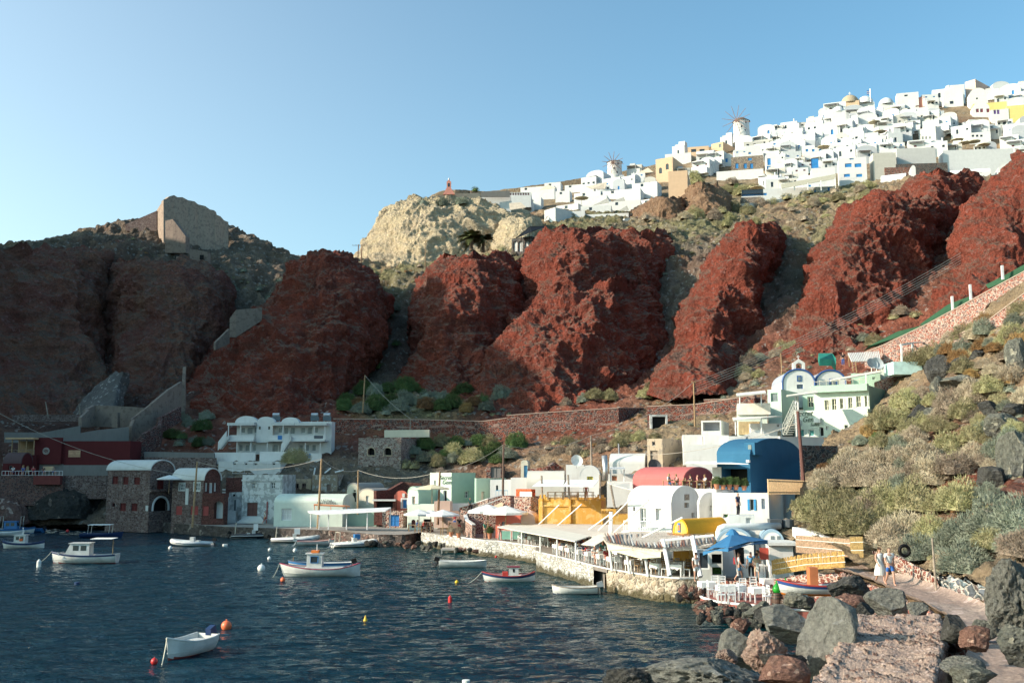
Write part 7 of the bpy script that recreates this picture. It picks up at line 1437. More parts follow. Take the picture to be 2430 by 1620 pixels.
def X_cabin(x0,x1,w,h,mat=BOATW,wins=None,slope=.25,trim=None,roof=None,wm=GLASS):
 def f(e,L,B,F,dz,gun):
  a,b=x0*L,x1*L;W_=w*B/2;z0=dz;z1=F+h;mb=MB()
  mb.add([(a,-W_,z0),(b+slope,-W_,z0),(b+slope,W_,z0),(a,W_,z0),(a,-W_*.9,z1),(b,-W_*.9,z1),(b,W_*.9,z1),(a,W_*.9,z1)],[(0,3,2,1),(4,5,6,7),(0,1,5,4),(1,2,6,5),(2,3,7,6),(3,0,4,7)]);c=mb.build('cabin',mat,e)
  mb=MB();mb.box(a-.12,-W_*.9-.08,z1+.003,b+.14,W_*.9+.08,z1+.07);mb.build('cabin_roof',roof or mat,c)
  zm0=F+h*.42;zm1=F+h*.85;t0=(zm0-z0)/(z1-z0);t1=(zm1-z0)/(z1-z0)
  for sg in(-1,1):
   for q in(wins or((.15,.45),(.55,.85))):
    xa,xb=a+(b-a)*q[0],a+(b-a)*q[1];ya=W_*(1-.1*t0)+.01;yb=W_*(1-.1*t1)+.01;mb=MB();mb.quad((xa,sg*ya,zm0),(xb,sg*ya,zm0),(xb,sg*yb,zm1),(xa,sg*yb,zm1));o=mb.build('window',wm,c)
    if trim:mb=MB();mb.tube([(xa,sg*ya,zm0),(xb,sg*ya,zm0),(xb,sg*yb,zm1),(xa,sg*yb,zm1),(xa,sg*ya,zm0)],.04,4);mb.build('window_frame',trim,o)
  xf0=b+slope*(1-t0)+.012;xf1=b+slope*(1-t1)+.012;mb=MB();mb.quad((xf0,-W_*.7,zm0),(xf0,W_*.7,zm0),(xf1,W_*.65,zm1),(xf1,-W_*.65,zm1));mb.build('windscreen',wm,c)
 return f
def X_mast(x,h,mat=WOODL,top=None):
 def f(e,L,B,F,dz,gun):
  mb=MB();mb.tube([(x*L,0,dz),(x*L,0,F+h)],.04,5)
  if top:mb.box(x*L-.1,-top,F+h*.7,x*L+.0,top,F+h*.7+.06)
  mb.build('mast',mat,e)
 return f
def X_box(nm,x0,x1,y,z0,z1,mat):
 def f(e,L,B,F,dz,gun):mb=MB();mb.box(x0*L,-y*B,F+z0,x1*L,y*B,F+z1);mb.build(nm,mat,e)
 return f
def X_rope(dx,mat=CREAM):
 def f(e,L,B,F,dz,gun):mb=MB();b=gun[-1];mb.tube(wire_pt((b[0],0,b[2]),(b[0]+dx,.4,-.1),.15,6),.025,4);mb.build('mooring_rope',mat,e)
 return f
def X_arch(x,h,mat=METAL,w=.8):
 def f(e,L,B,F,dz,gun):mb=MB();mb.tube([(x*L,-B*w/2,F),(x*L+.1,-B*w/2,F+h),(x*L+.1,B*w/2,F+h),(x*L,B*w/2,F)],.04,5);mb.build('frame_arch',mat,e)
 return f
def rib(px,py,L,B,head,label,tube=RUBW,band=NAVY,motor=BLACK,extras=()):
 p=atz(px,py,0);e=empty('inflatable_boat',p,math.radians(head),label,'inflatable boat');r=B*.15;y=B/2-r;P=[(-L/2,y,.32),(L*.15,y,.34),(L*.33,y*.8,.42),(L*.45,y*.35,.52),(L*.48,0,.55)]
 mb=MB();mb.tube(P+[(q[0],-q[1],q[2])for q in P[-2::-1]],[r*.55]+[r]*7+[r*.55],10);mb.build('tube',tube,e,smooth=True)
 mb=MB();mb.tube([(q[0],q[1]+r*.96*(1 if q[1]>.01 else 0),q[2])for q in P[:4]],.045,5);mb.tube([(q[0],-q[1]-r*.96,q[2])for q in P[:4]],.045,5);mb.build('rub_strake',band,e)
 mb=MB();mb.add([(-L/2,-y,.2),(L*.35,-y*.7,.25),(L*.44,0,.3),(L*.35,y*.7,.25),(-L/2,y,.2),(-L/2,0,-.25),(L*.3,0,-.2)],[(0,1,2,3,4),(0,5,6,1),(4,3,6,5),(1,6,2),(3,2,6),(0,4,5)]);mb.build('hull',BOATW,e)
 mb=MB();mb.box(-.3,-.3,.2,.15,.3,1.0);mb.box(-.9,-.3,.2,-.5,.3,.65);mb.build('console',BOATW,e)
 X_outboard(motor)(e,L,B,.55,.2,None)
 for x in extras:x(e,L,B,.55,.2,P)
 return e
boat(203,1335,5.6,2.0,.72,186,'white cabin cruiser with a dark sheer stripe moored at the left',cols=(HB,BOATW,NAVY),band=.90,extras=(X_cabin(-.08,.22,.72,1.05,slope=.7),X_box('foredeck_hatch',.24,.36,.16,-.1,.08,BOATW),X_mast(-.42,1.5,top=.1),X_box('bimini_top',-.45,-.1,.45,1.45,1.5,CANVW),X_rope(1.2),X_arch(.38,.25)))
boat(57,1300,4.3,1.6,.55,184,'small white fishing boat with a blue stripe and an orange lifebuoy, far left',stern='d',cols=(BOATW,BOATW,NAVY),band=.75,sternup=.5,extras=(X_cabin(-.05,.22,.6,.85,slope=.05),X_mast(.05,1.7,WPAINT,.25),X_box('lifebuoy',.0,.08,.33,.25,.5,flat((0.7,.12,.03)))))
boat(765,1366,6.0,2.0,.6,183,'long white fishing boat with a small wheelhouse and blue and red stripes',stern='d',cols=(BOATW,BOATW,BOATW),gcol=flat((0.3,.02,.06)),sternup=.7,bowup=.7,extras=(X_cabin(.0,.2,.55,1.15,trim=BOATB,wins=((.25,.75),),slope=.02),X_box('wheelhouse_lamps',.05,.15,.2,1.25,1.42,flat((.7,.18,.03))),X_box('coaming',-.28,.22,.36,-.1,.14,BOATW),X_mast(.08,1.9,WPAINT,.15),X_rope(.5)))
mb=MB()
boat(762,1349,5.2,1.6,.5,184,'white boat with a black outboard motor hidden behind the long fishing boat',cols=(BOATB,BOATW,BOATB),extras=(X_thwarts(-.2,.1),X_outboard(),X_mast(.46,.5,WOODL)))
boat(447,1552,2.8,1.4,.66,250,'open white motorboat with a tilted outboard, nearest in the bottom left',cols=(HB,BOATW,BOATW),gcol=BOATW,extras=(X_outboard(NAVY,.4),X_box('bench',-.38,-.2,.42,-.25,-.1,BOATW),X_box('dark_seat',-.1,.12,.2,-.25,-.16,BLACK),X_box('foredeck',.18,.36,.3,-.08,.04,BOATW),X_mast(.44,.15,WOODG),X_rope(.8)),deckz=.4)
boat(1098,1345,4.1,1.35,.5,0,'open white dinghy with a black outboard in front of the jetty',cols=(BOATW,BOATW,BOATW),gcol=BOATW,bowup=.2,extras=(X_thwarts(-.3,0,.25),X_outboard(BLACK)))
boat(1210,1380,3.8,1.35,.48,182,'small fishing boat with a red engine box and a tiny white wheelhouse',stern='d',cols=(HB,BOATW,NAVY),gcol=flat((.35,.03,.03)),band=.8,sternup=.6,bowup=.6,extras=(X_cabin(-.17,.02,.5,.62,roof=flat((.2,.03,.05)),wins=((.4,.6),),slope=.02,wm=BLACK),X_box('engine_box',.04,.15,.25,-.15,.28,flat((.5,.04,.03))),X_rope(1.2)))
boat(1365,1408,3.0,1.2,.45,181,'small white dinghy with a blue bottom and a grey outboard near the quay',cols=(NAVY,BOATW,BOATW),gcol=WOODG,bowup=.35,extras=(X_thwarts(-.25,.1),X_outboard(METAL,.3)))
boat(240,1275,5.0,1.7,.5,5,'dark blue boat under a white flat sunshade behind the cabin cruiser',cols=(NAVY,NAVY,NAVY),extras=(X_box('sunshade',-.3,.25,.45,1.1,1.16,CANVW),X_arch(-.3,1.1),X_arch(.22,1.1)))
boat(30,1265,5.2,1.9,.6,12,'blue and white boats rafted at the far left quay, larger one with frames',cols=(BOATB,BOATW,BOATB),extras=(X_cabin(-.2,.1,.6,1.0,mat=BOATB),X_arch(-.3,1.7),X_arch(.2,1.7),X_outboard()))
boat(8,1272,4.6,1.6,.5,20,'pale inflatable like dinghy at the very left edge of the bay',cols=(BOATW,BOATW,BOATW),gcol=RUBW,extras=(X_thwarts(-.2,.2),X_outboard()))
boat(75,1262,3.6,1.5,.5,170,'small blue dinghy with two outboards beside the quay arch at the left',cols=(BOATB,BOATB,BOATB),extras=(X_outboard(),X_thwarts(0,)))
boat(747,1293,4.0,1.35,.45,12,'narrow white dinghy with a thin red line moored near the quay wall',cols=(BOATW,BOATW,BOATW),gcol=flat((.4,.1,.08)),extras=(X_thwarts(-.2,.1),X_outboard(METAL)))
rib(455,1295,4.7,1.9,178,'white and blue inflatable with a console in front of the reddish stone house',band=NAVY)
rib(603,1276,5.6,2.0,14,'black inflatable with a covered console close to the quay',tube=flat((0.02,.022,.03),.5),band=BOATW,extras=(X_arch(-.42,1.3,CREAM),X_box('console_cover',-.02,.08,.16,.4,1.2,CANVW)))
rib(700,1286,5.6,2.0,12,'white inflatable with a covered console and a folded sunshade',extras=(X_box('console_cover',-.02,.1,.18,.4,1.05,CANVW),X_arch(-.4,1.2,CREAM)))
rib(842,1297,5.2,2.1,28,'cream inflatable with a roll bar and a blue seat below the pergola',extras=(X_arch(-.4,1.1,CREAM),X_box('blue_seat',-.02,.1,.14,.3,.85,BOATB)),motor=METAL)
boat(1936,1408,3.3,1.25,.42,178,'beached wooden boat with blue white yellow and orange stripes on the stones',D=49.5,stern='d',cols=(flat((.75,.22,.02)),BOATW,flat((.015,.06,.22))),gcol=flat((.4,.04,.03)),name='rowing_boat',sternup=.5,bowup=.6,band=.8,extras=(X_box('wooden_cabinet',-.02,.10,.25,.0,.85,flat((.50,.16,.06),.7)),X_box('red_locker',-.04,.14,.28,-.2,.0,HB)),cat='boat')
mb=MB();p=atz(1046,1304,.35);mb.box(0,0,.3,2.9,2.6,.42);
for x in(.1,1.4,2.8):mb.box(x-.06,0,-.6,x+.06,.12,.3)
tag(mb.build('jetty',flat((.36,.33,.3),.8),loc=(p.x,p.y,0)),'small grey boarding jetty at the foot of the middle quay','jetty')
def buoy(px,py,rpx,mat,label,shape='s'):
 p=atz(px,py,0);r=rpx*p.y/FPX;mb=MB()
 if shape=='s':mb.lathe([(r*math.sin(math.pi*i/10),-r*math.cos(math.pi*i/10)+r*.55)for i in range(11)],(0,0,0),18);mb.tube([(0,0,r*1.5),(0,0,r*1.8)],r*.15,6)
 elif shape=='c':mb.lathe([(0,-r*.5),(r*.9,-r*.4),(r,0),(r,r*2.4),(r*.5,r*3.0),(r*.2,r*3.4),(0,r*3.5)],(0,0,0),14)
 elif shape=='k':mb.lathe([(0,-r*.5),(r,-.1*r),(r*.9,.3*r),(r*.15,r*2.4),(0,r*2.6)],(0,0,0),14)
 else:mb.lathe([(0,-.6*r),(r,-.5*r),(r,.6*r),(0,.7*r)],(0,0,0),14)
 o=mb.build('mooring_buoy',mat,smooth=shape=='s',loc=p);return tag(o,label,'buoy')
BO=flat((.80,.16,.06),.45,var=.05);BR=flat((.60,.03,.03),.45);BY=flat((.75,.45,.02),.5);BWH=flat((.74,.74,.70),.5)
for a in((537,1491,12,BO,'large orange ball buoy between the nearest boat and the open bay'),(366,1573,8,BR,'red ball buoy left of the nearest motorboat'),(620,1353,9,BWH,'largest white ball buoy left of the long fishing boat'),(671,1378,5.5,BO,'orange red ball buoy at the bow of the long fishing boat'),(639,1327,4.5,BWH,'small white buoy above the largest white one'),(640,1306,4,BWH,'tiny white buoy nearest to the covered inflatable'),(700,1308,5,BWH,'white buoy below the narrow dinghy'),(534,1294,6,BWH,'oblong white float right of the blue inflatable','d'),(404,1302,4.5,BWH,'white buoy left of the blue inflatable'),(92,1344,5,BWH,'upright white cylinder buoy left of the cabin cruiser','c'),(183,1384,6,NAVY,'dark blue and white barrel buoy below the cabin cruiser','d'),(867,1472,5,BY,'yellow cone buoy in the middle of the bay','k'),(1084,1383,4.5,BY,'yellow ball buoy left of the red engine boat'),(1068,1428,4.5,BR,'red upright buoy in the open water','c'),(1177,1322,2.6,BR,'tiny red buoy beside the white quay wall'),(1106,1618,9,BWH,'white square float at the bottom edge of the photo','d'),(102,1262,4,BO,'pale orange buoy close to the quay arch'),(160,1261,3.5,BR,'small reddish buoy in front of the cave rock')):buoy(*a)
AW=flat((.67,.62,.53),.9,var=.08);REED=flat((.52,.45,.38),.95,var=.45,scale=9)
A1=[(1181,1249,97),(1250,1262,87.5),(1364,1283,75.5)];A2=[(1222,1240,104),(1300,1251,95),(1400,1271,82)]
canopy('awning',[A1[0],A1[1],A1[2],A2[2],A2[1],A2[0]],AW,'long beige awning over the white railing tables on the quay',posts=[(1238,1259,89.5),(1282,1267,85),(1322,1276,80.5),(1366,1283,76)],t=.08)
canopy('awning',[(1380,1290,73.5),(1412,1293,70.5),(1450,1271,76),(1420,1267,79)],AW,'small separate beige awning flap at the bend of the quay',t=.06)
canopy('terrace_roof',[(1225,1240,104),(1400,1272,82.5),(1450,1270,76.5),(1500,1280,74),(1560,1262,80),(1490,1244,92),(1290,1242,100)],plaster((.60,.53,.46),amt=.4),'flat pale roof with white beams behind the long beige awning',t=.1,posts=[(1405,1275,80),(1300,1262,92)])
R1=[(1430,1274,74),(1440,1288,69.5),(1500,1300,67),(1570,1303,65.5),(1640,1300,65),(1690,1290,65),(1700,1272,69),(1600,1262,74),(1500,1260,80)]
canopy('reed_roof',R1,REED,'sagging reed and plank roof of the corner taverna',t=.14,posts=[(1445,1289,70,1.5,.2),(1486,1297,68,1.5,.2),(1529,1302,66.5,1.5,.2)],pr=.09)
mb=MB();rr_=random.Random(8)
for i in range(34):
 f=i/33;A=at(1442+250*f,1287+14*math.sin(f*3.1),69.3-4.5*math.sin(f*2.2));B=at(1440+250*f+rr_.uniform(-8,8),1268+4*f,78-8*f);A.z+=.1;B.z+=.1;mb.tube([A,B],.05,4,mi=rr_.randrange(3))
tag(mb.build('roof_battens',[WHITE2,WOODG,flat((.30,.12,.07),.8,var=.3,scale=6)]),'loose white and brown battens lying on the reed roof','battens')
P=[at(*q)for q in((1440,1290,69.4),(1500,1302,67),(1568,1306,65.6),(1568,1322,65.4),(1520,1325,66.3),(1442,1304,69.2))];mb=MB();mb.add([tuple(p)for p in P]+[tuple(p+Vector((0,.05,0)))for p in P],[tuple(range(6)),tuple(range(11,5,-1))]+[(q,(q+1)%6,6+(q+1)%6,6+q)for q in range(6)]);tag(mb.build('canvas_blind',flat((.66,.60,.42),.9)),'cream canvas blind hanging from the reed roof','blind')
def beam(a,b,r,label,mat=WPAINT,nm='beam',cat='beam'):mb=MB();mb.tube([at(*a),at(*b)],r,6);return tag(mb.build(nm,mat),label,cat)
beam((1573,1280,66),(1590,1366,64),.13,'leaning white post at the middle of the corner taverna',cat='post');beam((1643,1272,64.5),(1662,1368,62.8),.15,'leaning white post left of the open grill kitchen',cat='post');beam((1566,1283,66.5),(1694,1270,65.5),.09,'white cross beam over the corner taverna roof');beam((1450,1214,84),(1449,1270,84),.16,'white upright mast on the flat pale roof')
for a,b,lb in(((1279,1243,99),(1327,1197,94),'first'),((1322,1247,97),(1380,1196,92),'second'),((1397,1256,88),(1450,1218,84),'third'),((1420,1258,86),(1497,1184,80),'fourth'),((1458,1262,82),(1540,1185,76),'fifth'),((1524,1275,72),(1620,1227,70),'sixth')):beam(a,b,.06,lb+' slanting awning strut from the left above the waterfront roofs',cat='strut')
for a,b,lb in(((1287,1182,97),(1285,1128,97),'left'),((1351,1182,96),(1348,1126,96),'middle'),((1424,1182,95),(1424,1126,95),'right'),((1459,1205,90),(1449,1150,90),'leaning brown')):beam(a,b,.10,lb+' mast of the sail awning over the yellow restaurant',WOODG,cat='mast')
def sail(pts,mat,label):
 P=[at(*q)for q in pts];n=len(P);mb=MB();mb.add([tuple(p)for p in P]+[tuple(p-Vector((0,0,.05)))for p in P],[tuple(range(n)),tuple(range(2*n-1,n-1,-1))]+[(q,(q+1)%n,n+(q+1)%n,n+q)for q in range(n)]);tag(mb.build('sail_awning',mat),label,'awning')
sail([(1284,1138,100),(1340,1138,100),(1336,1153,95),(1262,1153,95)],CANVW,'left white sail awning over the yellow restaurant terrace');sail([(1346,1138,100),(1422,1138,100),(1408,1154,94),(1336,1153,95)],CANVW,'right white sail awning over the yellow restaurant terrace')
sail([(1440,1143,98),(1500,1142,96),(1500,1162,90),(1455,1150,92)],CANVAS,'triangular grey sail left of the pink vault');sail([(1630,1094,92),(1700,1094,90),(1776,1100,84),(1625,1098,86)],CANVW,'thin white sail stretched before the blue house');sail([(1138,1216,110),(1200,1186,112),(1190,1205,106)],flat((.6,.42,.28),.9),'triangular peach sail below the curving ramp wall')
def blue_umbrella():
 c=at(1738,1264,60.5);P=[at(1668,1308,60),at(1728,1299,57.5),at(1822,1281,60.5),at(1752,1287,64.5)];e=empty('market_umbrella',c,0,'large blue square umbrella in front of the small white chapels','umbrella');mb=MB()
 for i in range(4):
  a,b=P[i]-c,P[(i+1)%4]-c;m_=(a+b)/2;m_=Vector((m_.x,m_.y,m_.z+.12));z=Vector((0,0,0));mb.add([z,a,m_],[(0,1,2)]);mb.add([z,m_,b],[(0,1,2)]);d=Vector((0,0,-.22));mb.add([a,b,b+d,m_+d*.8,a+d],[(0,1,2,3,4)])
 mb.build('canopy',flat((.025,.14,.30),.8),e);mb=MB();mb.lathe([(.45,-.12),(.3,.05),(.12,.22),(0,.25)],(0,0,0),8);mb.build('cap',flat((.03,.16,.33),.8),e)
 mb=MB();mb.tube([at(1741,1300,60.5)-c,at(1752,1365,61.0)-c],.05,6);mb.build('pole',WPAINT,e)
blue_umbrella()
U2=umbrella(flat((.74,.73,.70),.9),1.5,2.3);U2 .name='sun_umbrella'
for i,(px,py,D,lb,sc)in enumerate(((994,1255,113,'white umbrella, leftmost at the mint house',1.15),(1022,1254,114,'white umbrella in the middle of the three at the mint house',1.1),(1051,1258,109,'white umbrella, right of the three at the mint house',1.2),(1158,1262,105,'white square umbrella beside the coral pink shop',1.5),(1200,1262,101,'white umbrella at the left end of the long awning',1.5),(401,1160,138,'white umbrella between the two vaulted stone houses',1.1),(373,1125,149,'white umbrella above the vaulted stone house roof',.9))):
 p=at(px,py,D);z=1.5 if i<5 else p.z-.6;p=Vector((p.x,p.y,z))
 if i==0:U2 .location=p;U2 .scale=(sc,)*3;tag(U2,lb,'umbrella','white umbrellas along the quay')
 else:copy_tree(U2,None,p,.4*i,sc,lb)['category']='umbrella'
U3=umbrella(flat((.72,.62,.42),.9),2.0,2.3);U3 .location=at(1025,1196,117);tag(U3,'big cream and yellow umbrella on the terrace of the mint house','umbrella')
def chair(mat,h=.95):
 e=empty('chair');mb=MB();mb.box(-.2,-.2,.43,.2,.2,.47);mb.build('seat',mat,e);mb=MB()
 for z in(.60,.74,.88):mb.box(-.19,.17,z,.19,.20,z+.07)
 mb.build('backrest',mat,e)
 for sx in(-1,1):
  for sy in(-1,1):mb=MB();mb.box(sx*.18-.022,sy*.18-.022,0,sx*.18+.022,sy*.18+.022,.43 if sy<0 else h);mb.build('leg',mat,e)
 return e
def table(cloth=True,mat=WPAINT,w=.42,l=.42):
 e=empty('table');mb=MB();mb.box(-w,-l,.71,w,l,.75);mb.build('tabletop',mat,e)
 if cloth:
  mb=MB();n=6
  for(x0,y0,x1,y1)in((-w,-l,w,-l),(w,-l,w,l),(w,l,-w,l),(-w,l,-w,-l)):
   ox=.02*((y1-y0)>0)-.02*((y1-y0)<0);oy=-.02*((x1-x0)>0)+.02*((x1-x0)<0);zc=(.40,.50,.47,.50,.38,.52,.40)
   for q in range(n):a=q/n;b=(q+1)/n;A=(x0+(x1-x0)*a+ox,y0+(y1-y0)*a+oy);Bq=(x0+(x1-x0)*b+ox,y0+(y1-y0)*b+oy);mb.quad((*A,.765),(*Bq,.765),(*Bq,zc[q+1]),(*A,zc[q]))
  mb.quad((-w-.02,-l-.02,.765),(w+.02,-l-.02,.765),(w+.02,l+.02,.765),(-w-.02,l+.02,.765));mb.build('tablecloth',CANVW,e)
 for sx in(-1,1):
  for sy in(-1,1):mb=MB();mb.box(sx*(w-.06)-.03,sy*(l-.06)-.03,0,sx*(w-.06)+.03,sy*(l-.06)+.03,.71);mb.build('leg',mat,e)
 return e
CH=chair(WPAINT);TB=table();CH2=chair(flat((.03,.15,.30)));CH3=chair(WOODL);TB3=table(False,WOODL)
_used=set()
def put(tpl,p,rz,label,group,cat):
 if tpl.name in _used:o=copy_tree(tpl,None,p,rz,None,label,group);o['category']=cat
 else:KIDS[tpl.name]=[x for x in bpy.data.objects if x.parent==tpl];_used.add(tpl.name);tpl.location=p;tpl.rotation_euler=(0,0,rz);tag(tpl,label,cat,group);o=tpl
 return o
def skinmesh(verts,edges,rad,name='body',sub=1,root=0):
 me=bpy.data.meshes.new(name);me.from_pydata(verts,edges,[]);o=bpy.data.objects.new('tmp',me);COL.objects.link(o)
 sk_=o.modifiers.new('s','SKIN');
 for i,r in enumerate(rad):me.skin_vertices[0].data[i].radius=(r,r)if not isinstance(r,tuple)else r;me.skin_vertices[0].data[i].use_root=(i==root)
 sm=o.modifiers.new('u','SUBSURF');sm.levels=sub;sm.render_levels=sub
 dg=bpy.context.evaluated_depsgraph_get();r=bpy.data.meshes.new_from_object(o.evaluated_get(dg));bpy.data.objects.remove(o);r.name=name
 r.polygons.foreach_set('use_smooth',[True]*len(r.polygons));return r
SKIN=flat((.50,.27,.19),.6,var=.06);SKINT=flat((.36,.19,.12),.6,var=.06);HAIRS=[flat((.05,.03,.02),.6),flat((.16,.09,.05),.6),flat((.38,.26,.13),.6),flat((.3,.3,.3),.7)]
def pose(kind):
 """joint table: pelvis, spine, neck, head + limbs (per side: shoulder elbow wrist hand / hip knee ankle toe)"""
 J={'pel':(0,0,.94),'sp':(0,0,1.18),'ch':(0,0,1.38),'nk':(0,0,1.50),'hd':(0,-.02,1.62),'tp':(0,-.01,1.70)}
 A=[((.19,0,1.42),(.24,.02,1.14),(.25,-.06,.90),(.25,-.09,.80)),((-.19,0,1.42),(-.24,.02,1.14),(-.25,-.06,.90),(-.25,-.09,.80))];Lg=[((.10,0,.90),(.11,-.02,.48),(.11,.03,.08),(.12,-.14,.03)),((-.10,0,.90),(-.11,-.02,.48),(-.11,.03,.08),(-.12,-.14,.03))]
 if kind=='walk':Lg=[((.10,0,.90),(.10,-.16,.50),(.10,-.20,.08),(.10,-.36,.05)),((-.10,0,.90),(-.10,.04,.48),(-.10,.28,.14),(-.10,.16,.03))];A=[((.19,0,1.42),(.25,.12,1.16),(.22,.04,.92),(.22,0,.83)),((-.19,0,1.42),(-.25,-.10,1.16),(-.22,-.24,.98),(-.21,-.30,.92))]
 if kind=='sit':
  J={q:(v[0],v[1]+.03,v[2]-.42)for q,v in J.items()};J['hd']=(0,-.02,1.19);J['tp']=(0,-.02,1.28);A=[((.19,.03,1.0),(.25,-.06,.76),(.14,-.28,.80),(.10,-.36,.81)),((-.19,.03,1.0),(-.25,-.04,.76),(-.15,-.28,.80),(-.12,-.36,.80))];Lg=[((.10,0,.50),(.12,-.42,.50),(.12,-.40,.08),(.12,-.54,.03)),((-.10,0,.50),(-.12,-.42,.50),(-.12,-.38,.08),(-.12,-.52,.03))]
 if kind=='carry':A=[((.19,0,1.42),(.24,-.04,1.16),(.12,-.26,1.16),(.05,-.30,1.18)),((-.19,0,1.42),(-.24,.02,1.14),(-.18,-.20,1.02),(-.12,-.28,1.02))]
 return J,A,Lg
def bodymesh(kind,fingers=False):
 J,A,Lg=pose(kind);v=[J['pel'],J['sp'],J['ch'],J['nk'],J['hd'],J['tp']];r=[(.13,.10),(.11,.085),(.14,.095),.052,(.078,.095),(.062,.075)];e=[(0,1),(1,2),(2,3),(3,4),(4,5)]
 for a in A:
  b=len(v);v+=list(a);r+=[.058,.044,.030,(.040,.020)];e+=[(2,b),(b,b+1),(b+1,b+2),(b+2,b+3)]
  w,h=Vector(a[2]),Vector(a[3]);d=(h-w).normalized();s_=d.cross(Vector((0,1,0))).normalized()if abs(d.y)<.9 else d.cross(Vector((0,0,1))).normalized()
  if fingers:
   for q,(o,l)in enumerate(((-.028,.055),(-.010,.068),(.010,.064),(.028,.050))):
    c=len(v);v+=[tuple(h+s_*o+d*.03),tuple(h+s_*o*1.15+d*(.03+l*.55)+Vector((0,-.008,0))),tuple(h+s_*o*1.2+d*(.03+l)+Vector((0,-.02,0)))];r+=[.010,.009,.007];e+=[(b+3,c),(c,c+1),(c+1,c+2)]
   c=len(v);t_=h-d*.02;sg=1 if a[0][0]<0 else-1;v+=[tuple(t_+s_*.045*sg),tuple(t_+s_*.062*sg+d*.045)];r+=[.011,.009];e+=[(b+3,c),(c,c+1)]
 for l in Lg:
  b=len(v);v+=list(l);r+=[.088,.060,.040,(.034,.026)];e+=[(0,b),(b,b+1),(b+1,b+2),(b+2,b+3)]
  m_=len(v);
 me=skinmesh(v,e,r);hd=Vector(J['hd']);bm=bmesh.new();bm.from_mesh(me)
 for(dx,dy,dz,s3)in((0,-.10,-.01,(.012,.016,.02)),(.078,0,0,(.01,.02,.03)),(-.078,0,0,(.01,.02,.03))):
  bmesh.ops.create_icosphere(bm,subdivisions=1,radius=1,matrix=Matrix.Translation(hd+Vector((dx,dy,dz)))@Matrix.Diagonal((*s3,1)))
 bm.to_mesh(me);bm.free();me.materials.append(SKIN);return me
def garment(kind,what):
 J,A,Lg=pose(kind);p=Vector(J['pel'])
 if what=='shirt':
  v=[J['pel'],J['sp'],J['ch'],tuple(Vector(J['nk'])-Vector((0,0,.03)))];r=[(.15,.115),(.13,.105),(.16,.115),.062];e=[(0,1),(1,2),(2,3)]
  for a in A:b=len(v);v+=[a[0],tuple(Vector(a[0]).lerp(Vector(a[1]),.62))];r+=[.075,.066];e+=[(2,b),(b,b+1)]
 else:
  v=[tuple(p+Vector((0,0,.03))),tuple(p)];r=[(.142,.11),(.145,.115)];e=[(0,1)];f=.55 if what=='shorts' else 2
  for l in Lg:
   b=len(v)
   if f<1:v+=[l[0],tuple(Vector(l[0]).lerp(Vector(l[1]),.72))];r+=[.098,.088];e+=[(1,b),(b,b+1)]
   else:v+=[l[0],l[1],tuple(Vector(l[1]).lerp(Vector(l[2]),.9))];r+=[.096,.07,.055];e+=[(1,b),(b,b+1),(b+1,b+2)]
 m_=skinmesh(v,e,r,what);m_.materials.append(WHITE);return m_
def hairmesh(kind,long):
 J,A,Lg=pose(kind);h=Vector(J['hd']);v=[tuple(h+Vector((0,.03,.03))),tuple(h+Vector((0,.0,.085)))];r=[(.088,.085),(.075,.075)];e=[(0,1)]
 if long:v+=[tuple(h+Vector((0,.07,-.10))),tuple(h+Vector((0,.09,-.26)))];r+=[(.09,.05),(.075,.035)];e+=[(0,2),(2,3)]
 m_=skinmesh(v,e,r,'hair');m_.materials.append(WHITE);return m_
def dressmesh(kind):
 mb=MB();mb.lathe([(.30,.42),(.27,.62),(.22,.85),(.15,1.02),(.125,1.15),(.16,1.30),(.17,1.42),(.06,1.49)],(0,0,0),16,sy=.75);me=bpy.data.meshes.new('dress');me.from_pydata(mb.v,[],mb.f);me.materials.append(WHITE);return me
GM={}
def gm(key,fn):
 if key not in GM:GM[key]=fn()
 return GM[key]
def person(p,rz,kind,top,bottom,hair,label,long=False,dress=None,sc=1.0,group=None,fingers=False,skin=SKIN,extra=None):
 """facing local -y"""
 e=empty('person',p,rz,label,'person',group);e.scale=(sc,)*3
 def add(nm,me,mat):o=bpy.data.objects.new(nm,me);COL.objects.link(o);o.parent=e;o.material_slots[0].link='OBJECT';o.material_slots[0].material=mat;return o
 add('body',gm(('b',kind,fingers),lambda:bodymesh(kind,fingers)),skin)
 if dress:add('dress',gm(('d',kind),lambda:dressmesh(kind)),dress)
 else:
  if top:add('shirt',gm(('t',kind),lambda:garment(kind,'shirt')),top)
  add(bottom[0],gm((bottom[0],kind),lambda:garment(kind,bottom[0])),bottom[1])
 add('hair',gm(('h',kind,long),lambda:hairmesh(kind,long)),HAIRS[hair])
 if extra:
  mb=MB();mb.box(*extra[1]);mb.build(extra[0],extra[2],e)
 return e
CL={'w':flat((.72,.72,.70),.9),'b':flat((.03,.12,.38),.9),'r':flat((.5,.05,.06),.9),'k':flat((.02,.02,.025),.9),'t':flat((.48,.38,.26),.9),'n':flat((.03,.04,.10),.9),'g':flat((.10,.30,.22),.9),'p':flat((.65,.28,.26),.9),'lb':flat((.10,.32,.55),.9)}
def ground(px,py,z):return atz(px,py,z)
g=lambda px,D,z:Vector((kx(px,1300)*D,D,z))
person(g(2086,49.8,2.82),.12,'walk',None,('shorts',CL['w']),1,'woman in a long white dress walking on the path beside the man',True,CL['w'],1.0,fingers=True)
person(g(2109,48.9,2.82),.10,'walk',CL['w'],('shorts',CL['b']),1,'man in a loose white shirt and blue shorts on the path',False,sc=1.04,fingers=True)
person(g(1752,63.2,1.52),1.3,'walk',CL['w'],('shorts',CL['lb']),0,'woman with a red backpack walking under the blue umbrella',True,fingers=True,extra=('backpack',(-.16,.10,1.05,.16,.32,1.45),CL['r']))
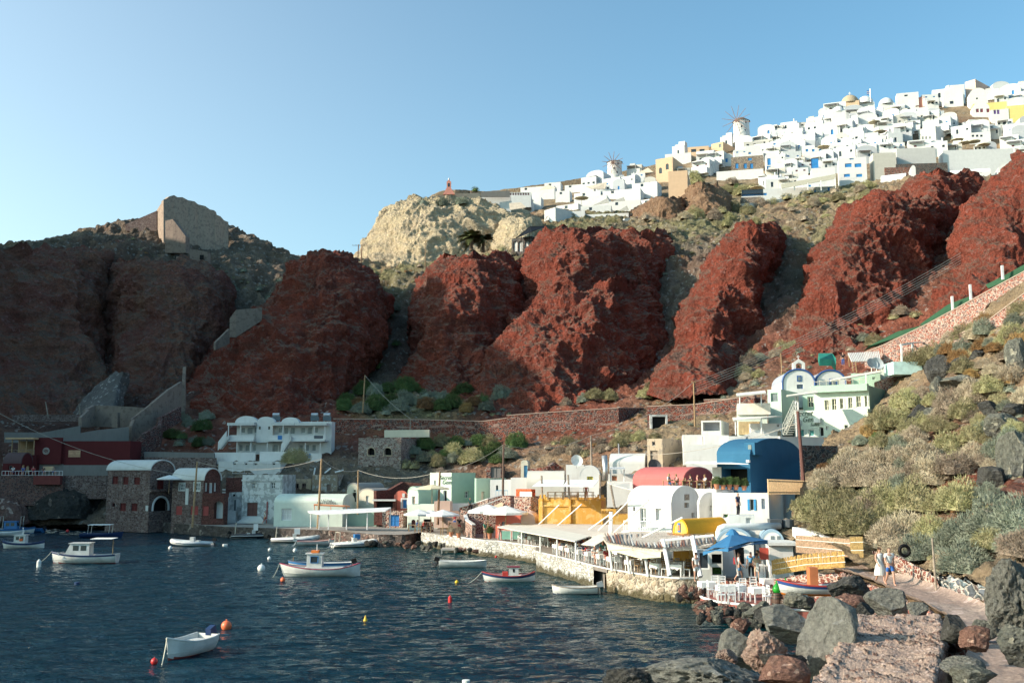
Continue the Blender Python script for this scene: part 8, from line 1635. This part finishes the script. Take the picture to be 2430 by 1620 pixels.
person(g(1781,63.6,1.52),-.5,'stand',CL['lb'],('trousers',CL['k']),3,'man in a blue polo shirt and dark trousers under the blue umbrella',fingers=True,sc=1.03);person(g(1795,62.6,1.52),-.4,'carry',CL['t'],('shorts',CL['t']),0,'woman carrying a blue and white towel beside the man in blue',True,fingers=True,extra=('towel',(.0,-.42,.70,.16,-.26,1.2),CL['w']))
person(g(1651,63.0,1.52),.3,'stand',CL['w'],('shorts',CL['w']),0,'person in white shorts leaning by the yellow taverna door',True)
person(Vector((*at(1079,1244,112)[:2],1.52))+Vector((0,0,.55)),3.0,'walk',CL['r'],('shorts',CL['b']),1,'man in blue shorts climbing the steps from the quay');person(Vector((*at(1090,1248,109)[:2],1.55))+Vector((0,0,.2)),3.1,'stand',CL['k'],('shorts',CL['r']),0,'person in black shirt and red shorts at the foot of the steps')
person(at(1115,1216,117),.6,'walk',CL['g'],('trousers',CL['k']),0,'person in green walking up the curving ramp');person(at(628,1243,134.2),1.2,'walk',CL['w'],('trousers',HB),0,'man in a white shirt walking before the peeling white house');person(at(687,1246,132),-.6,'stand',CL['k'],('trousers',CL['t']),0,'woman with a black top and long pale trousers before the boathouse',True)
person(at(313,1229,141),.2,'stand',CL['w'],('shorts',CL['w']),0,'person in white standing before the two storey stone house');person(at(277,1227,142),.5,'stand',CL['k'],('shorts',CL['k']),0,'person in dark clothes before the two storey stone house');person(at(1752,1226,73),.8,'stand',CL['n'],('trousers',CL['k']),2,'person in navy on the white service block');person(at(2001,868,125),0,'stand',CL['k'],('trousers',CL['b']),0,'person in jeans standing left of the striped pergola')
person(at(1391,1188,97.5),.3,'stand',CL['p'],('shorts',CL['p']),0,'woman standing on the yellow restaurant roof terrace',True)
person(at(1186,1283,99.5),.2,'walk',CL['p'],('trousers',CL['p']),1,'woman in pink passing the green cabinet at the quay',True);person(at(1150+1,1278,101),.9,'stand',CL['g'],('shorts',CL['t']),1,'person with a pale green shirt left of the green cabinet')
rq=random.Random(5);edge=[(1205,1286),(1284,1298),(1284,1312),(1340,1326),(1408,1344),(1441,1352),(1500,1362),(1560,1370),(1640,1372)]
EP=[atz(x,y,1.5)for x,y in edge];COLS=['w','b','r','k','t','n','p','lb','g','w'];npers=0
for row,off in((0,1.1),(1,3.3),(2,5.4)):
 for a,b in zip(EP[:-1],EP[1:]):
  d=b-a;L_=d.length;
  if L_<1.5 or(a.x==b.x):continue
  if abs(d.y)>abs(d.x)*6:continue
  n=max(1,int(L_/1.95));ang=math.atan2(d.y,d.x);nn=Vector((-d.y,d.x,0)).normalized()
  for i in range(n):
   p=a.lerp(b,(i+.5)/n)+nn*(off+rq.uniform(-.15,.15));p.z=1.515;px_=pxof(p)[0]
   if row==2 and px_>1560:continue
   zone='under the long beige awning' if px_<1400 else'under the reed roof of the corner taverna';rown=('at the quay edge ','in the second row ','in the back row ')[row]
   put(TB,p,ang+rq.uniform(-.1,.1),'white clothed table '+rown+zone,'restaurant tables along the quay','table')
   for sgn in(-1,1):
    q=p+d.normalized()*sgn*.72;rz=ang+(math.pi/2 if sgn<0 else-math.pi/2)+math.pi
    tpl=CH2 if rq.random()<.18 and px_<1400 else(CH3 if px_>1440 and rq.random()<.5 else CH);nm_={CH.name:'white',CH2 .name:'blue',CH3 .name:'natural wood'}[tpl.name]
    put(tpl,q,rz,nm_+' wooden chair '+rown+zone,'restaurant chairs along the quay','chair')
    if(px_<1440 and rq.random()<.62)or rq.random()<.2:
     c=rq.choice(COLS);cn={'w':'white','b':'blue','r':'red','k':'black','t':'tan','n':'navy','p':'pink','lb':'light blue','g':'green'}[c];lg_=rq.random()<.5
     person(q+Vector((0,0,.0)),rz,'sit',CL[c],('shorts',CL[rq.choice(COLS)]),rq.randrange(4),'diner in a %s top%s %s'%(cn,' with long hair' if lg_ else'',rown+('under the long awning' if px_<1400 else'of the corner taverna')),lg_,group='diners at the quay restaurants',skin=rq.choice([SKIN,SKINT]));npers+=1
for i,(px,py,lb)in enumerate(((1678,1412,'white clothed table, leftmost on the red floored terrace'),(1722,1422,'white clothed table at the front of the red floored terrace'),(1748,1421,'white clothed table right behind the front one on the red terrace'),(1802,1428,'white clothed table left of the barrels'),(1826,1404,'white clothed table behind the green glass bottle'))):
 p=atz(px,py,TZ);put(TB,p,.12,lb,'tables of the red floored terrace','table')
for i,(px,py,rz)in enumerate(((1688,1417,1.6),(1698,1405,0),(1712,1430,3.1),(1736,1430,3.1),(1716,1406,0),(1760,1424,1.6),(1765,1412,0),(1822,1434,1.7),(1832,1430,1.7),(1790,1408,0),(1812,1396,0),(1845,1400,1.6))):put(CH,atz(px,py,TZ),rz,('white chair at the leftmost red terrace table','white chair around the front tables of the red terrace','white chair at the tables beside the barrels')[0 if i<2 else 1 if i<7 else 2],'chairs of the red floored terrace','chair')
def barrel(px,py,r,h,label):
 p=atz(px,py,TZ);e=empty('barrel',p,0,label,'barrel');f=lambda z:r*(.82+.18*math.sin(math.pi*z/h));mb=MB();mb.lathe([(0,0)]+[(f(h*i/8),h*i/8)for i in range(9)]+[(r*.76,h),(r*.76,h-.04),(0,h-.04)],(0,0,0),20);mb.build('staves',flat((.09,.045,.03),.6,var=.3,scale=5),e);mb=MB()
 for z in(.12,.32,.68,.88):mb.lathe([(f(h*z)+.004,h*z-.03),(f(h*z)+.012,h*z),(f(h*z)+.004,h*z+.03)],(0,0,0),20)
 mb.build('hoops',flat((.05,.045,.04),.5,.6),e);return e
b1=barrel(1845,1443,.30,.78,'medium brown barrel with faded white lettering under the green bottle');barrel(1873,1438,.40,1.0,'largest dark barrel at the edge of the red terrace');barrel(1863,1447,.22,.55,'smallest brown barrel at the edge of the red terrace')
p=atz(1845,1443,TZ);mb=MB();mb.lathe([(0,0),(.17,.02),(.22,.16),(.2,.3),(.1,.42),(.035,.5),(.035,.62),(0,.63)],(0,0,0),18);mg,N,Lk,B=newmat('green_glass');B.inputs['Base Color'].default_value=(.05,.5,.06,1);B.inputs['Roughness'].default_value=.08;B.inputs['Transmission Weight'].default_value=.5
tag(mb.build('demijohn',mg,smooth=True,loc=(p.x,p.y,TZ+.78)),'round green glass demijohn on the medium barrel','bottle');tag(mb.build('demijohn',mg,smooth=True,loc=atz(1866,1420,TZ)+Vector((0,0,.5))),'second green glass demijohn half hidden behind the barrels','bottle')
mb=MB();p=atz(1788,1369,1.52);mb.box(-.7,-.3,.02,.7,.35,.72);mb.box(-.74,-.34,.72,.74,.39,.8);tag(mb.build('cooler_box',WPAINT,loc=p),'white cooler box on the quay under the blue umbrella','box')
for i,(px,py)in enumerate(((975,1262),(990,1264),(1052,1270),(1075,1271))):p=atz(px,py,1.5)+Vector((0,1.2,.01));put(TB3,p,0,('light wooden table at the mint house quay edge','light wooden table by the stone pillar')[i//2],'tables at the mint house','table');person(p+Vector((.6,.3,0)),1.6,'sit',CL[COLS[i+1]],('shorts',CL['w']),i,('seated person bending at the quay edge table','seated woman at the mint house quay table','seated man in front of the mint house','seated person next to the terracotta pots')[i],i%2==0)
mb=MB();p=atz(1014,1262,1.5);mb.box(-.65,0,-1.2,.65,.8,1.1);tag(mb.build('stone_pillar',REDST2,loc=p),'square red stone pillar on the middle quay','pillar')
for i,(px,py,z,h,lb)in enumerate(((1070,1272,1.5,1.0,'terracotta pot with a tan grass plant, left one at the quay'),(1088,1275,1.5,1.0,'terracotta pot with a tan grass plant, right one at the quay'),(1120,1266,1.5,1.1,'terracotta pot with a green cactus by the menu board'),(1162,1278,1.5,1.2,'tall terracotta pot with a green cactus at the quay edge'),(1701,1160,None,.9,'first terracotta pot before the blue house, left end'),(1716,1161,None,.8,'second terracotta pot before the blue house'),(1731,1161,None,.9,'third terracotta pot before the blue house'),(1747,1162,None,.9,'fourth terracotta pot before the blue house'),(1766,1163,None,.8,'fifth terracotta pot before the blue house, right end'))):
 p=atz(px,py,1.5)if z else at(px,py,84);e=empty('potted_plant',p,0,lb,'potted plant');mb=MB();mb.lathe([(0,0),(.16,0),(.24,h*.45),(.27,h*.5),(.22,h*.5),(.2,h*.46),(0,h*.45)],(0,0,0),12);mb.build('pot',TERRA,e)
 o=bpy.data.objects.new('plant',SHM['g' if i>1 else't'][0]);COL.objects.link(o);o.parent=e;o.location=(0,0,h*.55);o.scale=(.42,.42,.6)
for i in range(7):
 x=1588+i*17;p=at(x,1160+i*.4,86.5);put(TB3,p,.5,'light wooden table on the roof terrace before the pink vault','roof terrace tables','table');put(CH3,p+Vector((.6,.2,0)),-1.2,'light wooden chair on the roof terrace before the pink vault','roof terrace chairs','chair')
 if i!=3:person(p+Vector((-.6,.1,0)),1.4 if i%2 else-1.2,'sit',CL[COLS[(i*3)%9]],('shorts',CL['w']),i%4,'seated guest, %s from the left on the roof terrace before the pink vault'%ORD[i if i else 1].replace('leftmost','first'),i%2==0)if i else person(p,1.0,'sit',CL['w'],('shorts',CL['b']),2,'seated guest at the left end of the roof terrace, dressed in white',True)
for i in range(6):p=h_=at(1310+i*18,1186,96);put(TB3,p+Vector((0,1.0,0)),.1,'wooden table on the yellow restaurant roof','yellow restaurant roof tables','table')
for i in range(5):p=at(30+i*24,1127,146.2);person(p,.3*i,'sit',CL[COLS[i]],('shorts',CL['b']),i%4,'%s seated guest from the left on the far left sea terrace'%('first','second','third','fourth','fifth')[i])
mb=MB();rr_=random.Random(9)
for i in range(26):
 a=slope_at(2050+rr_.uniform(-10,70),1205+rr_.uniform(-8,18))+Vector((0,-.3,.35+.02*i));t=rr_.uniform(-.5,.5);l=rr_.uniform(.6,1.5);d=Vector((math.cos(t)*l,rr_.uniform(-.3,.3),-.25*l+rr_.uniform(-.1,.1)));mb.add([a,a+d,a+d+Vector((0,.12,.04)),a+Vector((0,.12,.04)),a-Vector((0,0,.04)),a+d-Vector((0,0,.04)),a+d+Vector((0,.12,0)),a+Vector((0,.12,0))],[(0,1,2,3),(4,7,6,5),(0,4,5,1),(2,6,7,3)],i%2)
tag(mb.build('plank_pile',[WOODL,WHITE2]),'heap of broken planks and white sheets among the green bushes','planks')
e=empty('tyre_stand',g(2146,52.5,3.9),0,'black tyre hung on a stick beside the low red wall','tyre');mb=MB();mb.tube([(.26*math.cos(t*.524),0,.26*math.sin(t*.524)+.3)for t in range(13)],.09,8,cap=False);mb.build('tyre',BLACK,e);mb=MB();mb.tube([(0,.05,.3),(-.1,.1,-.9)],.03,5);mb.build('stick',WOODG,e)
mb=MB();
for x in(0,.5):mb.tube([(x,0,0),(x,0,.9),(x,.2,1.05),(x,.45,.9),(x,.45,.2)],.03,6)
tag(mb.build('ladder_rail',METAL,loc=atz(1812,1371,1.5)),'bent metal ladder handrail at the quay edge beside the cooler box','handrail')
e=empty('cabinet',atz(1182,1284,1.5)+Vector((0,1.0,0)),-.1,'pale green glass cabinet at the start of the long awning','cabinet');mb=MB();mb.box(0,0,.15,1.25,.5,.95);mb.box(1.4,0,.15,2.6,.5,.95);mb.build('panels',flat((.25,.50,.42),.3),e);mb=MB()
for x in(0,1.25,1.4,2.6):mb.box(x-.04,-.03,0,x+.04,.03,1.05)
mb.box(-.04,-.03,.95,2.64,.03,1.03);mb.build('frame',WPAINT,e)
for px,py,D,r,mt,lb in((1368,1094,122,.75,RUBW,'white satellite dish on the white cube house'),(1552,1106,110,.75,flat((.05,.05,.06)),'black satellite dish behind the pink vault'),(2068,864,119,.7,flat((.4,.42,.44)),'left grey satellite dish above the mint house'),(2080,864,119,.8,flat((.4,.42,.44)),'right grey satellite dish above the mint house')):
 e=empty('satellite_dish',at(px,py,D),0,lb,'satellite dish');mb=MB();mb.lathe([(0,0),(r*.5,.06),(r,.25)],(0,0,0),18);o=mb.build('reflector',mt,e);o.rotation_euler=(1.2,0,.2);mb=MB();mb.tube([(0,.1,-.9),(0,.05,0)],.05,5);mb.build('mount',METAL,e)
for o in bpy.data.objects:
 if o.parent is None and'label' in o:
  w=o['label'].split()
  while len(w)>16 and'the' in w:w.remove('the')
  o['label']=' '.join(w)
